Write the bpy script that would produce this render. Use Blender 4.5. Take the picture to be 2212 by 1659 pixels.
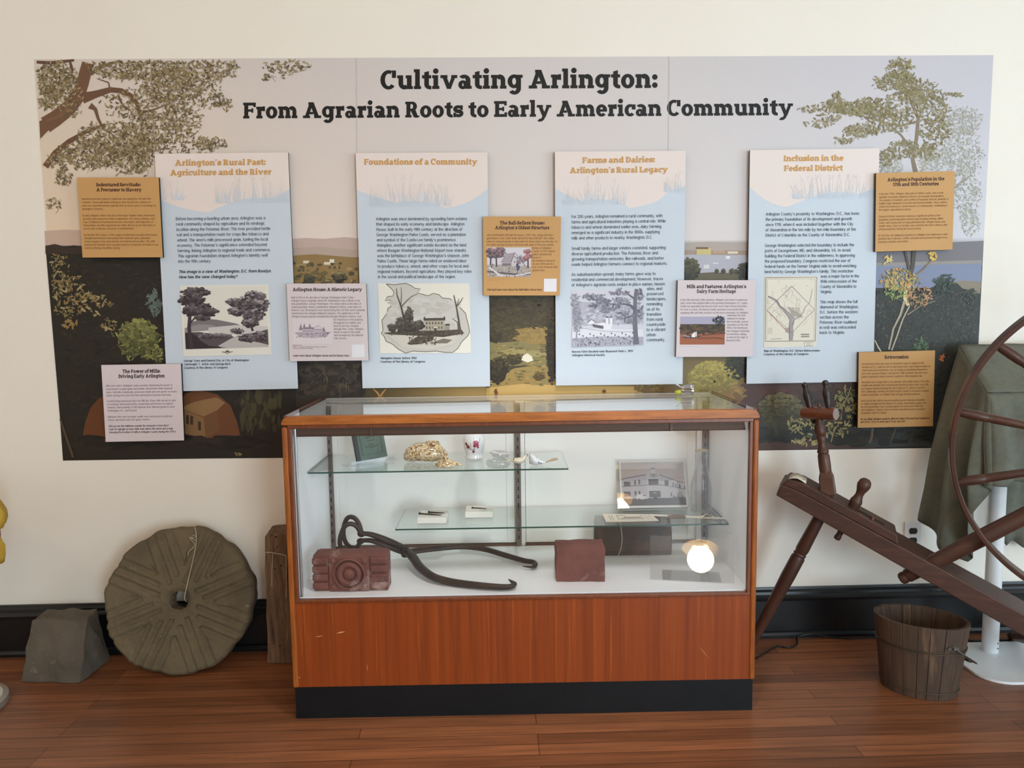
import bpy, math, random
from mathutils import Vector, Matrix

EXPOSURE = -.97
P_RIGHT = (110, 150); P_FRONT = (440, 20); P_LAMP = (58, 44, 24); P_SPOT = 230
PRINT_K = 1.0; ACR_LEAN = 24; PHOTO_LEAN = -22

S = bpy.context.scene
COL = S.collection
for o in list(bpy.data.objects): bpy.data.objects.remove(o)

# ---------------------------------------------------------------- camera
FPX = 1638.9                                   # focal length in pixels of the 2212 x 1659 frame
CAM = Vector((-.1205, -3.0004, 1.3656)); YAW, PITCH, ROLL = -.02375, -.10094, -.01441
cy_, sy_ = math.cos(YAW), math.sin(YAW)
FW = Vector((-sy_*math.cos(PITCH), cy_*math.cos(PITCH), math.sin(PITCH)))
r0 = Vector((cy_, sy_, 0)); u0 = r0.cross(FW)
RT = r0*math.cos(ROLL)+u0*math.sin(ROLL); UP = u0*math.cos(ROLL)-r0*math.sin(ROLL)
cd = bpy.data.cameras.new('camera'); cd.sensor_width = 36; cd.lens = 36*FPX/2212; cd.clip_start = .05
co = bpy.data.objects.new('camera', cd); COL.objects.link(co); S.camera = co
m = Matrix((RT, UP, -FW)).transposed().to_4x4(); m.translation = CAM; co.matrix_world = m

# ---------------------------------------------------------------- sky, daylight, exposure
S.cycles.diffuse_bounces = 6; S.cycles.max_bounces = 14; S.cycles.transparent_max_bounces = 20
S.view_settings.view_transform = 'Standard'; S.view_settings.look = 'None'
S.view_settings.exposure = EXPOSURE; S.view_settings.gamma = 1; S.view_settings.use_curve_mapping = False
wd = bpy.data.worlds.new('sky'); S.world = wd; wd.use_nodes = True
bgn = wd.node_tree.nodes['Background']; bgn.inputs[0].default_value = (.72, .86, 1, 1); bgn.inputs[1].default_value = 1.6
ROOM = dict(x0=-3.6, x1=4.6, y0=-6.4, z1=3.25)
WINDOWS_RIGHT = [(-2.1, 1.3), (-3.9, 1.5)]    # centre y, width on the right-hand wall
WINDOWS_FRONT = [(2.3, 1.9), (-1.6, 1.3)]    # centre x, width on the wall behind the camera
WZ0, WZ1 = .15, 2.25
def area(name, loc, rot, sx, sy, power, color):
    l = bpy.data.lights.new(name, 'AREA'); l.shape = 'RECTANGLE'; l.size = sx; l.size_y = sy; l.energy = power; l.color = color
    o = bpy.data.objects.new(name, l); o.location = loc; o.rotation_euler = rot; COL.objects.link(o); return o
for i, (wy, ww) in enumerate(WINDOWS_RIGHT):   # daylight entering through each window
    area('daylight', (ROOM['x1']+.13, wy, (WZ0+WZ1)/2), (0, math.pi/2, 0), WZ1-WZ0, ww, P_RIGHT[i], (.62, .81, 1))
for i, (wx, ww) in enumerate(WINDOWS_FRONT):
    area('daylight', (wx, ROOM['y0']-.13, (WZ0+WZ1)/2), (math.pi/2, 0, 0), ww, WZ1-WZ0, P_FRONT[i], (.68, .83, 1))

# ---------------------------------------------------------------- helpers
def lin1(c): c /= 255; return c/12.92 if c <= .04045 else ((c+.055)/1.055)**2.4
def lin(c, k=1): return tuple(min(lin1(x)*k, .92) for x in c[:3])+(1.,)
def ray(px, py): return FW+RT*((px-1106)/FPX)-UP*((py-829.5)/FPX)
def W(px, py, y=0.):                            # where the sight line of a photo point meets the plane at depth y
    d = ray(px, py); return CAM+d*((y-CAM.y)/d.y)
def WZ(px, py, z=0.):
    d = ray(px, py); return CAM+d*((z-CAM.z)/d.z)
CASE_ROT = -.01552; CASE_LOC = Vector((-.0357, -.5743, 0))
CM = Matrix.Translation(CASE_LOC) @ Matrix.Rotation(CASE_ROT, 4, 'Z'); CMI = CM.inverted()
def CL(px, py, ax, v):                          # the same, in the display case's own coordinates
    d = CMI.to_3x3() @ ray(px, py); c = CMI @ CAM; i = 'xyz'.index(ax); return c+d*((v-c[i])/d[i])
def CY(px, py, y): return CL(px, py, 'y', y)
def CZ(px, py, z): return CL(px, py, 'z', z)

MATS = {}
def mat(name, col, rough=.5, metal=0., col2=None, scale=6, stretch=(1, 1, 1), detail=6, lo=.35, hi=.65, bump=0., bscale=None, spec=.5, coat=0., attr=False, col3=None, scale3=40, lo3=.6, hi3=.7):
    if name in MATS: return MATS[name]
    mt = bpy.data.materials.new(name); mt.use_nodes = True; nt = mt.node_tree; N = nt.nodes; L = nt.links
    b = N['Principled BSDF']; b.inputs['Roughness'].default_value = rough; b.inputs['Metallic'].default_value = metal
    b.inputs['Specular IOR Level'].default_value = spec; b.inputs['Coat Weight'].default_value = coat
    b.inputs['Base Color'].default_value = lin(col); MATS[name] = mt
    mt.diffuse_color = lin(col)
    if attr:
        a = N.new('ShaderNodeAttribute'); a.attribute_name = 'Ink'; L.new(a.outputs['Color'], b.inputs['Base Color']); return mt
    tc = N.new('ShaderNodeTexCoord'); mp = N.new('ShaderNodeMapping'); mp.inputs['Scale'].default_value = stretch
    L.new(tc.outputs['Object'], mp.inputs['Vector'])
    def noise(sc, dt):
        n = N.new('ShaderNodeTexNoise'); n.inputs['Scale'].default_value = sc; n.inputs['Detail'].default_value = dt
        n.inputs['Roughness'].default_value = .6; L.new(mp.outputs[0], n.inputs['Vector']); return n
    if col2:
        n = noise(scale, detail); r = N.new('ShaderNodeValToRGB')
        r.color_ramp.elements[0].position = lo; r.color_ramp.elements[1].position = hi
        r.color_ramp.elements[0].color = lin(col); r.color_ramp.elements[1].color = lin(col2)
        L.new(n.outputs['Fac'], r.inputs[0]); out = r.outputs[0]
        if col3:
            n3 = noise(scale3, 4); r3 = N.new('ShaderNodeValToRGB'); r3.color_ramp.elements[0].position = lo3; r3.color_ramp.elements[1].position = hi3
            mx = N.new('ShaderNodeMix'); mx.data_type = 'RGBA'; L.new(n3.outputs['Fac'], r3.inputs[0]); L.new(r3.outputs[0], mx.inputs['Factor'])
            L.new(out, mx.inputs['A']); mx.inputs['B'].default_value = lin(col3); out = mx.outputs['Result']
        L.new(out, b.inputs['Base Color'])
    if bump:
        n = noise(bscale or scale*3, 6); bp = N.new('ShaderNodeBump'); bp.inputs['Strength'].default_value = bump; bp.inputs['Distance'].default_value = .01
        L.new(n.outputs['Fac'], bp.inputs['Height']); L.new(bp.outputs[0], b.inputs['Normal'])
    return mt
def pane_mat(name, tint=(250, 253, 251), strength=1., rough=0.):   # thin clear sheet: see-through plus a mirror that grows at grazing angles
    if name in MATS: return MATS[name]
    mt = bpy.data.materials.new(name); mt.use_nodes = True; nt = mt.node_tree; N = nt.nodes; L = nt.links
    for n in list(N): N.remove(n)
    out = N.new('ShaderNodeOutputMaterial'); tr = N.new('ShaderNodeBsdfTransparent'); gl = N.new('ShaderNodeBsdfGlossy'); mx = N.new('ShaderNodeMixShader')
    tr.inputs[0].default_value = lin(tint)[:3]+(1,) if max(tint) < 250 else tuple(lin1(x) for x in tint)+(1,)
    gl.inputs['Roughness'].default_value = rough; gl.inputs['Color'].default_value = (1, 1, 1, 1)
    lw = N.new('ShaderNodeLayerWeight'); lw.inputs['Blend'].default_value = .5
    p = N.new('ShaderNodeMath'); p.operation = 'POWER'; p.inputs[1].default_value = 5; L.new(lw.outputs['Facing'], p.inputs[0])
    a = N.new('ShaderNodeMath'); a.operation = 'MULTIPLY_ADD'; a.inputs[1].default_value = .96*strength; a.inputs[2].default_value = .04*strength
    L.new(p.outputs[0], a.inputs[0]); L.new(a.outputs[0], mx.inputs[0]); L.new(tr.outputs[0], mx.inputs[1]); L.new(gl.outputs[0], mx.inputs[2]); L.new(mx.outputs[0], out.inputs[0])
    MATS[name] = mt; return mt
def glow(name, col, strength):
    mt = bpy.data.materials.new(name); mt.use_nodes = True; b = mt.node_tree.nodes['Principled BSDF']
    b.inputs['Emission Color'].default_value = lin(col); b.inputs['Emission Strength'].default_value = strength; b.inputs['Base Color'].default_value = lin(col); return mt

class MB:
    def __init__(s): s.v = []; s.f = []; s.m = []; s.c = []
    def poly(s, pts, mi=0, ink=None):
        b = len(s.v); s.v.extend([tuple(p) for p in pts]); s.f.append(tuple(range(b, b+len(pts)))); s.m.append(mi); s.c.append(ink)
    def box(s, x0, y0, z0, x1, y1, z1, mi=0, mx=None):
        P = [Vector(p) for p in ((x0, y0, z0), (x1, y0, z0), (x1, y1, z0), (x0, y1, z0), (x0, y0, z1), (x1, y0, z1), (x1, y1, z1), (x0, y1, z1))]
        if mx: P = [mx @ p for p in P]
        b = len(s.v); s.v.extend([tuple(p) for p in P])
        for q in ((3, 2, 1, 0), (4, 5, 6, 7), (0, 1, 5, 4), (1, 2, 6, 5), (2, 3, 7, 6), (3, 0, 4, 7)): s.f.append(tuple(b+i for i in q)); s.m.append(mi); s.c.append(None)
    def grid(s, rows, mi=0, closed=False):
        b = len(s.v); n = len(rows[0])
        for r in rows: s.v.extend([tuple(p) for p in r])
        for i in range(len(rows)-1):
            for j in range(n if closed else n-1):
                k = (j+1) % n; s.f.append((b+i*n+j, b+i*n+k, b+(i+1)*n+k, b+(i+1)*n+j)); s.m.append(mi); s.c.append(None)
    def tube(s, pts, r, n=10, mi=0, closed=False, flat=1.):
        pts = [Vector(p) for p in pts]; m = len(pts); rows = []; up = None
        for i, p in enumerate(pts):
            a = pts[(i-1) % m] if closed else pts[max(i-1, 0)]; b = pts[(i+1) % m] if closed else pts[min(i+1, m-1)]
            t = (b-a).normalized()
            if up is None:
                up = Vector((0, 0, 1)) if abs(t.z) < .9 else Vector((0, 1, 0))
            x = t.cross(up).normalized(); up = x.cross(t).normalized()
            rr = r[i] if isinstance(r, (list, tuple)) else r
            rows.append([p+x*(rr*math.cos(2*math.pi*k/n))+up*(rr*flat*math.sin(2*math.pi*k/n)) for k in range(n)])
        if closed: rows.append(rows[0])
        s.grid(rows, mi, True)
        if not closed: s.poly(rows[0][::-1], mi); s.poly(rows[-1], mi)
    def lathe(s, prof, p0=(0, 0, 0), p1=(0, 0, 1), n=24, mi=0, squash=1.):   # prof: (t along the axis p0-p1 in metres, radius)
        p0 = Vector(p0); ax = (Vector(p1)-p0).normalized(); x = ax.cross(Vector((0, 1, 0)) if abs(ax.y) < .9 else Vector((1, 0, 0))).normalized(); y = ax.cross(x)
        rows = [[p0+ax*t+x*(r*math.cos(2*math.pi*k/n))+y*(r*squash*math.sin(2*math.pi*k/n)) for k in range(n)] for t, r in prof]
        s.grid(rows, mi, True)
        if prof[0][1] > 1e-4: s.poly(rows[0][::-1], mi)
        if prof[-1][1] > 1e-4: s.poly(rows[-1], mi)
    def prism(s, pts, vec, mi=0):
        vec = Vector(vec); a = [Vector(p) for p in pts]; b = [p+vec for p in a]
        s.poly(a, mi); s.poly(b[::-1], mi)
        for i in range(len(a)): j = (i+1) % len(a); s.poly([a[j], a[i], b[i], b[j]], mi)
    def ball(s, c, r, n=12, mi=0, sq=(1, 1, 1)):
        c = Vector(c); rows = []
        for i in range(n//2+1):
            th = math.pi*i/(n//2); rr = max(math.sin(th), 1e-3)
            rows.append([c+Vector((r*sq[0]*rr*math.cos(2*math.pi*k/n), r*sq[1]*rr*math.sin(2*math.pi*k/n), -r*sq[2]*math.cos(th))) for k in range(n)])
        s.grid(rows, mi, True)
    def obj(s, name, mats, parent=None, smooth=0, bevel=0., seg=2, mx=None, weld=False, solid=0., sub=0):
        me = bpy.data.meshes.new(name); me.from_pydata(s.v, [], s.f)
        for mm in (mats if isinstance(mats, (list, tuple)) else [mats]): me.materials.append(mm)
        me.polygons.foreach_set('material_index', s.m)
        if any(c is not None for c in s.c):
            at = me.attributes.new('Ink', 'FLOAT_COLOR', 'CORNER'); buf = []
            for f, c in zip(s.f, s.c):
                if c is None: buf += [1., 1., 1., 1.]*len(f)
                elif isinstance(c[0], (tuple, list)):
                    for q in c: buf += q
                else: buf += list(c)*len(f)
            at.data.foreach_set('color', buf)
        if weld or smooth or bevel or sub:
            import bmesh
            bm = bmesh.new(); bm.from_mesh(me); bmesh.ops.remove_doubles(bm, verts=bm.verts, dist=1e-5); bmesh.ops.recalc_face_normals(bm, faces=bm.faces); bm.to_mesh(me); bm.free()
        if smooth:
            me.polygons.foreach_set('use_smooth', [True]*len(me.polygons)); me.set_sharp_from_angle(angle=math.radians(smooth))
        me.update()
        o = bpy.data.objects.new(name, me); COL.objects.link(o)
        if mx is not None: o.matrix_world = mx
        if parent: o.parent = parent
        if bevel:
            bv = o.modifiers.new('edge', 'BEVEL'); bv.width = bevel; bv.segments = seg; bv.limit_method = 'ANGLE'; bv.angle_limit = math.radians(35)
        if solid: sd = o.modifiers.new('thickness', 'SOLIDIFY'); sd.thickness = solid; sd.offset = -1
        if sub: sb = o.modifiers.new('smooth', 'SUBSURF'); sb.levels = sub; sb.render_levels = sub
        return o
def tag(o, label, cat, group=None):
    o['label'] = label; o['category'] = cat
    if group: o['group'] = group
    return o
def thing(name, label, cat, loc=(0, 0, 0), rz=0., group=None, mx=None):
    o = bpy.data.objects.new(name, None); COL.objects.link(o); o.empty_display_size = .05
    if mx is not None: o.matrix_world = mx
    else: o.location = loc; o.rotation_euler = (0, 0, rz)
    return tag(o, label, cat, group)
def in_case(x, y, z, rz=0.): return CM @ Matrix.Translation((x, y, z)) @ Matrix.Rotation(rz, 4, 'Z')
def structure(o): o['kind'] = 'structure'; return o

# ---------------------------------------------------------------- lettering
# every glyph is drawn from bars, rings and discs; serif=True gives the heavy slab face of the
# headings, serif=False the plain sans of the running text.  Units: cap height = 1.
def glyph(ch, serif=True, wt=None):
    q = []
    if serif: w, h, X, A, o, t = (wt or .25), .185, .74, 1.06, .07, .165
    else:     w, h, X, A, o, t = (wt or .125), (wt or .125)*.9, .74, 1.04, 0, 0
    n4 = 7 if serif else 4
    def R(x0, y0, x1, y1): q.append([(x0, y0), (x1, y0), (x1, y1), (x0, y1)])
    def E(x0, y0, x1, y1, a0=0, a1=360, ti=None, tj=None):
        ti = w if ti is None else ti; tj = h if tj is None else tj
        cx, cy, rx, ry = (x0+x1)/2, (y0+y1)/2, (x1-x0)/2, (y1-y0)/2
        n = max(2, int(round(abs(a1-a0)/90*n4))); pv = None
        for i in range(n+1):
            a = math.radians(a0+(a1-a0)*i/n); c, s = math.cos(a), math.sin(a)
            cur = ((cx+rx*c, cy+ry*s), (cx+(rx-ti)*c, cy+(ry-tj)*s))
            if pv: q.append([pv[0], cur[0], cur[1], pv[1]])
            pv = cur
    def D(cx, cy, r):
        q.append([(cx+r*math.cos(k*math.pi/n4), cy+r*math.sin(k*math.pi/n4)) for k in range(2*n4)])
    def B(x0, y0, x1, y1, ww=None):
        ww = ww or w; q.append([(x0, y0), (x0+ww, y0), (x1+ww, y1), (x1, y1)])
    def ST(pts, ww):
        m = len(pts); L = []
        for i, (x, y) in enumerate(pts):
            a, b = pts[max(i-1, 0)], pts[min(i+1, m-1)]
            dx, dy = b[0]-a[0], b[1]-a[1]; l = math.hypot(dx, dy) or 1
            k = ww[i]/2 if isinstance(ww, (list, tuple)) else ww/2
            L.append(((x-dy/l*k, y+dx/l*k), (x+dy/l*k, y-dx/l*k)))
        for a, b in zip(L, L[1:]): q.append([a[0], b[0], b[1], a[1]])
    def SF(x, y, l, r, up):          # a slab on a stem standing at x; l, r overhang switches
        if serif: R(x-o*l, y if up else y-t, x+w+o*r, y+t if up else y)
    def stem(x, y0, y1, bl=1, br=1, tl=1, tr=0):
        R(x, y0, x+w, y1)
        if bl or br: SF(x, y0, bl, br, True)
        if tl or tr: SF(x, y1, tl, tr, False)
    def S(W, H):
        rx, ry = W/2-w*.42, (H-h)/4; top, bot = H-h/2, h/2; cx = W/2; P = []
        for k in range(0, n4*3+1):
            a = math.radians(25+(270-25)*k/(n4*3)); P.append((cx+rx*math.cos(a), top-ry+ry*math.sin(a)))
        P2 = []
        for k in range(0, n4*3+1):
            a = math.radians(90-(270-25)*k/(n4*3)); P2.append((cx+rx*math.cos(a), bot+ry+ry*math.sin(a)))
        P = P[:-1]+P2; m = len(P)-1
        ST(P, [h+(w*1.0-h)*math.sin(math.pi*i/m)**2 for i in range(m+1)])
        if serif: R(W-w*.62-.03, H-.36*H-.02, W-.03, H); R(.0, 0, w*.62, .36*H+.02)
    r = .15 if serif else .088
    c = ch; W = .6
    if c == ' ': W = .24 if serif else .30
    elif c in 'il':
        stem(o, 0, X if c == 'i' else A, 1, 1, 1, 0); W = w+2*o
        if c == 'i': D(o+w/2, .955, r)
    elif c == 'j':
        R(o, 0, o+w, X); E(o-w*1.1, -.26, o+w, .2, 270, 360); D(o+w/2, .955, r); W = w+o
    elif c in 'nhmur':
        gap = .20 if serif else .31
        if c == 'm': gap = .16 if serif else .29
        x2 = o+w+gap
        if c == 'u':
            stem(o, .25, X, 0, 0, 1, 0); stem(x2, 0, X, 0, 1, 1, 0)
            E(o, -.02, x2+w*.75, .62, 180, 320, w, h*1.25); W = x2+w+o
        elif c == 'r':
            stem(o, 0, X, 1, 1, 1, 0)
            aw = .30 if serif else .27
            E(o+w*.4, .12, o+w+aw+.16, X+.02, 78, 168, w, h*1.5 if serif else h)
            if serif: R(o+w+aw*.45, X-.29, o+w+aw*.75, X+.02)
            W = o+w+aw*.75+(.0 if serif else .0)
        else:
            stem(o, 0, A if c == 'h' else X, 1, .8, 1, 0); xs = [x2] if c != 'm' else [x2, x2+w+gap]; x0 = o
            for x in xs:
                stem(x, 0, .45, .6, .9, 0, 0); E(x0+w*.45, .12, x+w, X+.02, 0, 145, w, h*1.35); x0 = x
            W = x0+w+o
    elif c in 'oceadbpqg':
        b = .72 if serif else .64
        if c == 'o': E(0, -.02, b, X+.02); W = b
        elif c == 'e':
            E(0, -.02, b*.97, X+.02, 0, 318); R(w*.6, X*.5-h*.42, b*.97-w*.05, X*.5+h*.42); W = b*.97
        elif c == 'c':
            E(0, -.02, b*.97, X+.02, 48 if not serif else 62, 318); W = b*.9
            if serif: R(b*.62, X*.56, b*.62+w*.95, X)
        elif c == 'a' and serif:
            E(0, -.02, .50, .46, 0, 360, w*.85, h*.85); stem(.40, 0, .5, 0, 1, 0, 0)
            E(-.02, .18, .65, X+.02, 0, 142, w, h*1.05); W = .72
        elif c in 'ad':
            x = b-w+(.04 if serif else 0)
            E(0, -.02, b*.98, X+.02); stem(x, 0, A if c == 'd' else X, 0, 1, 1 if c == 'd' else 0, 0); W = x+w+o
        elif c == 'b':
            stem(o, 0, A, 0, 0, 1, 0); E(o, -.02, o+b*.98, X+.02); W = o+b*.98
        elif c in 'pq':
            x = o if c == 'p' else b-w
            E(o if c == 'p' else 0, -.02, (o if c == 'p' else 0)+b*.98, X+.02); stem(x, -.3, X, 1, 1, 1 if c == 'p' else 0, 0); W = o+b*.98
        else:
            x = b-w; E(0, .02 if serif else -.02, b*.98, X+.02); R(x, .0, b, X)
            if serif: R(x, X-t, b+.09, X)
            E(.02, -.32, b, .36, 215 if serif else 205, 360, w, h*1.05); W = b+(.08 if serif else 0)
    elif c == 's': S(.62 if serif else .54, X+.01); W = .60 if serif else .54
    elif c == 't':
        R(o+.05, .2, o+.05+w, X+.1); q.append([(o+.05, X+.05), (o+.05+w, X+.05), (o+.05+w, X+.22), (o+.05, X+.15 if serif else X+.22)])
        R(0, X-h*.95, o+w+(.17 if serif else .19), X)
        E(o+.05, -.02, o+.05+w*2+.12, .5, 180, 285, w, h*1.1)
        if serif: R(o+.05+w+.02, 0, o+.05+w+.13, t)
        W = o+w+.17
    elif c == 'f':
        stem(o+.03, 0, .8, 1, 1, 0, 0); R(0, X-h*.95, o+w+.2, X)
        E(o+.03, .5, o+.03+w*2+(.16 if serif else .2), A+.02, 60 if serif else 75, 180, w, h*1.1)
        if serif: R(o+w+.10, A-.25, o+w+.26, A-.02)
        W = o+w+.2
    elif c == 'k':
        stem(o, 0, A, 1, .6, 1, 0); x = o+w*.9
        B(x-.02, .27, x+.27, X-.02, w*.95); B(x+.10, .40, x+.32, 0, w) if False else q.append([(x+.30, 0), (x+.30+w*1.05, 0), (x+.10+w*.95, .48), (x+.06, .36)])
        if serif: R(x+.20, 0, x+.34+w, t); R(x+.14, X-t, x+.30+w, X)
        W = x+.32+w
    elif c in 'vwyVW':
        H = 1 if c in 'VW' else X; d = (.29 if serif else .25)*H/.74*(.88 if c in 'VW' else 1)
        if c in 'wW': d *= .78 if serif else .88
        x = o*.9; n = 2 if c in 'wW' else 1
        for k in range(n):
            B(x+d, 0, x, H, w*.95); B(x+d, 0, x+2*d, H, w*.82)
            if serif: R(x-.06, H-t, x+w+.07, H); R(x+2*d-.06, H-t, x+2*d+w*.82+.06, H)
            x += 2*d
        W = x+w*.82+o*.9
        if c == 'y':
            B(o*.9+d*.62, -.20, o*.9+d*1.3, .22, w*.82)
            E(o*.9-.14, -.31, o*.9+d*.62+w*.86, .10, 235, 350, w*.85, h*.95)
    elif c in 'xX':
        H = 1 if c == 'X' else X; d = .36*H/.74
        B(d, 0, 0, H, w*1.1); B(0, 0, d, H, w*1.1); W = d+w*1.1
    elif c in 'zZ':
        H = 1 if c == 'Z' else X; W = .52*H/.74
        R(0, 0, W, h); R(0, H-h, W, H); B(0, h*.5, W-w*1.1, H-h*.5, w*1.1)
    elif c in 'A':
        d = .37 if serif else .34; x = o*1.2
        B(x, 0, x+d-.03, 1, w*.92); B(x+2*d-.06, 0, x+d-.06, 1, w*1.08); R(x+d*.4, .24, x+d*1.5, .24+h*.8)
        if serif: R(x-.09, 0, x+w+.11, t); R(x+2*d-.13, 0, x+2*d+w+.06, t); R(x+d-.12, 1-t, x+d+.14, 1)
        W = x+2*d+w+(.06 if serif else -.03)
    elif c in 'BPRDEFHILMNKTUG1J':
        x = o
        if c in 'BPRDEFHILKN': stem(x, 0, 1, 1, 1 if c in 'IFPHKRN' else 0, 1, 1 if c in 'IHK' else 0)
        if c == 'I': W = w+2*o
        elif c == 'D': E(x-.28, 0, x+.78, 1, -90, 90, w, h); R(x, 0, x+.3, h); R(x, 1-h, x+.3, 1); W = x+.78
        elif c in 'PRB':
            y0 = .40 if c != 'B' else .46; xr = x+(.66 if serif else .55)
            E(x+.08, y0, xr, 1, -90, 90, w, h*.9); R(x, 1-h*.9, x+.38, 1); R(x, y0, x+.38, y0+h*.9); W = xr
            if c == 'B': E(x+.08, 0, xr+.05, .46+h*.9, -90, 90, w, h*.9); R(x, 0, x+.4, h*.9); W = xr+.05
            if c == 'R':
                q.append([(x+w+.22, 0), (x+w+.22+w*1.1, 0), (x+w+.08+w, .46), (x+w+.0, .46)]); W = xr+.06
                if serif: E(x+w+.16, -.02, x+w*2+.34, .3, 200, 350, w*.5, .13)
                if serif: W = xr+.14
        elif c in 'EF':
            L = .72 if serif else .52
            R(x, 1-h, x+L, 1); R(x, .5-h*.4, x+L*.78, .5+h*.4)
            if serif: R(x+L-.16, .72, x+L, 1); R(x+L*.78-.12, .36, x+L*.78, .64)
            if c == 'E':
                R(x, 0, x+L+.02, h)
                if serif: R(x+L-.14, 0, x+L+.02, .29)
            W = x+L+(.02 if c == 'E' else -.02)
        elif c == 'H':
            x2 = x+w+(.27 if serif else .38); stem(x2, 0, 1, 1, 1, 1, 1); R(x, .5-h*.45, x2+w, .5+h*.45); W = x2+w+o
        elif c == 'L':
            L = .68 if serif else .5; R(x, 0, x+L, h); W = x+L
            if serif: R(x+L-.16, 0, x+L, .33); R(x-o, 1-t, x+w+o, 1)
        elif c in 'M':
            x2 = x+(.72 if serif else .66); stem(x, 0, 1, 1, 1 if serif else 0, 1, 0); stem(x2, 0, 1, 1, 1, 0, 1)
            m = (x+x2)/2; B(m, .22, x+w*.15, 1, w*.85); B(m, .22, x2+w*.0, 1, w*.85); W = x2+w+o
        elif c == 'N':
            x2 = x+w+.36; R(x2, 0, x2+w, 1); B(x2-w*.05, 0, x, 1, w*1.05); W = x2+w
            if serif: R(x2-o, 1-t, x2+w+o, 1); W += o
        elif c == 'K':
            B(x+w*.8, .35, x+.46, 1, w*1.05); q.append([(x+.44, 0), (x+.44+w*1.15, 0), (x+w+.2, .62), (x+w+.02, .46)]); W = x+.46+w
        elif c == 'T':
            W = .84 if serif else .62; stem(W/2-w/2, 0, 1, 1, 1, 0, 0); R(0, 1-h, W, 1)
            if serif: R(0, .68, .15, 1); R(W-.15, .68, W, 1)
        elif c == 'U': R(0, .3, w, 1); R(.66-w, .3, .66, 1); E(0, -.02, .66, .66, 180, 360); W = .66
        elif c == 'J': R(.42-w, .25, .42, 1); E(0, -.02, .42, .5, 180, 360); W = .42
        elif c == 'G': E(0, -.02, .84, 1.02, 42, 350); R(.46, .36, .84, .36+h); R(.84-w, .1, .84, .45); W = .84
        elif c == '1':
            x = .14+o; stem(x, 0, 1, 1, 1, 0, 0); q.append([(0, .74), (.1, .66), (x+w*.6, .86), (x+w*.6, 1), (x+.02, 1)]); W = x+w+o+.03
    elif c in 'CO0Q':
        W = .88 if serif else .78
        if c == '0': W = .64; E(0, -.02, W, 1.02)
        elif c == 'O': E(0, -.02, W, 1.02)
        else:
            E(0, -.02, W, 1.02, 62 if serif else 44, 318); W = W*.97
            if serif: R(.62, .60, .62+.22, 1.0)
    elif c == 'S': S(.70 if serif else .62, 1.01); W = .70 if serif else .62
    elif c in '23456789':
        W = .62
        if c == '8': E(.04, .46, W-.04, 1.02, 0, 360, w*.9, h*.85); E(0, -.02, W, .58, 0, 360, w*.9, h*.85)
        elif c == '7': R(0, 1-h, W, 1); B(.12, 0, W-w*1.05, 1-h*.3, w*1.05)
        elif c == '6' or c == '9':
            if c == '6': E(0, -.02, W, .64); E(0, -.02, W+.1, 1.02, 75, 205)
            else: E(0, .36, W, 1.02); E(-.1, -.02, W, 1.02, -105, 25)
        elif c == '4': R(W*.62, 0, W*.62+w, 1); R(0, .22, W+.06, .22+h); B(0, .26, W*.62-.02, 1, w)
        elif c == '5': E(-.1, -.02, W, .66, -120, 120); R(.04, 1-h, W-.04, 1); R(.04, .5, .04+w*.9, 1)
        elif c == '2': E(0, .36, W, 1.02, -25, 165); B(0, 0, W-w*1.5, .5, w*1.2); R(0, 0, W, h)
        else: E(.02, .44, W-.02, 1.02, -70, 160); E(-.02, -.02, W, .58, -160, 80)
    elif c in '.:,;':
        D(r, r if serif else r*.95, r); W = 2*r
        if c in ':;': D(r, X-r*1.05, r)
        if c in ',;': q.append([(r*.3, -.16), (r*.9, -.16), (2*r, r), (r, r)])
    elif c in '’\'': q.append([(0, .66), (.07, .66), (.08+w*.9, 1.02), (.04, 1.02)]); W = .09+w*.9
    elif c in '-–': R(0, .32, .34 if serif else .3, .32+h); W = .34 if serif else .3
    elif c == '(': E(0, -.2, .6, 1.1, 125, 235, w, h); W = .24
    elif c == ')': E(-.36, -.2, .24, 1.1, -55, 55, w, h); W = .24
    elif c == '?': E(0, .42, .52, 1.02, -60, 170); R(.26-w/2, .26, .26+w/2, .5); D(.26, r, r); W = .52
    return W, q
_G = {}
def line_polys(s, serif, wt=None, ital=0.0, track=None):
    x = 0.0; out = []; tr = (.05 if serif else .105) if track is None else track
    for ch in s:
        k = (ch, serif, wt)
        if k not in _G: _G[k] = glyph(ch, serif, wt)
        W, q = _G[k]
        for p in q: out.append([(x+a+ital*b, b) for a, b in p])
        x += W+tr
    return max(x-tr, .01), out

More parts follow.
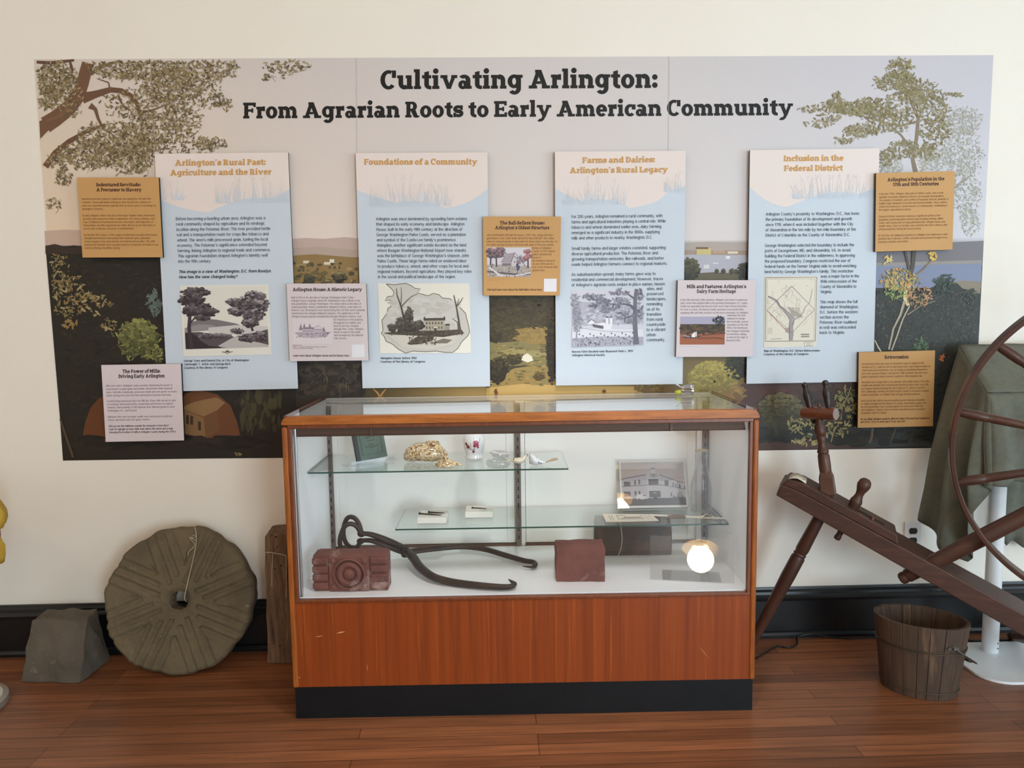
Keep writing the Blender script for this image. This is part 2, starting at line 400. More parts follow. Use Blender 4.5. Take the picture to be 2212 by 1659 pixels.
# ---------------------------------------------------------------- the room
R_ = random.Random(4)
M_wall = mat('wall_paint', (246, 238, 226), .6, col2=(244, 235, 222), scale=2, bump=.02, bscale=60)
M_ceil = mat('ceiling_paint', (226, 224, 218), .7)
M_white = mat('white_trim_paint', (235, 233, 226), .4)
M_base = mat('black_gloss_paint', (13, 14, 16), .32, col2=(20, 21, 23), scale=5)
def plank_mat():
    mt = bpy.data.materials.new('floor_boards'); mt.use_nodes = True; N = mt.node_tree.nodes; L = mt.node_tree.links; b = N['Principled BSDF']
    tc = N.new('ShaderNodeTexCoord'); bk = N.new('ShaderNodeTexBrick')
    bk.offset = .37; bk.offset_frequency = 3; bk.squash = 1
    for k, v in (('Scale', 1), ('Mortar Size', .0011), ('Mortar Smooth', .3), ('Bias', 0), ('Brick Width', 1.55), ('Row Height', .0575)): bk.inputs[k].default_value = v
    bk.inputs['Color1'].default_value = lin((114, 68, 41)); bk.inputs['Color2'].default_value = lin((150, 93, 59)); bk.inputs['Mortar'].default_value = lin((44, 22, 14))
    L.new(tc.outputs['Object'], bk.inputs['Vector'])
    mp = N.new('ShaderNodeMapping'); mp.inputs['Scale'].default_value = (1.4, 26, 1); L.new(tc.outputs['Object'], mp.inputs['Vector'])
    n = N.new('ShaderNodeTexNoise'); n.inputs['Scale'].default_value = 2.2; n.inputs['Detail'].default_value = 8; L.new(mp.outputs[0], n.inputs['Vector'])
    mr = N.new('ShaderNodeMapRange'); mr.inputs[1].default_value = .3; mr.inputs[2].default_value = .7; mr.inputs[3].default_value = .68; mr.inputs[4].default_value = 1.22; L.new(n.outputs['Fac'], mr.inputs[0])
    mx = N.new('ShaderNodeVectorMath'); mx.operation = 'SCALE'; L.new(bk.outputs['Color'], mx.inputs[0]); L.new(mr.outputs[0], mx.inputs['Scale']); L.new(mx.outputs[0], b.inputs['Base Color'])
    n2 = N.new('ShaderNodeTexNoise'); n2.inputs['Scale'].default_value = 3; n2.inputs['Detail'].default_value = 5; L.new(mp.outputs[0], n2.inputs['Vector'])
    m2 = N.new('ShaderNodeMapRange'); m2.inputs[3].default_value = .28; m2.inputs[4].default_value = .5; L.new(n2.outputs['Fac'], m2.inputs[0]); L.new(m2.outputs[0], b.inputs['Roughness'])
    bp = N.new('ShaderNodeBump'); bp.inputs['Strength'].default_value = .25; bp.inputs['Distance'].default_value = .002; bp.invert = True
    L.new(bk.outputs['Fac'], bp.inputs['Height']); L.new(bp.outputs[0], b.inputs['Normal'])
    return mt
X0, X1, Y0, Z1 = ROOM['x0'], ROOM['x1'], ROOM['y0'], ROOM['z1']
b = MB(); b.box(X0-.15, Y0-.15, -.1, X1+.15, .15, 0); structure(b.obj('floor', plank_mat()))
b = MB(); b.box(X0-.15, Y0-.15, Z1, X1+.15, .15, Z1+.1); structure(b.obj('ceiling', M_ceil))
b = MB(); b.box(X0-.15, 0, 0, X1+.15, .15, Z1); structure(b.obj('wall_back', M_wall))
b = MB(); b.box(X0-.15, Y0, 0, X0, 0, Z1); structure(b.obj('wall_left', M_wall))
def wall_with_holes(name, along, fixed0, fixed1, a0, a1, holes):
    b = MB(); cur = a0
    def bb(p0, p1, z0, z1):
        if along == 'y': b.box(fixed0, p0, z0, fixed1, p1, z1)
        else: b.box(p0, fixed0, z0, p1, fixed1, z1)
    for c, w in sorted(holes):
        bb(cur, c-w/2, 0, Z1); bb(c-w/2, c+w/2, 0, WZ0); bb(c-w/2, c+w/2, WZ1, Z1); cur = c+w/2
    bb(cur, a1, 0, Z1); return structure(b.obj(name, M_wall))
wall_with_holes('wall_right', 'y', X1, X1+.12, Y0, 0, WINDOWS_RIGHT)
wall_with_holes('wall_front', 'x', Y0-.12, Y0, X0, X1, WINDOWS_FRONT)
M_pane = pane_mat('window_glass')
n_ = 0
for along, lst in (('y', WINDOWS_RIGHT), ('x', WINDOWS_FRONT)):
    for c, w in lst:
        n_ += 1; f = MB(); g = MB()
        def bb(q, p0, p1, z0, z1, d0, d1):
            if along == 'y': q.box(X1+d0, c+p0, z0, X1+d1, c+p1, z1)
            else: q.box(c+p0, Y0-d1, z0, c+p1, Y0-d0, z1)
        for p0, p1, z0, z1 in ((-w/2-.09, -w/2, WZ0-.09, WZ1+.09), (w/2, w/2+.09, WZ0-.09, WZ1+.09), (-w/2, w/2, WZ1, WZ1+.09), (-w/2, w/2, WZ0-.09, WZ0)): bb(f, p0, p1, z0, z1, -.02, .0)
        zm = (WZ0+WZ1)/2
        for p0, p1, z0, z1 in ((-w/2, -w/2+.05, WZ0, WZ1), (w/2-.05, w/2, WZ0, WZ1), (-w/2, w/2, WZ0, WZ0+.06), (-w/2, w/2, WZ1-.05, WZ1), (-w/2, w/2, zm-.025, zm+.025), (-.012, .012, WZ0, WZ1)): bb(f, p0, p1, z0, z1, .03, .07)
        wf = structure(f.obj('window_%d' % n_, M_white)); bb(g, -w/2, w/2, WZ0, WZ1, .048, .052); g.obj('pane', M_pane, wf)
# skirting: tall flat board with a stepped cap and a quarter-round shoe
def skirting(name, pts_fn):
    b = MB(); prof = [(0, 0), (-.042, 0), (-.042, .012), (-.036, .022), (-.028, .026), (-.026, .026), (-.026, .152), (-.034, .156), (-.036, .166), (-.03, .174), (-.022, .178), (-.02, .188), (-.012, .196), (-.010, .203), (0, .203)]
    for i in range(len(prof)-1): b.poly(pts_fn(prof[i], prof[i+1]))
    return structure(b.obj(name, M_base))
skirting('baseboard_back', lambda p, q: [(X0, p[0], p[1]), (X1, p[0], p[1]), (X1, q[0], q[1]), (X0, q[0], q[1])])
skirting('baseboard_right', lambda p, q: [(X1+p[0], 0, p[1]), (X1+p[0], Y0, p[1]), (X1+q[0], Y0, q[1]), (X1+q[0], 0, q[1])])
skirting('baseboard_left', lambda p, q: [(X0-p[0], Y0, p[1]), (X0-p[0], 0, p[1]), (X0-q[0], 0, q[1]), (X0-q[0], Y0, q[1])])
# ceiling lamps (two seen as reflections in clear sheets; third added for warm light)
M_bulb = glow('lamp_bulb', (255, 226, 178), 30); M_lampshade = mat('lamp_shade_brass', (205, 160, 95), .35, metal=.7)
M_opal = mat('lamp_opal_glass', (245, 225, 190), .4)
LAMPS = [(.06, -4.4), (.93, -4.1), (-2.1, -2.7)]
for k, (lx, ly) in enumerate(LAMPS):
    t = thing('ceiling_lamp', ['ceiling lamp with two bulbs mirrored in the leaning acrylic sheet', 'ceiling lamp with two bulbs mirrored in the photograph sleeve', 'added warm ceiling lamp with two bulbs above the millstone side of the room'][k], 'lamp', (lx, ly, Z1))
    b = MB(); b.lathe([(0, .07), (.02, .07), (.03, .012), (.35, .012)], (0, 0, 0), (0, 0, -1)); b.obj('stem', M_lampshade, t, 40)
    b = MB(); b.lathe([(.35, .03), (.37, .10), (.405, .165), (.41, .165), (.375, .10), (.36, .025)], (0, 0, 0), (0, 0, -1), 32); b.obj('lamp_shade', M_opal, t, 40)
    for sx in (-1, 1):
        b = MB(); b.ball((sx*.05, 0, -.405), .03); b.obj('bulb', M_bulb, t, 60)
    pl = bpy.data.lights.new('lamp_light', 'POINT'); pl.energy = P_LAMP[k]; pl.color = (1, .74, .46); pl.shadow_soft_size = .12
    po = bpy.data.objects.new('lamp_light', pl); po.location = (0, 0, -.52); COL.objects.link(po); po.parent = t
# added spotlight, not part of the room, brightening the inside of the case
sp, aim = Vector((.15, -1.55, 3.02)), Vector((-.03, -.33, .42)); dv = (aim-sp).normalized()
t = thing('added_spotlight', 'white cylindrical spotlight added on the ceiling to brighten the display case', 'spotlight', (sp.x, sp.y, Z1))
b = MB(); b.lathe([(0, .05), (.015, .05), (.016, .012), (.2, .012)], (0, 0, 0), (0, 0, -1), 20); b.obj('stem', M_white, t, 40)
o_ = sp-Vector((sp.x, sp.y, Z1)); b = MB(); b.lathe([(-.07, .001), (-.07, .05), (.07, .055), (.07, .05), (.0, .045)], o_, o_+dv, 24); b.obj('housing', M_white, t, 40)
sl = bpy.data.lights.new('added_spot_light', 'SPOT'); sl.energy = P_SPOT; sl.color = (.95, .97, 1); sl.spot_size = math.radians(46); sl.spot_blend = .9; sl.shadow_soft_size = .12
so = bpy.data.objects.new('added_spot_light', sl); so.location = o_+dv*.075; so.rotation_euler = dv.to_track_quat('-Z', 'Y').to_euler(); COL.objects.link(so); so.parent = t

# ---------------------------------------------------------------- printed matter: flat inks laid on a flat face
M_print = mat('printed_ink', (200, 200, 200), .5, attr=True, spec=.35)
class Print:
    """shapes in photo points, laid on the plane y = depth, each new layer a hair in front of the last"""
    def __init__(s, y, k=1., st=9.6e-5, nj=24): s.nj = nj; s.y = y; s.b = MB(); s.n = 0; s.j = 0; s.k = k; s.st = st; s.clip = None
    def layer(s): s.n += 1
    def pt(s, x, y): return W(x, y, s.y-s.n*s.st-s.j*s.st/s.nj)
    def add(s, pts, col):
        s.j = (s.j+1) % s.nj
        s.b.poly([s.pt(*p) for p in pts], 0, lin(col, s.k))
    def grad(s, x0, y0, x1, y1, fn, nx=12, ny=8, quad=None):
        def P(u, v):
            if quad:
                (ax, ay), (bx, by), (cx, cy), (dx, dy) = quad
                return ((ax+(bx-ax)*u)*(1-v)+(dx+(cx-dx)*u)*v, (ay+(by-ay)*u)*(1-v)+(dy+(cy-dy)*u)*v)
            return (x0+(x1-x0)*u, y0+(y1-y0)*v)
        for i in range(nx):
            for j in range(ny):
                q = [P(i/nx, j/ny), P((i+1)/nx, j/ny), P((i+1)/nx, (j+1)/ny), P(i/nx, (j+1)/ny)]
                s.b.poly([s.pt(*p) for p in q], 0, [lin(fn(*p), s.k) for p in q])
    def leaf(s, x, y, r, a, col, lobes=True):
        if s.clip and not s.clip(x, y): return
        sh = ((1.15, .05), (.6, .2), (.45, .5), (.1, .2), (-.25, .38), (-.9, .02), (-.45, -.16), (-.05, -.4), (.2, -.15), (.65, -.3)) if lobes else ((1.1, 0), (.2, .3), (-.9, .05), (.1, -.3))
        c, n = math.cos(a)*r, math.sin(a)*r
        s.add([(x+p*c-q*n, y+p*n+q*c) for p, q in sh], col)
    def blob(s, x, y, rx, ry, col, n=13, jag=.16, R=random):
        s.add([(x+rx*(1+R.uniform(-jag, jag))*math.cos(2*math.pi*k/n), y+ry*(1+R.uniform(-jag, jag))*math.sin(2*math.pi*k/n)) for k in range(n)], col)
    def leaves(s, R, cx, cy, rx, ry, n, size, cols, lobes=True, layers=3):
        n0 = s.n
        for L in range(layers):
            s.layer()
            for k in range(n//layers):
                a = R.uniform(0, 6.283); d = math.sqrt(R.random())*(1+R.gauss(0, .12))
                s.leaf(cx+rx*d*math.cos(a), cy+ry*d*math.sin(a), size*R.uniform(.5, 1.25), R.uniform(0, 6.283), R.choice(cols), lobes)
        s.n = n0
    def crown(s, R, cx, cy, rx, ry, n, size, dark, light):                 # a tree crown built of rounded tufts, lighter towards the top
        n0 = s.n; s.layer(); s.blob(cx, cy, rx*.86, ry*.86, dark, 18, .14, R)
        for L in range(3):
            s.layer()
            for k in range(n//3):
                a = R.uniform(0, 6.283); d = math.sqrt(R.random()); x, y = cx+rx*d*math.cos(a), cy+ry*d*math.sin(a)
                t = min(1, max(0, .45-.5*(y-cy)/ry+R.uniform(-.35, .35)-.25*(2-L)*.5))
                s.blob(x, y, size*R.uniform(.6, 1.2), size*R.uniform(.4, .8), tuple(dark[i]+(light[i]-dark[i])*t for i in range(3)), 8, .25, R)
        s.n = n0
    def stroke(s, pts, col):                                               # (x, y, width) tapering stroke
        L = []; m = len(pts)
        for i, p in enumerate(pts):
            a, c = pts[max(i-1, 0)], pts[min(i+1, m-1)]; dx, dy = c[0]-a[0], c[1]-a[1]; l = math.hypot(dx, dy) or 1
            L.append(((p[0]-dy/l*p[2]/2, p[1]+dx/l*p[2]/2), (p[0]+dy/l*p[2]/2, p[1]-dx/l*p[2]/2)))
        for a, c in zip(L, L[1:]): s.add([a[0], a[1], c[1], c[0]], col)
    def text(s, t, x0, y0, x1, cap, slope=0., serif=True, col=(30, 26, 24), wt=None, ital=0., sx=None, align=None):
        Wd, P = line_polys(t, serif, wt, ital)
        k = sx if sx else (x1-x0)/Wd
        if align == 'c': x0 -= Wd*k/2; y0 -= Wd*k/2*slope
        for i, p in enumerate(P):
            s.j = i % s.nj
            s.b.poly([s.pt(x0+a*k, y0+a*k*slope-c*cap) for a, c in p], 0, lin(col, s.k))
        s.j = 0
        return k
    def para(s, lines, a, z, cap, ref, slope=0., col=(60, 62, 66), wt=.15, ital=0.):
        i, xr = ref; n = max(1, len(lines)-1); Wd, _ = line_polys(lines[i], False, wt, ital); k = (xr-(a[0]+(z[0]-a[0])*i/n))/Wd
        for j, t in enumerate(lines):
            s.text(t, a[0]+(z[0]-a[0])*j/n, a[1]+(z[1]-a[1])*j/n, 0, cap, slope, False, col, wt, ital, sx=k)
    def build(s, name, parent): return s.b.obj(name, M_print, parent)
class Pic:
    """unit square (u right, v down) set into four photo corners of a Print"""
    def __init__(s, P, q): s.P = P; s.q = q
    def m(s, u, v):
        (ax, ay), (bx, by), (cx, cy), (dx, dy) = s.q
        return ((ax+(bx-ax)*u)*(1-v)+(dx+(cx-dx)*u)*v, (ay+(by-ay)*u)*(1-v)+(dy+(cy-dy)*u)*v)
    def add(s, pts, col): s.P.add([s.m(*p) for p in pts], col)
    def rect(s, u0, v0, u1, v1, col): s.add([(u0, v0), (u1, v0), (u1, v1), (u0, v1)], col)
    def line(s, pts, w, col):
        s.P.stroke([s.m(u, v)+(w,) for u, v in pts], col)
    def taper(s, pts, col): s.P.stroke([s.m(u, v)+(w,) for u, v, w in pts], col)
    def tuft(s, R, u, v, ru, rv, n, size, dark, light):
        x, y = s.m(u, v); x2, _ = s.m(u+ru, v); _, y2 = s.m(u, v+rv)
        s.P.crown(R, x, y, abs(x2-x), abs(y2-y), n, size, dark, light)
    def specks(s, R, u0, v0, u1, v1, n, size, cols):
        s.P.layer()
        for k in range(n):
            x, y = s.m(R.uniform(u0, u1), R.uniform(v0, v1)); s.P.leaf(x, y, size*R.uniform(.5, 1.3), R.uniform(0, 6.28), R.choice(cols), False)

# ---------------------------------------------------------------- the mural on the wall
R_ = random.Random(11)
MQ = [(73, 128), (2146, 119), (2102, 966.5), (136, 995)]
def in_mural(x, y, e=5):
    t = (x-73)/2073; top = 128-9*t; u = (y-128)/860
    return y > top+e and x > 73+63*u+e and x < 2146-44*u-e and y < 995-28.5*t-e
mural = thing('wall_mural', 'wide printed landscape mural with trees and a river behind all the text boards', 'mural', W(1106, 980))
P = Print(-.0008, PRINT_K, 1.9e-4, 48); P.clip = in_mural
def mix(a, b, t): t = max(0, min(1, t)); return tuple(a[i]+(b[i]-a[i])*t for i in range(3))
def ramp(v, st):
    for (a, ca), (b, cb) in zip(st, st[1:]):
        if v <= b: return mix(ca, cb, (v-a)/(b-a)) if v > a else ca
    return st[-1][1]
def sky(px, py):
    t = (px-73)/2073
    lo = ramp(t, [(0, (238, 212, 182)), (.25, (236, 218, 206)), (.55, (232, 220, 214)), (1, (216, 214, 220))])
    hi = ramp(t, [(0, (222, 208, 196)), (.3, (214, 204, 200)), (.6, (216, 208, 206)), (1, (204, 200, 208))])
    v = (py-125)/400
    if v < 1: return mix(hi, lo, v)
    g = ramp(t, [(0, (44, 38, 31)), (.28, (64, 56, 48)), (.42, (96, 86, 58)), (.55, (112, 100, 66)), (.7, (110, 96, 66)), (.8, (66, 62, 54)), (1, (62, 64, 60))])
    g2 = ramp(t, [(0, (34, 28, 23)), (.3, (38, 33, 28)), (.45, (190, 158, 96)), (.6, (180, 150, 92)), (.75, (78, 58, 50)), (.9, (42, 40, 35)), (1, (40, 40, 36))])
    return ramp(v, [(1, lo), (1.02, g), (1.55, mix(g, g2, .3)), (1.85, g2), (2.2, g2)])
P.grad(0, 0, 0, 0, sky, 64, 56, MQ)
P.layer()
# far hills, water and fields
P.add([(96, 499), (140, 496), (230, 500), (345, 498), (345, 530), (98, 531)], (206, 178, 160))
P.add([(618, 517), (660, 514), (700, 516), (745, 512), (775, 515), (775, 556), (618, 553)], (200, 174, 166))
P.add([(1475, 526), (1530, 522), (1580, 524), (1622, 523), (1622, 552), (1475, 552)], (182, 168, 160))
P.add([(1886, 535), (1930, 530), (1990, 527), (2060, 523), (2125, 520), (2122, 575), (1886, 580)], (130, 126, 130))
P.layer()
P.add([(618, 536), (690, 533), (775, 540), (775, 556), (618, 553)], (186, 166, 152))
P.add([(618, 553), (680, 549), (775, 557), (775, 640), (618, 640)], (150, 122, 78))
P.add([(1475, 551), (1530, 547), (1622, 549), (1622, 600), (1475, 600)], (184, 182, 192))
P.add([(1475, 541), (1622, 541), (1622, 551), (1475, 550)], (168, 146, 128))
P.add([(1880, 573), (1960, 570), (2060, 568), (2121, 565), (2119, 622), (1886, 622)], (138, 146, 172))
P.add([(1886, 568), (1960, 566), (2121, 562), (2121, 569), (1886, 575)], (158, 152, 146))
P.add([(2040, 612), (2080, 606), (2119, 608), (2117, 640), (2040, 640)], (146, 136, 118))
P.layer()
for x0, y0, x1, y1, c in ((1505, 536, 1536, 550, (208, 190, 128)), (1503, 534, 1530, 538, (120, 92, 66)), (1484, 540, 1500, 550, (170, 150, 138)), (1572, 543, 1594, 548, (226, 214, 190)), (1540, 541, 1566, 547, (190, 160, 132)), (1568, 553, 1577, 559, (232, 230, 230)), (1540, 567, 1552, 570, (214, 212, 214)), (1520, 572, 1532, 580, (220, 218, 218)),
                          (655, 563, 668, 569, (226, 210, 180)), (700, 566, 712, 572, (226, 214, 190)), (712, 560, 722, 572, (232, 224, 206)), (640, 571, 660, 576, (170, 146, 96))):
    P.add([(x0, y0), (x1, y0), (x1, y1), (x0, y1)], c)
P.add([(1475, 592), (1540, 588), (1622, 592), (1622, 640), (1475, 640)], (104, 96, 74))
for k in range(70):
    P.layer() if k % 40 == 0 else None
    x, y = R_.uniform(625, 772), R_.uniform(566, 612)
    P.blob(x, y, R_.uniform(2, 9), R_.uniform(1.5, 5), R_.choice([(84, 78, 54), (112, 98, 62), (96, 88, 62), (172, 144, 96)]), 9, .25, R_)
P.crown(R_, 668, 604, 14, 12, 40, 4, (62, 60, 46), (104, 98, 70)); P.crown(R_, 733, 600, 16, 14, 40, 4, (50, 46, 42), (150, 136, 92))
P.crown(R_, 1488, 582, 22, 26, 120, 5, (52, 48, 36), (104, 98, 70)); P.crown(R_, 1608, 586, 14, 20, 60, 4, (40, 40, 34), (84, 82, 64))
for x in (1548, 1562, 1590, 1580): P.crown(R_, x, 586, 5, 6, 12, 2.5, (70, 64, 48), (110, 100, 70))
# the dark woods on one side
N0 = P.n+1
P.layer(); P.add([(98, 530), (125, 533), (160, 530), (200, 534), (345, 530), (400, 600), (400, 860), (612, 850), (612, 989), (137, 993)], (40, 34, 28))
P.layer(); P.add([(98, 531), (118, 527), (150, 535), (190, 531), (345, 534), (345, 548), (98, 548)], (58, 46, 38))
wood = [(46, 40, 32), (42, 36, 29), (35, 30, 25), (50, 43, 35), (33, 29, 24), (44, 39, 32)]
for k in range(900):
    if k % 180 == 0: P.layer()
    x, y = R_.uniform(120, 600), R_.uniform(555, 965)
    if in_mural(x, y, 22): P.blob(x, y, R_.uniform(3, 10), R_.uniform(1.5, 5), R_.choice(wood), 8, .35, R_)
for k in range(80):
    x, y = R_.uniform(120, 380), R_.uniform(560, 960)
    if in_mural(x, y, 14): P.stroke([(x, y, .8), (x+R_.uniform(-12, 12), y+R_.uniform(-8, 8), .5), (x+R_.uniform(-20, 20), y+R_.uniform(-14, 14), .3)], R_.choice([(86, 78, 62), (74, 66, 54)]))
LO = [(128, 112, 70), (150, 132, 88), (104, 92, 60), (170, 152, 108), (140, 110, 66)]
P.leaves(R_, 120, 585, 28, 40, 90, 5, LO); P.leaves(R_, 150, 640, 42, 45, 150, 5.5, LO); P.leaves(R_, 205, 660, 38, 26, 50, 6.5, LO); P.leaves(R_, 235, 700, 16, 14, 22, 6, LO); P.leaves(R_, 150, 700, 14, 10, 20, 6, [(150, 118, 70)])
GR = [(132, 132, 72), (112, 114, 62), (98, 98, 56), (158, 152, 88), (84, 86, 50)]
P.crown(R_, 300, 730, 40, 42, 200, 6, (70, 72, 42), (150, 146, 84)); P.leaves(R_, 298, 735, 44, 42, 240, 6.5, GR); P.leaves(R_, 335, 765, 20, 18, 60, 6, GR)
P.leaves(R_, 335, 655, 14, 26, 50, 8, [(92, 104, 96), (80, 90, 82), (104, 116, 108)])
P.layer()                                        # hayrick, cottage and the path below
P.add([(176, 958), (184, 912), (196, 880), (214, 860), (240, 850), (240, 958)], (104, 60, 32))
P.add([(386, 950), (388, 880), (400, 850), (430, 842), (470, 852), (498, 876), (512, 910), (520, 945), (470, 955)], (108, 66, 40))
P.layer(); P.add([(392, 880), (420, 868), (468, 858), (486, 870), (470, 886), (440, 900), (396, 884)], (142, 108, 70))
P.add([(394, 884), (440, 902), (444, 946), (396, 936)], (132, 100, 64)); P.add([(440, 902), (470, 888), (474, 930), (444, 946)], (112, 76, 48))
P.layer()
for x, y in ((402, 896), (411, 898), (428, 910)): P.add([(x, y), (x+6, y+1), (x+6, y+20), (x, y+19)], (66, 46, 32))
for k in range(90):
    if k % 45 == 0: P.layer()
    x, y = R_.uniform(520, 605), R_.uniform(850, 925)
    P.blob(x, y, R_.uniform(3, 7), R_.uniform(8, 18), R_.choice([(62, 58, 40), (74, 70, 46), (50, 46, 34)]), 9, .3, R_)
for k in range(60):
    if k % 45 == 0: P.layer()
    P.blob(R_.uniform(160, 600), R_.uniform(945, 968), R_.uniform(12, 30), R_.uniform(4, 8), R_.choice([(38, 30, 24), (30, 25, 21), (48, 38, 30)]), 10, .3, R_)
P.stroke([(130, 905, 4), (145, 950, 5), (158, 988, 6)], (84, 66, 50)); P.leaves(R_, 520, 982, 12, 4, 12, 5, [(134, 116, 82)])
# strip between the first two boards
P.n = N0
P.layer(); P.add([(640, 775), (790, 775), (790, 852), (640, 880)], (56, 50, 44))
for k in range(90):
    if k % 45 == 0: P.layer()
    P.blob(R_.uniform(645, 780), R_.uniform(785, 850), R_.uniform(4, 14), R_.uniform(3, 9), R_.choice([(66, 58, 50), (48, 43, 38), (74, 64, 52), (40, 36, 32)]), 9, .3, R_)
for k in range(16):
    x, y = R_.uniform(650, 770), R_.uniform(790, 835); P.stroke([(x, y, 1.2), (x+R_.uniform(-8, 8), y+10, .9), (x+R_.uniform(-12, 12), y+22, .5)], (112, 96, 76))
P.layer(); P.stroke([(806, 840, 2), (815, 848, 4), (824, 862, 3)], (196, 148, 92)); P.stroke([(834, 840, 2), (827, 848, 4), (818, 862, 3)], (196, 148, 92))
# valley between the second and third
P.n = N0; P.layer(); P.add([(1050, 640), (1205, 640), (1205, 870), (1050, 870)], (78, 68, 50)); P.layer()
P.add([(1050, 738), (1085, 740), (1130, 736), (1170, 742), (1205, 748), (1205, 790), (1050, 790)], (140, 128, 82)); P.add([(1118, 712), (1140, 706), (1170, 709), (1200, 718), (1200, 742), (1150, 744), (1122, 738)], (158, 130, 76))
P.add([(1050, 845), (1080, 812), (1110, 796), (1150, 790), (1205, 796), (1205, 870), (1050, 870)], (164, 136, 78)); P.layer()
P.add([(1050, 838), (1130, 829), (1210, 832), (1420, 836), (1420, 870), (1050, 870)], (204, 170, 104)); P.add([(1070, 760), (1110, 752), (1160, 758), (1200, 764), (1200, 772), (1100, 768)], (166, 152, 100))
for k in range(500):
    if k % 100 == 0: P.layer()
    x, y = R_.uniform(1058, 1202), R_.uniform(642, 735)
    P.blob(x, y, R_.uniform(2, 8), R_.uniform(1.2, 4), mix(R_.choice([(66, 58, 44), (80, 70, 50), (58, 52, 40)]), (104, 90, 58), (y-640)/150+R_.uniform(-.2, .2)) if y < 708 or x < 1115 else R_.choice([(150, 124, 72), (166, 138, 82)]), 7, .35, R_)
for k in range(160):
    if k % 60 == 0: P.layer()
    x, y = R_.uniform(1060, 1200), R_.uniform(742, 832)
    P.blob(x, y, R_.uniform(2, 8), R_.uniform(1, 2.5), R_.choice([(150, 138, 92), (128, 112, 70), (172, 146, 88), (112, 96, 58)]), 7, .35, R_)
P.layer(); P.crown(R_, 1077, 800, 22, 30, 90, 4, (50, 42, 30), (88, 76, 50)); P.crown(R_, 1192, 740, 12, 90, 150, 4, (52, 44, 34), (84, 70, 46)); P.crown(R_, 1112, 776, 18, 12, 50, 3.5, (62, 54, 36), (104, 92, 58)); P.crown(R_, 1070, 720, 14, 22, 60, 4, (62, 54, 38), (96, 84, 56)); P.crown(R_, 1165, 812, 14, 9, 30, 3, (84, 70, 42), (130, 108, 66))
for k in range(5): P.layer()
P.add([(1126, 778), (1130, 768), (1139, 763), (1149, 770), (1152, 779), (1140, 783)], (236, 226, 204)); P.add([(1067, 845), (1072, 838), (1076, 850), (1070, 852)], (120, 70, 40)); P.add([(1300, 844), (1307, 841), (1310, 847), (1302, 848)], (112, 62, 40))
P.crown(R_, 1404, 838, 34, 14, 70, 4, (112, 88, 48), (160, 130, 76))
P.n = N0
# bushes between the third and fourth
P.layer(); P.add([(1470, 765), (1625, 765), (1630, 880), (1470, 868)], (128, 106, 68))
P.crown(R_, 1592, 792, 26, 26, 160, 4.5, (44, 44, 36), (82, 80, 58)); P.crown(R_, 1540, 816, 54, 36, 460, 4.5, (128, 114, 60), (188, 172, 90)); P.crown(R_, 1570, 850, 40, 20, 90, 7, (120, 92, 58), (170, 136, 80))
P.crown(R_, 1510, 846, 30, 16, 60, 6, (120, 108, 58), (176, 158, 84))
# wood and river on the far side
P.n = N0
P.layer(); P.add([(1600, 830), (1890, 815), (1890, 968), (1600, 972)], (82, 60, 52))
for k in range(700):
    if k % 140 == 0: P.layer()
    x, y = R_.uniform(1640, 1880), R_.uniform(835, 955); t = (y-830)/130+(x-1640)/500
    P.blob(x, y, R_.uniform(3, 12), R_.uniform(2, 7), mix((96, 64, 56), (40, 38, 34), t+R_.uniform(-.2, .2)), 10, .3, R_)
P.crown(R_, 1686, 884, 48, 34, 420, 4.5, (66, 62, 46), (122, 114, 80)); P.crown(R_, 1668, 930, 40, 22, 60, 8, (50, 48, 40), (76, 72, 56))
P.layer(); P.add([(1884, 640), (1930, 620), (1990, 634), (2040, 606), (2068, 612), (2090, 634), (2118, 634), (2104, 964), (1850, 966), (1850, 830), (1884, 826)], (62, 64, 60))
for k in range(3600):
    if k % 500 == 0: P.layer()
    x = R_.uniform(1888, 2112); y = R_.uniform(625, 955)
    if not in_mural(x, y, 8) or (y < 830 and x < 1892): continue
    t = (y-620)/330
    P.leaf(x, y, R_.uniform(1.6, 5), R_.gauss(-.6, .8), mix(R_.choice([(84, 88, 80), (72, 75, 70), (104, 102, 94), (64, 67, 65), (92, 86, 76)]), R_.choice([(42, 44, 39), (50, 49, 43), (36, 37, 33), (58, 52, 44)]), t+R_.uniform(-.2, .2)), k % 3 == 0)
for k in range(60):
    if k % 45 == 0: P.layer()
    x, y = R_.uniform(1620, 2095), R_.uniform(925, 958)
    if in_mural(x, y, 14): P.blob(x, y, R_.uniform(10, 30), R_.uniform(4, 9), R_.choice([(42, 40, 35), (50, 47, 40), (36, 35, 31)]), 10, .3, R_)
P.leaves(R_, 2040, 612, 20, 22, 90, 5, [(70, 82, 70), (60, 70, 62), (86, 96, 84)]); P.leaves(R_, 2098, 640, 16, 16, 50, 4, [(70, 78, 70), (84, 88, 82)])
P.leaves(R_, 1990, 750, 16, 20, 50, 5, [(104, 128, 92), (88, 112, 80)])
P.layer()
P.stroke([(1975, 540, 9), (1972, 575, 8), (1962, 615, 6)], (92, 84, 76)); P.stroke([(1955, 540, 5), (1962, 570, 5), (1966, 600, 5)], (100, 90, 80))
P.stroke([(1970, 600, 3), (1995, 582, 3), (2018, 556, 2)], (150, 126, 96)); P.stroke([(1962, 660, 7), (1955, 645, 8), (1957, 625, 8), (1967, 615, 5)], (226, 208, 158))
P.stroke([(1954, 650, 6), (1945, 680, 5), (1930, 710, 4), (1920, 755, 4)], (176, 166, 146)); P.stroke([(1965, 660, 3), (1950, 690, 3), (1938, 725, 3), (1926, 757, 3)], (190, 178, 156))
P.stroke([(1960, 680, 3), (1990, 660, 2), (2020, 650, 1.5)], (150, 138, 116)); P.stroke([(1890, 735, 2), (1897, 750, 3), (1905, 762, 3)], (214, 204, 180))
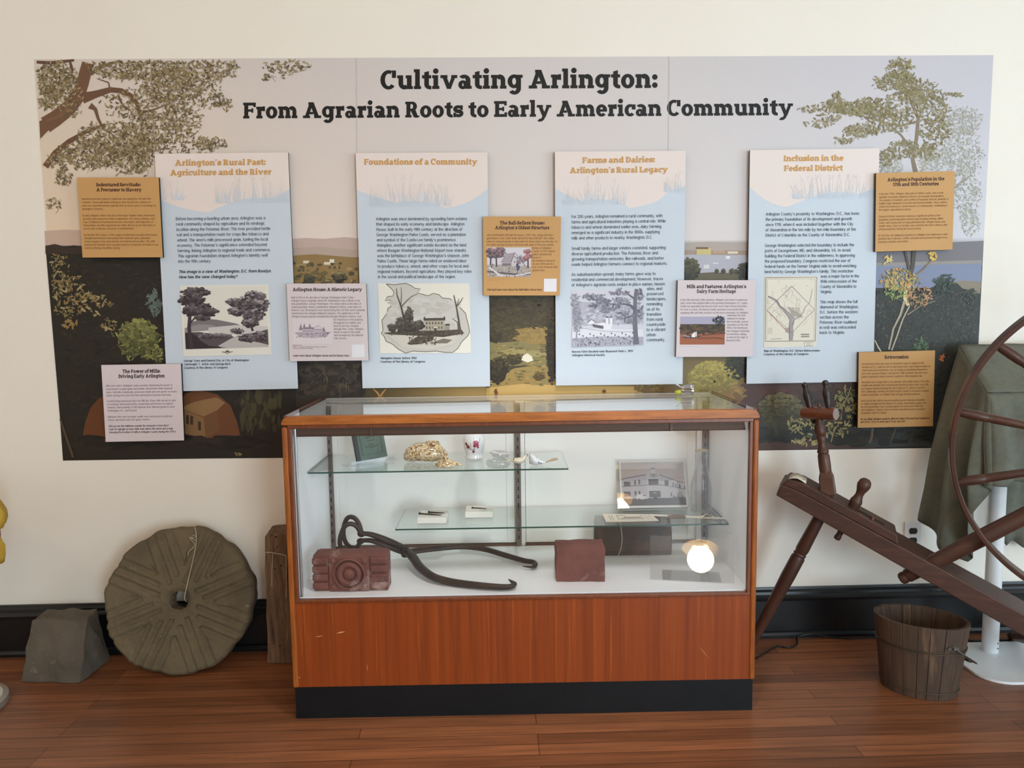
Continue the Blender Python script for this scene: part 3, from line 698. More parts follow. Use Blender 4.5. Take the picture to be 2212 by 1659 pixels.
P.stroke([(1885, 925, 5), (1883, 945, 5), (1878, 958, 3)], (104, 92, 74)); P.stroke([(1935, 925, 3), (1928, 945, 3), (1922, 958, 2)], (92, 82, 66))
P.leaves(R_, 1945, 605, 38, 24, 230, 4.6, [(214, 184, 120), (196, 172, 112), (160, 148, 96), (222, 160, 96), (118, 122, 80)]); P.leaves(R_, 1985, 640, 28, 24, 90, 4.6, [(206, 156, 112), (190, 140, 96), (140, 128, 96)])
P.leaves(R_, 1935, 630, 22, 16, 60, 4.4, [(150, 168, 104), (130, 148, 92)]); P.leaves(R_, 1918, 562, 12, 10, 14, 6.5, [(226, 200, 130)]); P.leaves(R_, 2016, 555, 8, 8, 8, 8, [(236, 194, 96)])
P.leaves(R_, 2034, 775, 4, 7, 6, 6, [(206, 120, 76)]); P.leaves(R_, 1770, 920, 70, 26, 110, 6, [(140, 130, 84), (118, 110, 74), (160, 148, 98)]); P.leaves(R_, 1830, 870, 26, 34, 80, 5.5, [(150, 138, 86), (110, 118, 80), (132, 120, 78)]); P.leaves(R_, 1740, 955, 30, 8, 40, 6, [(176, 156, 104), (140, 124, 84)])
P.stroke([(1838, 835, 2), (1832, 855, 2.5), (1815, 880, 2.5), (1800, 890, 2)], (150, 138, 98)); P.stroke([(1812, 915, 2.5), (1802, 930, 3), (1795, 955, 3)], (132, 116, 78))
P.n = N0
# the big tree leaning in from the upper corner
P.layer(); BK = (118, 84, 62)
P.stroke([(98, 270, 36), (120, 256, 34), (150, 232, 32), (168, 208, 30), (178, 180, 27), (186, 150, 26), (190, 136, 25)], BK); P.add([(85, 262), (110, 250), (112, 274), (96, 290), (87, 300)], BK)
P.stroke([(79, 134, 6), (110, 136, 8), (160, 130, 5)], (104, 74, 56)); P.layer()
P.stroke([(178, 212, 24), (205, 204, 16), (238, 194, 12), (262, 196, 11), (282, 206, 10), (297, 225, 9), (302, 246, 8)], (112, 80, 60)); P.stroke([(302, 242, 8), (322, 240, 5), (345, 232, 3), (370, 222, 2)], (116, 88, 66))
P.stroke([(194, 228, 14), (206, 236, 8), (212, 256, 6), (222, 276, 5)], (116, 84, 62)); P.stroke([(238, 194, 4), (234, 178, 3), (210, 170, 2)], (116, 90, 70)); P.stroke([(255, 205, 5), (264, 226, 4), (280, 238, 4)], (112, 84, 64))
P.stroke([(98, 360, 14), (120, 330, 13), (150, 305, 11), (185, 285, 8), (225, 270, 6)], (112, 80, 58)); P.stroke([(150, 232, 12), (130, 250, 8), (100, 262, 5)], (128, 94, 68))
P.stroke([(150, 130, 5), (156, 150, 6), (152, 168, 4)], (104, 76, 58)); P.stroke([(196, 160, 8), (225, 140, 6), (260, 131, 4)], (120, 92, 70)); P.stroke([(302, 246, 5), (308, 290, 3), (330, 330, 2)], (116, 90, 70))
TL = [(104, 90, 64), (128, 112, 78), (160, 142, 104), (88, 74, 52), (148, 128, 88), (122, 102, 70), (176, 158, 122)]
for cx, cy, rx, ry, n in ((120, 170, 42, 34, 240), (105, 212, 26, 22, 90), (300, 148, 100, 24, 330), (370, 185, 62, 38, 280), (320, 225, 90, 34, 200), (420, 160, 60, 32, 150), (478, 150, 36, 20, 60), (486, 226, 22, 12, 26), (452, 208, 30, 24, 50),
                          (245, 300, 80, 34, 300), (330, 285, 60, 42, 240), (395, 262, 40, 34, 110), (452, 310, 36, 14, 60), (200, 335, 70, 30, 240), (285, 345, 46, 30, 140), (300, 330, 20, 40, 60), (128, 345, 24, 18, 60), (138, 382, 18, 18, 36), (112, 440, 20, 12, 22),
                          (620, 142, 44, 16, 60), (574, 166, 9, 7, 10), (610, 160, 6, 8, 6), (505, 138, 12, 8, 10), (350, 320, 90, 30, 100), (150, 215, 30, 40, 60)):
    for q in range(max(2, n//16)):
        x, y = cx+R_.uniform(-rx, rx)*.75, cy+R_.uniform(-ry, ry)*.75; a = R_.uniform(0, 6.28)
        if in_mural(x, y, 26): P.stroke([(x, y, 1.4), (x+9*math.cos(a), y+9*math.sin(a), 1), (x+18*math.cos(a+.5), y+18*math.sin(a+.5), .5)], (120, 96, 74))
    P.leaves(R_, cx, cy, rx*1.04, ry*1.04, int(n*1.85), 4.6, TL)
P.n = N0
# the slender tree on the other side and the pale one behind it
PA = [(182, 180, 166), (166, 166, 150), (196, 192, 182), (172, 170, 148)]
for cx, cy, rx, ry, n in ((2080, 262, 42, 30, 130), (2078, 330, 44, 50, 200), (2085, 410, 34, 50, 130), (2095, 480, 22, 30, 60), (2020, 345, 40, 24, 90), (1925, 360, 26, 18, 60)): P.leaves(R_, cx, cy, rx, ry, int(n*2.6), 3.4, PA, False)
P.layer(); BT = (142, 126, 104)
P.stroke([(1978, 372, 10), (1972, 345, 8), (1980, 300, 7), (1984, 255, 7), (1968, 220, 5), (1955, 185, 4), (1948, 150, 2)], BT); P.stroke([(1983, 262, 5), (1945, 272, 4), (1900, 262, 3), (1860, 250, 2), (1810, 240, 1.5)], BT); P.stroke([(1976, 330, 5), (1945, 290, 4), (1920, 268, 3), (1890, 255, 2)], BT)
P.stroke([(1984, 255, 4), (2000, 225, 3), (2010, 200, 1.5)], BT); P.stroke([(1990, 372, 5), (2000, 350, 3), (2006, 335, 2)], (190, 178, 152)); P.stroke([(2062, 406, 6), (2080, 392, 4), (2096, 380, 2)], (160, 148, 130))
TR = [(138, 126, 94), (158, 146, 112), (122, 110, 78), (172, 160, 128), (130, 118, 74), (148, 140, 104)]
for cx, cy, rx, ry, n in ((1945, 148, 28, 22, 100), (1930, 176, 44, 18, 120), (1965, 188, 30, 24, 90), (1975, 205, 46, 14, 60), (1845, 234, 48, 15, 170), (1805, 226, 26, 14, 60), (1808, 206, 10, 8, 14), (1755, 236, 30, 8, 22), (1768, 268, 34, 9, 24), (1790, 252, 30, 10, 24), (1862, 282, 40, 14, 100), (1822, 302, 22, 9, 22), (1885, 240, 40, 18, 90),
                          (1925, 262, 46, 24, 110), (1990, 195, 40, 24, 80), (2015, 235, 34, 34, 110), (2020, 282, 34, 30, 110), (2055, 206, 22, 7, 18), (1955, 322, 36, 20, 90), (1915, 340, 20, 18, 50), (2005, 325, 24, 18, 60), (1880, 220, 24, 10, 30), (1944, 230, 50, 30, 80)):
    P.leaves(R_, cx, cy, rx, ry, int(n*1.8), 4.4, TR)
# seams between the strips
P.layer()
P.stroke([(769.5, 126, .8), (771, 330, .8)], (190, 180, 176)); P.stroke([(1445.5, 123, .8), (1443.5, 326, .8)], (188, 180, 178))
print('mural layers', P.n)
o = P.build('printed_scene', None); o.data.transform(Matrix.Translation(-mural.location)); o.parent = mural
T = Print(-.0013, PRINT_K)
for dx in (0,):
    T.text('Cultivating Arlington:', 821.6, 192.8, 1420.6, 40.5, -.0048, True, (17, 16, 16)); T.layer()
    T.text('From Agrarian Roots to Early American Community', 525.2, 256, 1713.1, 34.3, -.0061, True, (17, 16, 16))
o = T.build('title_lettering', None); o.data.transform(Matrix.Translation(-mural.location)); o.parent = mural

# ---------------------------------------------------------------- text boards on the wall
M_edge = mat('board_core_black', (22, 20, 19), .6)
R_ = random.Random(23)
BLUE = (208, 217, 227); CREAM = (238, 223, 216); ORANGE = (208, 156, 88); BROWN = (205, 157, 98); PINK = (222, 208, 210)
def sign(name, label, cat, q, y, thick, back, face):
    """a stiff board: printed front, black foam core; q = front corners in photo points"""
    P = Print(y-.0002, PRINT_K)
    t = thing(name, label, cat, (W(*q[2], y)+W(*q[3], y))/2)
    b = MB(); F = [W(x, yy, y) for x, yy in q]; B = [Vector((p.x, y+thick, p.z)) for p in F]
    b.poly(F[::-1], 0); b.poly(B, 1)
    for i in range(4): j = (i+1) % 4; b.poly([F[i], F[j], B[j], B[i]], 1)
    if back > 0:                                   # stand-off block between board and mural
        c = sum(F, Vector())/4; b.box(c.x-.04, y+thick, c.z-.04, c.x+.04, y+thick+back, c.z+.04, 1)
    o = b.obj('board', [mat('board_face_'+name+str(face), face, .5, spec=.35), M_edge], None)
    o.data.transform(Matrix.Translation(-t.location)); o.parent = t
    return t, P, Pic(P, q)
def attach(P, name, t):
    o = P.build(name, None); o.data.transform(Matrix.Translation(-t.location)); o.parent = t; return o
def fresh(P): return Print(P.y-P.n*P.st-.0002, PRINT_K)
YB = -.022; YC = -.040
def big_board(label, q, left, low, right, grass, hill, heads, paras, caps, pic, slope):
    t, P, U = sign('exhibit_board', label, 'sign', q, YB, .010, .0075, BLUE)
    # cream upper field that dips in a bowl, with a grassy bank cutting into it
    pts = [U.m(0, 0), U.m(1, 0), U.m(1, right)]
    for k in range(1, 16):
        u = 1-k/16; d = (u-low[0])/((1-low[0]) if u > low[0] else low[0]); e = right if u > low[0] else left
        pts.append(U.m(u, low[1]-(low[1]-e)*abs(d)**2))
    pts.append(U.m(0, left)); P.layer(); P.add(pts, CREAM); P.layer()
    for (u0, u1, v, h) in hill:
        hp = [(u0+(u1-u0)*k/24, v-h*math.sin(math.pi*k/24)) for k in range(25)]; hp = [U.m(a, c) for a, c in hp if a <= 1]; ue = min(u1, 1.)
        P.add(hp+[U.m(ue, v+.04), U.m(u0, v+.04)], BLUE)
    P.layer()
    for (u0, u1, v, h, n) in grass:
        for k in range(int(n*.8)):
            if k % 20 == 0: P.layer()
            u = R_.uniform(u0, u1); hh = .66*h*R_.uniform(.1, 1)**1.7*(.55+.45*math.sin(math.pi*(u-u0)/(u1-u0))); lean = R_.uniform(-.045, .045)
            c = R_.choice([(230, 220, 216), (224, 216, 214), (226, 222, 222), (222, 214, 212)])
            x, y = U.m(u, v+.012); x1, y1 = U.m(u+lean*.5, v-hh*.6); x2, y2 = U.m(u+lean, v-hh)
            P.stroke([(x, y, 1.0), (x1, y1, .8)], BLUE); P.stroke([(x1, y1, .8), (x2, y2, .5)], c)
            if hh > h*.5:
                for j in range(3): P.leaf(x2+R_.uniform(-3, 3), y2+R_.uniform(-3, 3), 2.2, R_.uniform(0, 6), (222, 213, 210), False)
    attach(P, 'printed_field', t)
    H = fresh(P)
    for s, x0, y0, x1, cap in heads: H.text(s, x0, y0, x1, cap, slope, True, ORANGE)
    attach(H, 'heading_text', t)
    B = fresh(P)
    for lines, a, z, cap, ref, st in paras:
        B.para(lines, a, z, cap, ref, slope, (66, 74, 86) if st == 0 else (34, 38, 44), .14 if st == 0 else .2, 0 if st < 2 else .2)
    attach(B, 'body_text', t)
    K = fresh(P)
    for lines, a, z, cap, ref, st in caps: K.para(lines, a, z, cap, ref, slope, (56, 62, 72), .19)
    attach(K, 'caption_text', t)
    G = fresh(P); pic(Pic(G, pic.q), G); attach(G, 'picture', t)
    return t
# -- pictures -------------------------------------------------------------
def pic_etching(U, P):
    R = random.Random(1); U.rect(0, 0, 1, 1, (232, 228, 216)); P.layer()
    ink = (66, 54, 60); mid = (128, 118, 122)
    U.add([(.03, .03), (.97, .03), (.97, .88), (.03, .90)], (228, 223, 212)); P.layer()
    U.add([(.1, .52), (.25, .47), (.4, .49), (.62, .55), (.7, .60), (.1, .62)], mid); P.layer()
    U.add([(.03, .6), (.2, .55), (.34, .56), (.45, .62), (.3, .64), (.03, .66)], (150, 142, 144)); U.add([(.55, .63), (.65, .59), (.76, .62), (.7, .66)], (110, 100, 106)); U.add([(.3, .6), (.62, .57), (.97, .60), (.97, .68), (.3, .72)], (206, 200, 196)); P.layer()
    U.add([(.03, .66), (.2, .66), (.5, .72), (.6, .74), (.97, .64), (.97, .89), (.03, .90)], (90, 78, 82)); P.layer()
    U.add([(.40, .86), (.55, .76), (.62, .72), (.64, .75), (.97, .86), (.97, .89), (.45, .9)], (190, 182, 180)); P.layer()
    for u, v, ru, rv in ((.28, .72, .09, .04), (.42, .72, .07, .035), (.62, .66, .07, .04), (.74, .76, .12, .07), (.88, .74, .09, .08), (.5, .73, .06, .03)): U.tuft(R, u, v, ru, rv, 40, 3.2, ink, (150, 140, 144))
    P.layer(); U.add([(.03, .68), (.09, .66), (.17, .72), (.2, .78), (.3, .86), (.5, .885), (.03, .895)], (52, 42, 48)); P.layer()
    U.taper([(.10, .9, 6), (.08, .6, 8), (.10, .4, 7), (.14, .2, 4)], ink); U.taper([(.08, .55, 4), (.16, .45, 3), (.24, .36, 2)], ink); U.taper([(.80, .66, 5), (.76, .5, 5), (.8, .3, 4)], ink)
    for u, v, ru, rv in ((.17, .10, .16, .07), (.13, .2, .15, .09), (.2, .32, .17, .09), (.3, .38, .12, .06), (.12, .36, .1, .07), (.24, .46, .08, .03)): U.tuft(R, u, v, ru, rv, 70, 4.2, (54, 44, 50), (120, 108, 112))
    for u, v, ru, rv in ((.84, .16, .12, .07), (.72, .26, .16, .09), (.9, .3, .09, .12), (.66, .38, .14, .06), (.82, .44, .13, .09), (.78, .54, .09, .07), (.6, .24, .08, .05)): U.tuft(R, u, v, ru, rv, 70, 4, (60, 50, 56), (172, 162, 162))
    P.layer()
    U.taper([(.47, .955, 1.5), (.5, .935, 4), (.53, .955, 1.5)], (90, 76, 66)); U.line([(.44, .945), (.48, .955), (.5, .975), (.52, .955), (.56, .945)], 1.4, (84, 72, 62))
def pic_house_vignette(U, P):
    R = random.Random(2); U.rect(0, 0, 1, 1, (238, 233, 220)); P.layer()
    edge = [(.09, .01), (.14, .07), (.17, .12), (.16, .18), (.1, .19), (.07, .25), (.13, .24), (.16, .3), (.1, .36), (.09, .43), (.03, .53), (.04, .66), (.02, .72), (.05, .76), (.07, .83), (.14, .87), (.2, .94), (.28, 1.), (.36, .97), (.5, .98), (.62, .97), (.72, .99), (.8, .99), (.86, .93), (.9, .84), (.97, .75), (.99, .7), (.98, .6), (.96, .5), (.95, .43), (.88, .33), (.84, .27), (.78, .22), (.70, .21), (.66, .16), (.6, .145), (.54, .18), (.48, .155), (.43, .14), (.46, .08), (.4, .07), (.36, .03), (.3, .0), (.18, .02)]
    U.add(edge, (206, 202, 194)); P.layer(); U.line(edge+[edge[0]], 1.6, (112, 102, 90)); P.layer()
    for k in range(90):
        if k % 10 == 0: P.layer()
        x, y = U.m(R.uniform(.14, .86), R.uniform(.24, .6)); P.blob(x, y, R.uniform(5, 14), R.uniform(3, 8), R.choice([(210, 206, 199), (198, 193, 185), (214, 210, 203), (203, 198, 190)]), 10, .3, R)
    P.layer(); U.add([(.08, .74), (.5, .74), (.88, .74), (.8, .88), (.55, .95), (.25, .92)], (212, 206, 194)); P.layer()
    dk = (74, 66, 58)
    U.add([(.50, .53), (.71, .53), (.72, .69), (.50, .69)], (176, 166, 148)); U.add([(.49, .535), (.5, .50), (.72, .495), (.725, .53)], (82, 74, 66)); U.add([(.72, .6), (.77, .6), (.77, .69), (.72, .69)], (160, 150, 134)); U.add([(.715, .605), (.73, .58), (.775, .58), (.775, .605)], (82, 74, 66)); P.layer()
    for k in range(6):
        for v in (.555, .62): U.rect(.515+k*.033, v, .527+k*.033, v+.03, dk)
    U.rect(.60, .64, .63, .69, (92, 80, 70)); U.add([(.58, .64), (.615, .615), (.65, .64)], (220, 212, 196)); U.rect(.49, .48, .505, .53, dk); U.rect(.71, .475, .725, .53, dk)
    for u, v, ru, rv, n in ((.33, .50, .05, .17, 70), (.24, .60, .07, .11, 60), (.14, .64, .04, .06, 30), (.39, .61, .09, .08, 60), (.45, .60, .05, .07, 30), (.3, .62, .1, .08, 50)): U.tuft(R, u, v, ru, rv, n, 3.4, (64, 58, 52), (120, 112, 102))
    P.layer(); U.add([(.04, .71), (.3, .68), (.6, .68), (.9, .66), (.93, .72), (.7, .77), (.4, .75), (.1, .73)], (80, 72, 62)); P.layer(); U.add([(.3, .86), (.4, .77), (.6, .74), (.58, .82), (.45, .87), (.34, .88)], (92, 82, 72)); U.add([(.55, .86), (.7, .79), (.8, .81), (.74, .86)], (130, 118, 104))
    U.specks(R, .1, .68, .92, .74, 120, 3, [(64, 58, 50), (110, 100, 88)]); U.specks(R, .32, .76, .62, .87, 120, 3, [(60, 54, 48), (120, 108, 94)]); P.layer()
    U.taper([(.30, .64, 5), (.27, .48, 4), (.245, .33, 3), (.205, .17, 2), (.2, .07, 1)], dk); U.taper([(.25, .33, 3), (.31, .25, 2), (.36, .19, 1.4), (.43, .15, 1)], (110, 98, 84)); U.taper([(.245, .3, 2), (.255, .15, 1.4), (.25, .06, 1)], (110, 98, 84))
    U.taper([(.89, .7, 4), (.87, .5, 4), (.85, .33, 3), (.825, .17, 2)], (100, 88, 76)); U.taper([(.855, .33, 2.5), (.9, .26, 1.8), (.925, .2, 1)], (100, 88, 76)); U.taper([(.87, .68, 3), (.86, .56, 2), (.8, .5, 1)], (100, 88, 76)); U.taper([(.855, .33, 2), (.88, .22, 1)], (110, 98, 84))
def pic_farm(U, P):
    R = random.Random(3); U.rect(0, 0, 1, 1, (214, 212, 222)); P.layer()
    dk, md, lt = (100, 98, 112), (160, 158, 172), (236, 234, 240)
    U.add([(0, .2), (.25, .22), (.6, .28), (1, .3), (1, .62), (0, .62)], (186, 184, 196)); P.layer()
    for k in range(160):
        if k % 10 == 0: P.layer()
        x, y = U.m(R.uniform(.05, .97), R.uniform(.24, .62)); P.blob(x, y, R.uniform(2, 7), R.uniform(1.5, 4), R.choice([md, (196, 194, 206), (176, 174, 188), (206, 204, 214)]), 8, .3, R)
    P.layer(); U.add([(0, .66), (.3, .68), (1, .72), (1, .86), (0, .86)], (226, 224, 232)); U.add([(0, .84), (.4, .82), (1, .85), (1, .99), (0, .99)], (176, 174, 186)); P.layer()
    U.add([(.28, .6), (.44, .63), (.44, .69), (.3, .65)], dk); U.add([(.28, .6), (.45, .58), (.5, .62), (.45, .64)], lt); U.add([(.44, .64), (.5, .59), (.55, .64), (.55, .70), (.44, .70)], lt); U.rect(.485, .66, .505, .7, dk)
    U.rect(.47, .5, .51, .62, lt); U.rect(.525, .5, .565, .66, lt); U.add([(.47, .5), (.49, .47), (.51, .5)], dk); U.add([(.525, .5), (.545, .47), (.565, .5)], dk); U.add([(.21, .58), (.27, .52), (.32, .56), (.3, .6), (.23, .61)], lt); U.line([(.21, .58), (.27, .52), (.32, .56)], 1.6, dk); P.layer()
    for k in range(16): U.taper([(.1+k*.05, .76+.03*(k % 3), 3), (.105+k*.05, .79+.03*(k % 3), 2)], dk); 
    U.line([(.1, .66), (.3, .7), (.5, .74), (.9, .76)], 1, md)
    U.specks(R, .02, .85, .96, .98, 180, 3.4, [md, dk, (200, 198, 208), (140, 138, 152)]); P.layer()
    U.taper([(.90, .98, 13), (.89, .8, 10), (.88, .5, 9), (.885, .2, 7), (.9, 0, 6)], (112, 110, 122)); U.taper([(.88, .36, 6), (.82, .29, 5), (.74, .26, 4), (.6, .27, 2), (.48, .24, 1.4)], dk); U.taper([(.88, .18, 4), (.8, .1, 3), (.68, .04, 2)], dk); U.taper([(.06, .9, 4), (.07, .6, 3), (.06, .3, 1.5)], md)
    for u, v, ru, rv, n in ((.24, .12, .08, .05, 40), (.36, .14, .10, .06, 40), (.45, .22, .1, .05, 40), (.55, .3, .12, .06, 50), (.46, .36, .08, .05, 30), (.3, .28, .06, .05, 24), (.7, .2, .12, .06, 40), (.72, .46, .14, .07, 50), (.66, .06, .14, .05, 40), (.95, .1, .05, .1, 30), (.95, .4, .05, .14, 30), (.8, .57, .07, .03, 20)): P.leaves(R, *U.m(u, v), abs(U.m(u+ru, v)[0]-U.m(u, v)[0]), abs(U.m(u, v+rv)[1]-U.m(u, v)[1]), n, 4.2, [dk, md, (128, 126, 140), (150, 148, 162)])
    for u, v, rv in ((.05, .2, .12), (.06, .42, .14), (.07, .62, .12)): P.leaves(R, *U.m(u, v), 9, 18, 50, 3.4, [md, (140, 138, 152), (180, 178, 190)])
def pic_map(U, P):
    R = random.Random(5); U.rect(0, 0, 1, 1, (232, 224, 206)); P.layer()
    for a, w, c in ((.022, 1.6, (120, 114, 104)), (.05, .7, (150, 142, 132))): U.line([(a, a*.8), (1-a, a*.8), (1-a, .925-a*.3), (a, .925-a*.3), (a, a*.8)], w, c)
    for k in range(26):
        u, v = R.uniform(.07, .9), R.uniform(.05, .5); pts = [(u, v)]
        for j in range(5): u += R.uniform(-.07, .07); v += R.uniform(.0, .06); pts.append((min(max(u, .06), .93), min(v, .88)))
        U.line(pts, .6, (176, 168, 158))
    P.layer(); D = [(.51, .14), (.95, .475), (.53, .80), (.05, .48), (.51, .14)]; U.line(D, 1.2, (140, 122, 116)); U.line([(.05, .48), (.49, .82)], 1.2, (176, 96, 92))
    rv = (166, 158, 158)
    U.taper([(.07, .28, 3), (.16, .31, 3), (.24, .35, 4), (.29, .42, 4), (.36, .46, 5), (.4, .50, 6), (.45, .53, 9), (.53, .60, 12), (.52, .66, 11), (.50, .72, 9), (.51, .80, 9), (.51, .91, 8)], rv); U.taper([(.53, .62, 5), (.6, .60, 4), (.68, .57, 3), (.75, .5, 2.5), (.77, .44, 2), (.85, .38, 2), (.88, .28, 2), (.9, .18, 1.4)], (182, 174, 170)); P.layer()
    U.line([(.07, .28), (.16, .305), (.24, .345), (.29, .415), (.36, .455), (.43, .5)], .8, (96, 90, 86)); U.line([(.07, .29), (.22, .36), (.3, .45), (.4, .52), (.48, .6), (.49, .7), (.485, .91)], .8, (104, 96, 92)); U.line([(.57, .6), (.54, .7), (.56, .8), (.535, .91)], .8, (104, 96, 92))
    for k in range(11): U.line([(.44+k*.025, .42+k*.012), (.55+k*.018, .56+k*.002)], .6, (150, 136, 130)); U.line([(.42+k*.012, .44+k*.012), (.66+k*.008, .45+k*.014)], .6, (150, 136, 130))
    for k in range(6): U.line([(.40+k*.015, .73), (.42+k*.015, .79)], .6, (150, 130, 126)); U.line([(.40, .73+k*.012), (.5, .74+k*.012)], .6, (150, 130, 126))
    P.layer()
    for v, u0, u1 in ((.82, .70, .86), (.83, .70, .86), (.85, .71, .86), (.86, .70, .86)): U.line([(u0, v), (u1, v)], 1.1, (116, 108, 100))
    for k in range(6): U.line([(.07, .73+k*.015), (.16, .73+k*.015)], .6, (166, 156, 146))
    U.line([(.13, .885), (.34, .88)], .9, (120, 112, 104)); U.add([(.77, .935), (.93, .935), (.93, .99), (.77, .99)], (238, 234, 222)); P.layer(); U.line([(.77, .935), (.93, .935), (.93, .99), (.77, .99), (.77, .935)], .9, (110, 104, 98)); U.line([(.8, .955), (.9, .955)], 1, (140, 134, 126)); U.line([(.8, .975), (.9, .975)], 1, (140, 134, 126))
    for k in range(14): x, y = U.m(R.uniform(.1, .9), R.uniform(.05, .7)); P.blob(x, y, .9, .9, (150, 142, 134), 6, .1, R)
def pic_log_house(U, P):
    R = random.Random(6); U.rect(0, 0, 1, 1, (214, 210, 216)); P.layer()
    U.add([(0, .6), (.3, .58), (.9, .62), (1, .66), (1, 1), (0, 1)], (176, 166, 158)); U.tuft(R, .76, .42, .1, .14, 30, 3, (130, 112, 126), (186, 172, 182)); P.layer()
    U.add([(.30, .52), (.44, .22), (.64, .17), (.54, .53)], (176, 166, 172)); U.add([(.54, .54), (.64, .17), (.74, .36), (.86, .62), (.55, .64)], (206, 198, 202)); U.rect(.34, .54, .56, .64, (150, 138, 142)); P.layer()
    for k in range(5): U.line([(.32+k*.022, .48-k*.055), (.555+k*.018, .48-k*.065)], .8, (130, 118, 128))
    U.line([(.54, .53), (.64, .17), (.74, .36), (.88, .64)], 1.3, (92, 74, 84)); U.rect(.41, .19, .46, .32, (180, 170, 176)); U.line([(.41, .33), (.41, .19), (.46, .19)], 1, (96, 82, 92))
    for k in range(6): U.rect(.36+k*.03, .53, .372+k*.03, .61, (84, 70, 78))
    U.rect(.63, .3, .65, .34, (84, 70, 78)); U.rect(.62, .47, .64, .52, (84, 70, 78)); P.layer()
    U.taper([(.08, .6, 3), (.09, .3, 3)], (80, 64, 72)); U.taper([(.22, .66, 3), (.21, .3, 3)], (80, 64, 72)); U.taper([(.94, .7, 4), (.94, .2, 2)], (110, 76, 78))
    for u, v in ((.08, .12), (.2, .16), (.28, .24), (.1, .28), (.3, .1)): U.tuft(R, u, v, .11, .1, 30, 3, (84, 80, 84), (190, 140, 150))
    for u, v in ((.92, .14), (.96, .3), (.9, .36)): U.tuft(R, u, v, .07, .08, 24, 3, (140, 84, 86), (206, 150, 146))
    P.layer(); U.line([(0, .82), (.3, .86), (.7, .92), (1, .9)], 3, (92, 76, 86)); U.line([(.04, .68), (.2, .84), (.34, .98)], 3.4, (226, 220, 226)); U.line([(.2, .94), (.6, .97), (1, .86)], 3, (220, 212, 218)); U.line([(.1, .7), (.12, .56), (.16, .6)], 1.8, (92, 76, 86))
    U.add([(.66, .62), (.70, .55), (.76, .66), (.72, .82), (.69, .8)], (86, 88, 118)); U.line([(.70, .78), (.69, .9)], 2, (60, 52, 62)); x, y = U.m(.69, .58); P.blob(x, y, 2.2, 2.4, (70, 56, 60), 8, .1, R)
    U.specks(R, .0, .7, 1, .99, 70, 3, [(96, 80, 90), (214, 206, 210), (140, 126, 130), (160, 130, 110)])
def pic_farm_photo(U, P):
    R = random.Random(7); U.rect(0, 0, 1, .3, (176, 170, 192)); U.rect(0, .27, 1, .62, (78, 60, 40)); U.add([(0, .6), (1, .55), (1, 1), (0, 1)], (164, 92, 58)); P.layer()
    for k in range(90):
        if k % 9 == 0: P.layer()
        x, y = U.m(R.uniform(.02, .98), R.uniform(.32, .6)); P.blob(x, y, R.uniform(2, 6), R.uniform(1.5, 4), R.choice([(96, 74, 44), (60, 48, 34), (110, 80, 50), (70, 52, 34)]), 8, .3, R)
    P.layer(); U.add([(.06, .68), (.3, .66), (.5, .7), (.3, .78), (.1, .76)], (70, 50, 46)); U.line([(.5, .66), (.99, .6)], 2, (96, 58, 38)); U.line([(.4, .78), (.8, .76), (.98, .8)], 1.6, (90, 54, 36)); P.layer()
    U.rect(.30, .56, .34, .74, (236, 230, 230)); U.rect(.345, .54, .375, .72, (226, 220, 222)); U.add([(.26, .64), (.30, .59), (.335, .64), (.335, .74), (.26, .74)], (240, 236, 234)); U.add([(.02, .68), (.1, .65), (.25, .72), (.2, .745)], (150, 140, 140))
    P.leaves(R, *U.m(.86, .14), 14, 9, 60, 3.2, [(38, 42, 40), (52, 56, 50)])
def pic_house_sketch(U, P):
    R = random.Random(8); U.rect(0, 0, 1, 1, (226, 214, 216)); P.layer(); g = (150, 132, 146); d = (122, 102, 120)
    U.add([(.05, .55), (.3, .5), (.95, .52), (.86, .72), (.5, .78), (.16, .74)], (196, 180, 190)); P.layer()
    for u, v, rv in ((.2, .3, .16), (.29, .28, .16), (.43, .28, .14), (.78, .4, .12)): U.add([(u-.05, v+rv), (u, v-rv*.7), (u+.05, v+rv)], g)
    P.layer(); U.add([(.24, .42), (.54, .42), (.54, .56), (.24, .56)], (206, 194, 202)); U.add([(.22, .42), (.27, .34), (.52, .34), (.55, .42)], g); U.add([(.5, .42), (.64, .27), (.78, .42)], (222, 210, 214)); U.rect(.52, .42, .76, .56, (216, 204, 210)); P.layer(); U.line([(.49, .42), (.64, .27), (.79, .42), (.49, .42)], .9, d)
    for k in range(6): U.rect(.535+k*.04, .43, .545+k*.04, .56, d)
    for k in range(7): U.rect(.26+k*.038, .46, .275+k*.038, .53, d)
    U.line([(.04, .58), (.5, .6), (.96, .55)], .8, g); U.specks(R, .08, .58, .9, .74, 60, 2.4, [g, (176, 158, 170), d])
def setq(f, q): f.q = q; return f
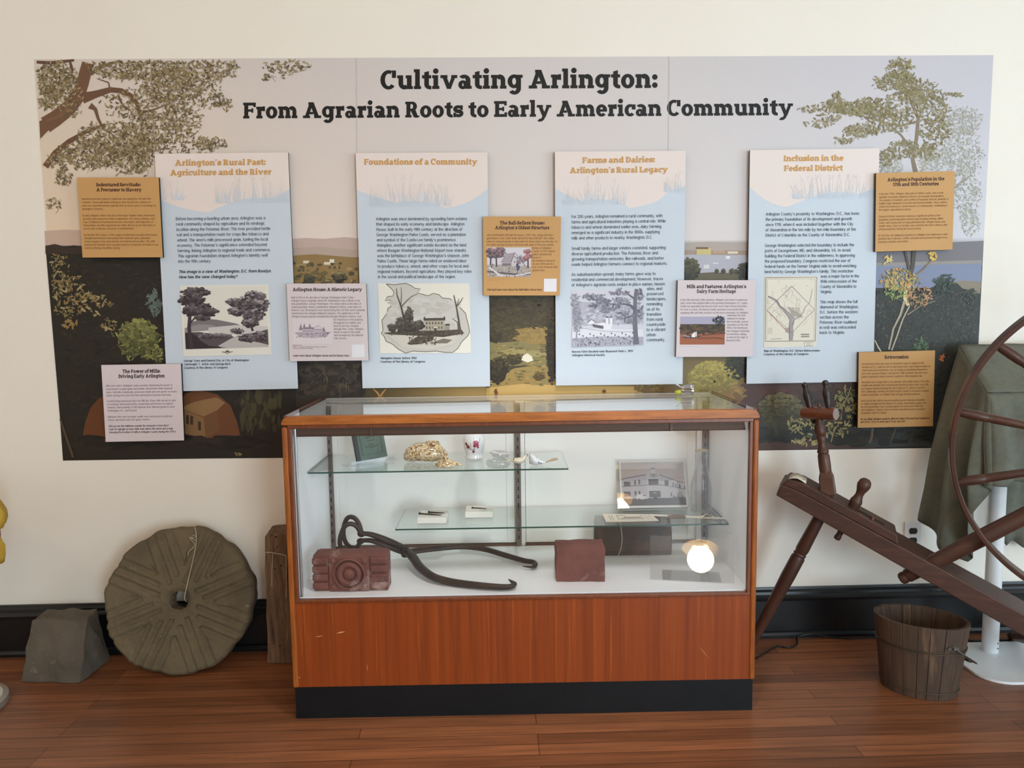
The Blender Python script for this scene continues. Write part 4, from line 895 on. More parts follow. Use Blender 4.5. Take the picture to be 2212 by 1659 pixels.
# -- the four tall boards ---------------------------------------------------
big_board('tall pale blue text board headed Rural Past, nearest the dark wooded part of the mural', [(333.9, 332.1), (622.4, 329.2), (644.1, 839.4), (361.5, 845.6)],
    .185, (.42, .25), .155, [(.01, .2, .185, .12, 40), (.44, .98, .20, .17, 150)], [(.40, 1.1, .245, .055)],
    [('Arlington’s Rural Past:', 377.8, 358.1, 574.1, 12.6), ('Agriculture and the River', 367.6, 379.3, 586, 12.6)],
    [(['Before becoming a bustling urban area, Arlington was a', 'rural community shaped by agriculture and its strategic', 'location along the Potomac River. The river provided fertile', 'soil and a transportation route for crops like tobacco and', 'wheat. The area’s mills processed grain, fueling the local', 'economy. The Potomac’s significance extended beyond', 'farming, linking Arlington to regional trade and commerce.', 'This agrarian foundation shaped Arlington’s identity well', 'into the 19th century.'], (379.8, 475.9), (385, 567.8), 6.6, (0, 573), 0),
     (['This image is a view of Washington, D.C. from Rosslyn.', 'How has the view changed today?'], (386.4, 590.3), (386.8, 601.6), 6.6, (0, 585.7), 2)],
    [(['George Town and Federal City, or City of Washington', 'Cartwright, T., Artist, and George Beck', 'Courtesy of the Library of Congress'], (397.1, 781.6), (398.2, 796.8), 4.6, (0, 537.9), 1)],
    setq(pic_etching, [(388, 617), (579.8, 614.2), (586.9, 766), (396.3, 770)]), -.0105)
big_board('tall pale blue text board headed Foundations of a Community, with a drawn house', [(768.3, 330.8), (1053, 329.2), (1058.7, 834.9), (783.1, 838.7)],
    .156, (.66, .235), .155, [(.10, .72, .215, .2, 190)], [(.12, .70, .24, .035)],
    [('Foundations of a Community', 786.3, 355.9, 1031, 12.6)],
    [(['Arlington was once dominated by sprawling farm estates', 'that shaped its early economy and landscape. Arlington', 'House, built in the early 19th century at the direction of', 'George Washington Parke Custis, served as a plantation', 'and symbol of the Custis-Lee family’s prominence.', 'Abingdon, another significant estate (located on the land', 'where Reagan Washington National Airport now stands),', 'was the birthplace of George Washington’s stepson, John', 'Parke Custis. These large farms relied on enslaved labor', 'to produce tobacco, wheat, and other crops for local and', 'regional markets. Beyond agriculture, they played key roles', 'in the social and political landscape of the region.'], (812.3, 476.1), (816.4, 601.1), 6.6, (0, 1009), 0)],
    [(['Abingdon House, before 1902', 'Courtesy of the Library of Congress'], (822, 775.8), (822, 783.4), 4.6, (0, 900), 1)],
    setq(pic_house_vignette, [(816.5, 612), (1014.5, 612), (1017.2, 762.8), (821, 763)]), -.0022)
big_board('tall pale blue text board headed Farms and Dairies, with a grey picture of a barn', [(1198.5, 327.4), (1481.3, 325.8), (1474.5, 829.7), (1200.8, 832.8)],
    .158, (.52, .245), .147, [(.06, .54, .215, .17, 150), (.84, .99, .165, .12, 50)], [(.1, .56, .235, .03), (.8, 1.12, .21, .05)],
    [('Farms and Dairies:', 1258, 352.3, 1415, 12.6), ('Arlington’s Rural Legacy', 1230.9, 374.4, 1442.7, 12.6)],
    [(['For 200 years, Arlington remained a rural community, with', 'farms and agricultural industries playing a central role. While', 'tobacco and wheat dominated earlier eras, dairy farming', 'emerged as a significant industry in the 1800s, supplying', 'milk and other products to nearby Washington, D.C.'], (1234.7, 471.2), (1235, 517.5), 6.6, (0, 1430.9), 0),
     (['Small family farms and larger estates coexisted, supporting', 'diverse agricultural production. The Potomac River and', 'growing transportation networks, like railroads, and better', 'roads helped Arlington farmers connect to regional markets.'], (1235, 540.1), (1235, 574.5), 6.6, (0, 1438), 0),
     (['As suburbanization spread, many farms gave way to', 'residential and commercial development. However, traces', 'of Arlington’s agrarian roots endure in place names, historic'], (1235, 596.2), (1235, 618.8), 6.6, (2, 1437.7), 0),
     (['sites, and', 'preserved', 'landscapes,', 'reminding', 'us of its', 'transition', 'from rural', 'countryside', 'to a vibrant', 'urban', 'community.'], (1397.5, 626.9), (1397, 737.4), 6.6, (7, 1437.7), 0)],
    [(['Reeves Farm (located near Bluemont Park) c. 1955', 'Arlington Historical Society'], (1235.8, 761.9), (1235.8, 769.6), 4.6, (0, 1367.6), 1)],
    setq(pic_farm, [(1235.8, 626.2), (1390.2, 624), (1389.8, 745.8), (1235.8, 751)]), -.0115)
big_board('tall pale blue text board headed Inclusion in the Federal District, with an old map', [(1620.1, 324.4), (1899.5, 320.3), (1886, 824.3), (1612.4, 829)],
    .158, (.3, .245), .165, [(.34, .97, .20, .15, 170)], [(.30, 1.1, .245, .06)],
    [('Inclusion in the', 1693.1, 348.3, 1822.2, 12.4), ('Federal District', 1693.9, 369.7, 1820.6, 12.4)],
    [(['Arlington County’s proximity to Washington, D.C., has been', 'the primary foundation of its development and growth', 'since 1791, when it was included (together with the City', 'of Alexandria) in the ten mile by ten mile boundary of the', 'District of Columbia as the County of Alexandria, D.C.'], (1654.6, 465.7), (1653.8, 511.3), 6.5, (0, 1856), 0),
     (['George Washington selected the boundary to include the', 'ports of Georgetown, MD, and Alexandria, VA, to avoid', 'building the Federal District in the wilderness. In approving', 'the proposed boundary, Congress restricted the use of', 'federal funds on the former Virginia side to avoid enriching', 'land held by George Washington’s family. This restriction'], (1653, 533.5), (1652, 590.2), 6.5, (4, 1849.5), 0),
     (['was a major factor in the', '1846 retrocession of the', 'County of Alexandria to', 'Virginia.'], (1773.1, 600), (1772.5, 633.4), 6.5, (0, 1856), 0),
     (['This map shows the full', 'diamond of Washington,', 'D.C. before the western', 'section across the', 'Potomac River (outlined', 'in red) was retroceded', 'back to Virginia.'], (1772, 655.4), (1771, 721.5), 6.5, (1, 1854.5), 0)],
    [(['Map of Washington, D.C. before Retrocession', 'Courtesy of the Library of Congress'], (1650.7, 760.3), (1650.5, 767.6), 4.6, (0, 1771), 1)],
    setq(pic_map, [(1651.8, 597.2), (1766.8, 596), (1763.4, 749), (1650, 750.2)]), -.0085)
# -- the seven small cards --------------------------------------------------
def card(label, q, face, heads, paras, slope, foots=(), pics=(), caps=(), blank=None, grass=False):
    t, P, U = sign('exhibit_card', label, 'sign', q, YC, .0125, .004, face)
    hc, tc_ = ((72, 38, 34), (132, 88, 50)) if face == BROWN else ((56, 32, 34), (134, 118, 122))
    H = fresh(P)
    for s, x0, y0, x1, cap in heads: H.text(s, x0, y0, x1, cap, slope, True, hc)
    attach(H, 'heading_text', t)
    B = fresh(P)
    for lines, a, z, cap, ref, st in paras: B.para(lines, a, z, cap, ref, slope, tc_ if st == 0 else mix(tc_, (20, 10, 10), .6), .15 if st == 0 else .2, 0 if st < 2 else .2)
    for lines, a, z, cap, ref, st in foots: B.para(lines, a, z, cap, ref, slope, hc, .2)
    attach(B, 'body_text', t)
    if pics:
        G = fresh(P)
        for f, qq in pics: f(Pic(G, qq), G)
        attach(G, 'picture', t)
    if caps:
        K = fresh(P)
        for lines, a, z, cap, ref, st in caps: K.para(lines, a, z, cap, ref, slope, tc_, .18)
        attach(K, 'caption_text', t)
    if blank:
        L = fresh(P); L.add(blank, (236, 232, 236)); attach(L, 'blank_square', t)
    return t
hc_ = 7.6
card('tan card headed Indentured Servitude overlapping the Rural Past board', [(166.3, 383.5), (342.6, 383), (351.6, 555.8), (178.3, 556.3)], BROWN,
    [('Indentured Servitude:', 207.7, 402.6, 304, hc_), ('A Precursor to Slavery', 208.2, 413.6, 305.7, hc_)],
    [(['Indentured servants played a significant role during the 17th and 18th', 'centuries. These individuals entered or were forced into contracts to', 'work for a specified period, typically four to seven years, in exchange for', 'passage to America.'], (176.4, 431.7), (178, 453.3), 4.2, (0, 326), 0),
     (['In early Arlington, which was part of the larger Virginia colony, indentured', 'servants often worked on tobacco plantations, the colony’s primary cash', 'crop. Conditions for indentured servants were harsh, with long hours of', 'manual labor and little legal protection. Many did not survive their term of', 'service due to disease, overwork, or mistreatment.'], (178.3, 467.6), (180.5, 495.8), 4.2, (0, 334), 0),
     (['By the late 17th century, as the supply of indentured servants from Europe', 'dwindled and tensions surrounding their treatment grew, plantation', 'owners began to rely more heavily on enslaved African labor. This shift', 'marked the transition from a system based on temporary servitude to one', 'rooted in lifelong, hereditary slavery.'], (181.6, 509.5), (183.2, 537.7), 4.2, (0, 339.5), 0)], -.002)
card('pale pink card headed The Power of Mills above the millstone', [(218.6, 788.4), (390.9, 785.9), (397.7, 951.3), (228.3, 954.5)], PINK,
    [('The Power of Mills:', 264.5, 806, 346, hc_), ('Driving Early Arlington', 255.8, 816.6, 355.5, hc_)],
    [(['Mills were vital to Arlington’s early economy, harnessing the power of', 'local streams to grind grain, saw lumber, and perform other essential', 'tasks. Gristmills, in particular, processed wheat and corn grown on nearby', 'farms, turning raw crops into flour and meal for local use and trade.'], (229.1, 835.5), (230.2, 856.6), 4.2, (0, 372.5), 0),
     (['Located along waterways like Four Mile Run, these mills served as hubs', 'of economic and social activity, connecting rural farmers to regional', 'markets. Their proximity to the Potomac River allowed goods to reach', 'Washington, D.C., and beyond.'], (231, 868.6), (232.4, 889.2), 4.2, (0, 380), 0),
     (['Millstones that were no longer usable were repurposed as pathway', 'stones, decoration and even grave markers.'], (232.8, 902.6), (233.4, 909.2), 4.2, (0, 372.5), 0),
     (['Did you see the millstone outside the museum’s front door?', 'Look for signage on how mills work above the stone and a map', 'showing the location of mills in Arlington County during the 1700’s.'], (234.8, 922.6), (235.6, 936), 4.2, (2, 380), 2)], -.0125)
card('pale pink card headed A Historic Legacy with a faint sketch of a columned house', [(619, 612.5), (790.9, 612.2), (796.6, 778.6), (626, 780.1)], PINK,
    [('Arlington House: A Historic Legacy', 632.3, 628.9, 781.9, 7.2)],
    [(['Built in 1803 at the direction of George Washington Parke Custis,', 'Arlington House (originally named Mt. Washington) was a tribute to his', 'step-grandfather, George Washington. The estate relied on the labor of', 'enslaved people, whose contributions shaped its history. Later home to', 'Robert E. Lee, the property was seized during the Civil War and its grounds', 'transformed into Arlington National Cemetery. The significance of the', 'Arlington House property reverberates through Arlington’s history. Look'], (629.1, 644.7), (630, 685.6), 4.2, (0, 764.6), 0),
     (['for references to the property', 'throughout our exhibits and', 'how its use has changed', 'through time. Today, Arlington', 'House is open to the public', 'and managed by the National', 'Park Service.'], (720.9, 692.5), (722, 732.8), 4.2, (1, 778.9), 0)], -.001,
    [(['Learn more about Arlington House and its history here:'], (633.2, 770.4), (633.2, 770.4), 4.6, (0, 754.7), 1)],
    [(pic_house_sketch, [(632.5, 688.5), (717.6, 688.5), (718.5, 742.5), (633, 742.5)])],
    [(['Arlington House', 'Sidney, J. C., Engraver, and Publisher. Phila. by E.A. Thomson.', 'Courtesy of the Library of Congress'], (632.3, 747), (632.4, 753.6), 2.1, (1, 706), 1)], [(759.7, 744.2), (787, 744.2), (788, 771.6), (760.6, 771.6)])
card('tan card headed Oldest Structure with a log house picture, between the two middle boards', [(1043.5, 467.7), (1211.9, 467.7), (1209.5, 638.2), (1044.9, 638.2)], BROWN,
    [('The Ball-Sellers House:', 1079.6, 485.1, 1176.8, hc_), ('Arlington’s Oldest Structure', 1069.5, 495.4, 1187, hc_)],
    [(['John and Elizabeth Ball built this house c. 1750. They, along with three', 'generations of the Carlin family farmed the land until 1887. The Carlins', 'relied on enslaved people to help inside the home and to run the farm. As', 'the oldest existing structure, the house tells much of the post-colonial'], (1051.5, 509.7), (1051.5, 530.6), 4.2, (0, 1194.6), 0),
     (['history of Arlington', 'County. In 1975, Marian', 'Sellers donated this', 'house to', 'the Arlington Historical', 'Society (AHS) and it is', 'now a free museum with', 'guided tours.'], (1150, 537.7), (1150, 585.7), 4.2, (1, 1199), 0)], 0,
    [(['Visit and Learn more about the Ball-Sellers House here:'], (1052.2, 627.8), (1052.2, 627.8), 4.6, (0, 1171), 1)],
    [(pic_log_house, [(1051.9, 534.4), (1146.5, 534.4), (1146.3, 598.1), (1052.1, 598.1)])],
    [(['––– –––––– ––––– ––– –––––– ––––', '–––––– ––––––––'], (1052, 603.4), (1052, 606.8), 2.1, (0, 1101), 1)], [(1175, 602), (1202.5, 602), (1202.2, 630), (1175.2, 630)])
card('pale pink card headed Milk and Pastures with a colour farm photograph', [(1464.1, 605.2), (1632.5, 605.2), (1626.6, 770.6), (1460.3, 770.9)], PINK,
    [('Milk and Pastures: Arlington’s', 1483.6, 622.6, 1611.7, hc_), ('Dairy Farm Heritage', 1505.5, 632.9, 1589.6, hc_)],
    [(['In the 19th and early 20th centuries, Arlington was home to numerous', 'dairy farms that supplied milk to the growing Washington, D.C. region.', 'Family-run operations like Reeves Farm were vital to local economies.', 'For over a century, the Reeves family operated a successful dairy,', 'supplying milk and dairy products to the local community. As Arlington'], (1470, 649.7), (1469.8, 677.5), 4.2, (0, 1614.4), 0),
     (['urbanized, the farm', 'adapted to change', 'but eventually ceased', 'operations by the mid-', '1900s. The farmhouse', 'has changed ownership', 'several times, sitting', 'on land at the edge of', 'Bluemont Park.'], (1570.6, 683.2), (1569.2, 737.2), 4.2, (5, 1619), 0)], -.001, (),
    [(pic_farm_photo, [(1469.6, 683.9), (1566.5, 683.9), (1565.2, 744.2), (1468.4, 744.4)])], [(['–––––– –– –––––– –––– –––– ––––'], (1468.2, 749.6), (1468.2, 749.6), 2.1, (0, 1512.3), 1)])
card('tan card headed Population in the 17th and 18th Centuries near the pale tree', [(1892.5, 373.8), (2062.8, 369.2), (2057.4, 539.2), (1890.6, 543.6)], BROWN,
    [('Arlington’s Population in the', 1917.2, 391.9, 2040.3, hc_), ('17th and 18th Centuries', 1929, 402.2, 2027.5, hc_)],
    [(['In the late 1700s, Arlington, then part of Fairfax County, was a rural,', 'agrarian community shaped by diverse, yet unequal, demographics.', 'The majority of residents were settlers of European descent, primarily of', 'English origin, alongside Scots-Irish and German families. These settlers', 'worked as landowners, tenant farmers, or tradespeople, contributing to', 'the region’s agricultural economy.'], (1899.3, 421), (1898.6, 455.4), 4.2, (0, 2038.4), 0),
     (['Enslaved African Americans made up a significant portion of the', 'population, performing labor-intensive jobs including farming, skilled', 'trades, and construction on large plantations like Arlington House and', 'smaller farms. Their forced labor was central to the area’s tobacco and', 'wheat production, driving the local economy.'], (1898.6, 469.8), (1898, 497.2), 4.2, (0, 2031.5), 0),
     (['By this time, the indigenous presence in Arlington was displaced, or had', 'perished due to disease, conflict, and land encroachment brought on by', 'European colonists and settlers.'], (1897.7, 510.8), (1897.4, 524.6), 4.2, (1, 2046.5), 0)], -.02)
card('tan card headed Retrocession beside the draped cloth', [(1855.2, 760.9), (2019.9, 756.8), (2015.3, 920.6), (1852.7, 924)], BROWN,
    [('Retrocession', 1911.1, 775.2, 1962.9, hc_)],
    [(['Several factors drove the return of Alexandria County to Virginia in 1846.', 'Residents of D.C. could not vote or hold federal office, and Congress neglected', 'vital infrastructure investments, such as funding a canal linking Alexandria’s', 'port to the Aqueduct Bridge in Georgetown. While economic concerns were', 'publicly emphasized, slavery played a significant, often unspoken role.'], (1861.9, 788.4), (1861.3, 815.9), 4.2, (0, 1997.2), 0),
     (['Alexandria was a major hub for the domestic slave trade, home to firms like', 'Franklin and Armfield. Retrocession protected this lucrative trade, especially', 'as Congress debated banning the slave trade in D.C., which occurred in', '1850. Additionally, shrinking the District made it easier to recapture escaped', 'enslaved individuals, as Virginia’s laws strongly favored enslavers.'], (1861, 827.8), (1860.4, 854.9), 4.2, (1, 2006), 0),
     (['Retrocession also shifted state-level political power. Returning Alexandria', 'to Virginia strengthened the influence of eastern, slaveholding regions over', 'the non-slaveholding west, securing support for retrocession within the', 'state legislature. Together, these economic and political motives ensured', 'Alexandria’s return to Virginia.'], (1860.2, 867.9), (1859.6, 894.2), 4.2, (1, 2001.5), 0),
     (['Do you think Arlington would be different today if the land had remained a', 'part of D.C.? If so, in what ways? If not, why not?'], (1859.2, 907.5), (1859, 913.5), 4.2, (0, 2006.9), 2)], -.016)

# ---------------------------------------------------------------- the display case (local: front at y = 0, x centred)
R_ = random.Random(31)
M_rail = mat('case_oak_rail', (180, 106, 44), .36, col2=(146, 82, 30), scale=3, stretch=(3, 30, 30), bump=.04, spec=.35, col3=(96, 48, 20), scale3=9, lo3=.62, hi3=.74)
M_stile = mat('case_oak_stile', (164, 92, 36), .34, col2=(132, 68, 26), scale=3, stretch=(30, 30, 3), spec=.35, col3=(96, 48, 20), scale3=9, lo3=.64, hi3=.76)
M_bead = mat('case_bead_wood', (122, 62, 28), .35, col2=(98, 48, 22), scale=3, stretch=(20, 20, 4))
M_veneer = mat('case_mahogany_veneer', (146, 66, 21), .4, col2=(116, 49, 15), scale=1.6, stretch=(26, 26, .5), detail=8, lo=.3, hi=.72, spec=.35, col3=(172, 88, 32), scale3=3, lo3=.58, hi3=.8)
M_kick = mat('case_kick_black', (10, 12, 15), .5, col2=(15, 17, 20), scale=7, spec=.3)
M_in = mat('case_white_laminate', (243, 243, 243), .35, col2=(240, 239, 240), scale=2)
M_inw = mat('case_white_door', (238, 237, 232), .4)
M_groove = mat('door_track_brown', (96, 70, 54), .5)
M_fix = mat('light_fixture_brown', (84, 62, 50), .5)
M_steel = mat('slotted_steel', (118, 108, 102), .38, metal=.6); M_slot = mat('slot_dark', (14, 13, 13), .8); M_strip = mat('channel_aluminium', (190, 190, 190), .3, metal=.9)
M_glass = pane_mat('case_glass', (253, 253, 253), .75); M_shelf = pane_mat('shelf_glass', (246, 250, 248), 1.0); M_gedge = mat('green_glass_edge', (38, 82, 68), .12, spec=.8)
HW, TOP, ZF, DB = .772, 1.0256, .4158, .547
case = thing('display_case', 'wooden shop display case with glass front and top on a black plinth', 'display case', mx=CM)
def cp(b, name, m, **k): return b.obj(name, m, case, **k)
b = MB(); b.box(-HW+.004, .004, 0, HW-.004, DB-.03, .1118); cp(b, 'plinth', M_kick)
b = MB(); b.box(-HW+.012, .001, .1118, HW-.012, .02, .404)
for x0, y0, x1, y1, w in ((679, 1376, 700, 1373, 1.6), (726, 1368, 747, 1364, 3), (640, 1465, 650, 1463, 2), (1508, 1394, 1533, 1424, 1), (1228, 1290, 1242, 1288, 2), (1013, 1293, 1032, 1291, 2), (792, 1433, 794, 1450, 1.2)):
    dx, dy = x1-x0, y1-y0; l = math.hypot(dx, dy); nx, ny = -dy/l*w/2, dx/l*w/2
    b.poly([CY(x0, y0, .0006), CY((x0+x1)/2+nx, (y0+y1)/2+ny, .0006), CY(x1, y1, .0006), CY((x0+x1)/2-nx, (y0+y1)/2-ny, .0006)][::-1], 1)
cp(b, 'front_panel', [M_veneer, mat('bare_scratch', (206, 150, 96), .6)])
def arc(cx, cz, r, a0, a1, n=6): return [(cx+r*math.cos(math.radians(a0+(a1-a0)*k/n)), cz+r*math.sin(math.radians(a0+(a1-a0)*k/n))) for k in range(n+1)]
# oak rail along the top edge with rounded ends, oak stiles, beads inside them
pts = [(-HW, 0, .998)]+[(x, 0, z) for x, z in arc(-HW+.026, TOP-.026, .026, 180, 90)]+[(x, 0, z) for x, z in arc(HW-.026, TOP-.026, .026, 90, 0)]+[(HW, 0, .998)]
b = MB(); b.prism([(x, -.008, z) for x, y, z in pts], (0, .03, 0)); cp(b, 'top_rail', M_rail, bevel=.006, seg=3)
for sx in (-1, 1):
    b = MB(); x0, x1 = sorted((sx*HW, sx*(HW-.018))); b.box(x0, -.006, .112, x1, .024, .992); cp(b, 'stile', M_stile, bevel=.006, seg=3)
    b = MB(); x0, x1 = sorted((sx*(HW-.018), sx*(HW-.030))); b.box(x0, -.001, .402, x1, .016, .992); cp(b, 'bead', M_bead, bevel=.002)
    b = MB(); x0, x1 = sorted((sx*HW, sx*(HW-.018))); b.box(x0, .024, .112, x1, DB, .998); cp(b, 'side_wall', [M_stile])
    b = MB(); x0, x1 = sorted((sx*(HW-.018), sx*(HW-.021))); b.box(x0, .024, ZF, x1, DB-.018, TOP-.008); cp(b, 'side_lining', M_in)
    b = MB(); x0, x1 = sorted((sx*HW, sx*(HW-.008))); b.box(x0, .022, .998, x1, DB, TOP-.001); cp(b, 'side_rail', M_bead, bevel=.002)
b = MB(); b.box(-HW+.018, -.004, .985, HW-.018, .018, .9985); cp(b, 'bead', M_bead, bevel=.002)
b = MB(); b.box(-HW+.018, -.002, .402, HW-.018, .018, .4125); cp(b, 'bead', M_bead, bevel=.002)
b = MB(); b.box(-HW+.018, .02, .398, HW-.018, DB-.012, ZF); cp(b, 'deck', M_in)
b = MB(); b.box(-HW+.02, DB-.02, TOP-.022, HW-.02, DB, TOP-.006); cp(b, 'back_rail', M_inw)
# white sliding doors at the back, the frame bars between them and their tracks
for x0, x1 in ((-.715, -.02), (.025, .70)):
    b = MB(); b.box(x0, DB-.012, ZF+.012, x1, DB-.006, TOP-.03)
    for q in ((x0, x0+.03), (x1-.03, x1)): b.box(q[0], DB-.016, ZF+.012, q[1], DB-.012, TOP-.03)
    b.box(x0+.03, DB-.015, ZF+.012, x1-.03, DB-.012, ZF+.06); cp(b, 'back_door', M_inw, bevel=.0015)
b = MB(); b.box(-.752, DB-.006, ZF, .752, DB, TOP-.02); cp(b, 'back_wall', M_in)
b = MB(); b.box(-.752, DB-.022, ZF, .752, DB-.006, ZF+.010); cp(b, 'door_track', M_groove)
for x in (-.735, .003, .722):
    b = MB(); b.box(x-.016, DB-.022, ZF, x+.02, DB-.012, TOP-.025); cp(b, 'back_post', M_inw, bevel=.002)
for x in (-.744, -.0037, .735):                    # slotted shelf standards
    b = MB(); y = DB-.030; b.box(x-.0105, y, ZF+.005, x+.0105, y+.010, .99)
    z = ZF+.03
    while z < .97: b.box(x-.0022, y-.0006, z, x+.0022, y+.001, z+.015, 1); z += .033
    cp(b, 'shelf_standard', [M_steel, M_slot])
b = MB(); x = -HW+.031; b.box(x, .018, ZF, x+.009, .027, .985); cp(b, 'corner_channel', M_strip, bevel=.002)
# brown lamp housing along the top of the front
b = MB(); b.prism([(-.748, .030, .986), (-.748, .074, .986), (-.740, .074, .952), (-.740, .036, .952)], (1.482, 0, 0)); cp(b, 'light_housing', M_fix, bevel=.003)
for px in (802, 1450):
    b = MB(); p = CY(px, 934, .03); b.box(p.x-.004, .026, .954, p.x+.004, .034, .986); cp(b, 'housing_clip', M_fix)
b = MB(); b.box(-HW+.03, .006, .412, HW-.03, .011, .988); cp(b, 'front_glass', M_glass)
b = MB(); b.box(-HW+.009, .022, TOP-.007, HW-.009, DB-.001, TOP-.001); cp(b, 'top_glass', M_glass)
def shelf(x0, y0, x1, y1, z, braces):
    b = MB(); t = .0055; P8 = (x0, y0, z-t, x1, y1, z)
    b.box(*P8); b.m = [0, 0, 1, 1, 0, 1]; o = cp(b, 'glass_shelf', [M_shelf, M_gedge])
    for x in braces:
        c = MB(); c.prism([(x-.003, y1+.004, z-t), (x-.003, y0+.05, z-t), (x-.003, y0+.05, z-t-.010), (x-.003, y1+.004, z-t-.05)], (.006, 0, 0)); cp(c, 'shelf_bracket', M_steel)
S1, S2 = .7985, .5790
shelf(-.747, .20, .169, .512, S1, (-.744, -.0037))
shelf(-.452, .235, .748, .512, S2, (-.0037, .735))
# ---------------------------------------------------------------- things in the case
def ct(name, label, cat, x, y, z, rz=0., group=None): return thing(name, label, cat, mx=in_case(x, y, z+.0007, rz), group=group)
def local(o, t):                                   # a mesh built in case coordinates goes under its thing
    o.data.transform((CMI @ t.matrix_world).inverted()); o.parent = t; return o
bpy.context.view_layer.update()
# carved brick with a ringed rosette
M_brick = mat('red_terracotta', (120, 73, 63), .9, col2=(102, 61, 54), scale=9, bump=.25, bscale=60, col3=(158, 130, 122), scale3=14, lo3=.54, hi3=.68)
t = ct('carved_brick', 'red carved brick with a ringed round rosette, lying in front of the iron tongs', 'brick', -.582, .095, ZF, -.015)
b = MB(); b.box(-.126, -.026, 0, .126, .04, .125); b.box(-.118, -.02, .12, .118, .04, .1275); b.obj('body', M_brick, t, bevel=.004, seg=2)
b = MB(); b.box(-.072, -.034, .0, .064, -.02, .122); b.obj('square_field', M_brick, t, bevel=.004)
for s0, s1 in ((-.13, -.074), (.067, .128)):
    for k in range(4):
        b = MB(); zc = .019+k*.0285; b.box(s0+.001, -.034, zc-.0118, s1-.001, -.01, zc+.0118); b.obj('rib', M_brick, t, 50, bevel=.006, seg=3)
b = MB(); b.lathe([(0, .056), (.006, .055), (.008, .051), (.0, .047), (-.004, .044), (.006, .041), (.010, .032), (.006, .024), (0, .021), (.006, .018), (.012, .012), (.014, .0005)], (-.003, -.034, .061), (-.003, -1, .061), 40); b.obj('rosette', M_brick, t, 40)
for dx, dz in ((-.056, .017), (.05, .017), (-.056, .106), (.05, .106)):
    b = MB(); b.ball((dx, -.034, dz), .011, 12, 0, (1, .6, 1)); b.obj('boss', M_brick, t, 60)
# ice tongs
M_iron = mat('forged_iron', (52, 44, 41), .5, metal=.35, col2=(70, 56, 48), scale=14, bump=.25, bscale=40)
t = ct('ice_tongs', 'large dark iron ice tongs with ring handles spread open on the white deck', 'tongs', -.3, .2, ZF)
def path(l): return [CZ(x, y, z) for x, y, z in l]
def smooth_path(P, n=4):
    out = []
    for i in range(len(P)-1):
        p0, p1, p2, p3 = P[max(i-1, 0)], P[i], P[i+1], P[min(i+2, len(P)-1)]
        for k in range(n):
            u = k/n; out.append(.5*((2*p1)+(p2-p0)*u+(2*p0-5*p1+4*p2-p3)*u*u+(3*p1-p0-3*p2+p3)*u**3))
    return out+[P[-1]]
def lerp_list(v, n): return [v[min(int(i*(len(v)-1)/(n-1)), len(v)-2)]+(v[min(int(i*(len(v)-1)/(n-1)), len(v)-2)+1]-v[min(int(i*(len(v)-1)/(n-1)), len(v)-2)])*((i*(len(v)-1)/(n-1))-min(int(i*(len(v)-1)/(n-1)), len(v)-2)) for i in range(n)]
A1 = smooth_path([CY(781, 1152, .285), CY(803, 1155, .292), CY(838, 1168, .303)]+path([(872, 1186, .468), (892, 1204, .457), (908, 1226, .445), (936, 1246, .436), (975, 1257, .43), (1030, 1264, .43), (1080, 1268, .429), (1104, 1267, .4285), (1111, 1262, .429), (1106, 1257, .431), (1098, 1251, .433)]))
b = MB(); b.tube(A1, lerp_list([.009, .013, .015, .019, .021, .020, .0185, .0165, .015, .0135, .012, .010, .006, .001], len(A1)), 10, 0, False, .75); local(b.obj('arm', M_iron, None, 50), t)
A2 = smooth_path([CY(779, 1168, .277), CY(803, 1168, .287), CY(838, 1180, .302)]+path([(876, 1192, .455), (905, 1189, .452), (950, 1184, .449), (1000, 1181, .446), (1045, 1186, .441), (1090, 1199, .434), (1132, 1211, .430), (1151, 1214, .4295), (1156, 1220, .429), (1150, 1225, .4285), (1128, 1223, .4295)]))
b = MB(); b.tube(A2, lerp_list([.009, .012, .014, .017, .014, .0135, .0130, .013, .013, .012, .011, .010, .007, .001], len(A2)), 10, 0, False, .75); local(b.obj('arm', M_iron, None, 50), t)
b = MB(); p = CZ(874, 1188, .470); b.lathe([(-.026, .013), (-.02, .015), (.004, .015), (.012, .012), (.014, .004)], p, p+Vector((0, -.35, 1)), 14); local(b.obj('rivet', M_iron, None, 50), t)
b = MB()
for q, r in ((CY(781, 1153, .285), .0125), (CY(779, 1169, .278), .0115)): b.ball(q, r, 12, 0, (1.3, 1, 1))
local(b.obj('forge_weld', M_iron, None, 60), t)
L1 = smooth_path([CY(x, y, yy) for x, y, yy in ((781, 1152, .285), (776, 1133, .29), (767, 1120, .30), (757, 1116.5, .305), (749, 1121, .31), (743, 1136, .31), (742, 1156, .31), (747, 1172, .305), (757, 1182, .30), (770, 1183, .29), (780, 1168, .28))])
b = MB(); b.tube(L1, .0085, 10); local(b.obj('ring_handle', M_iron, None, 60), t)
L2 = smooth_path([CY(x, y, yy) for x, y, yy in ((779, 1152, .28), (770, 1137, .275), (757, 1131.5, .27), (745, 1137, .265), (737, 1153, .262), (734, 1171, .26), (738, 1187, .26), (747, 1195, .26), (760, 1194, .262), (771, 1184, .27), (778, 1170, .275))])
b = MB(); b.tube(L2, .0085, 10); local(b.obj('ring_handle', M_iron, None, 60), t)
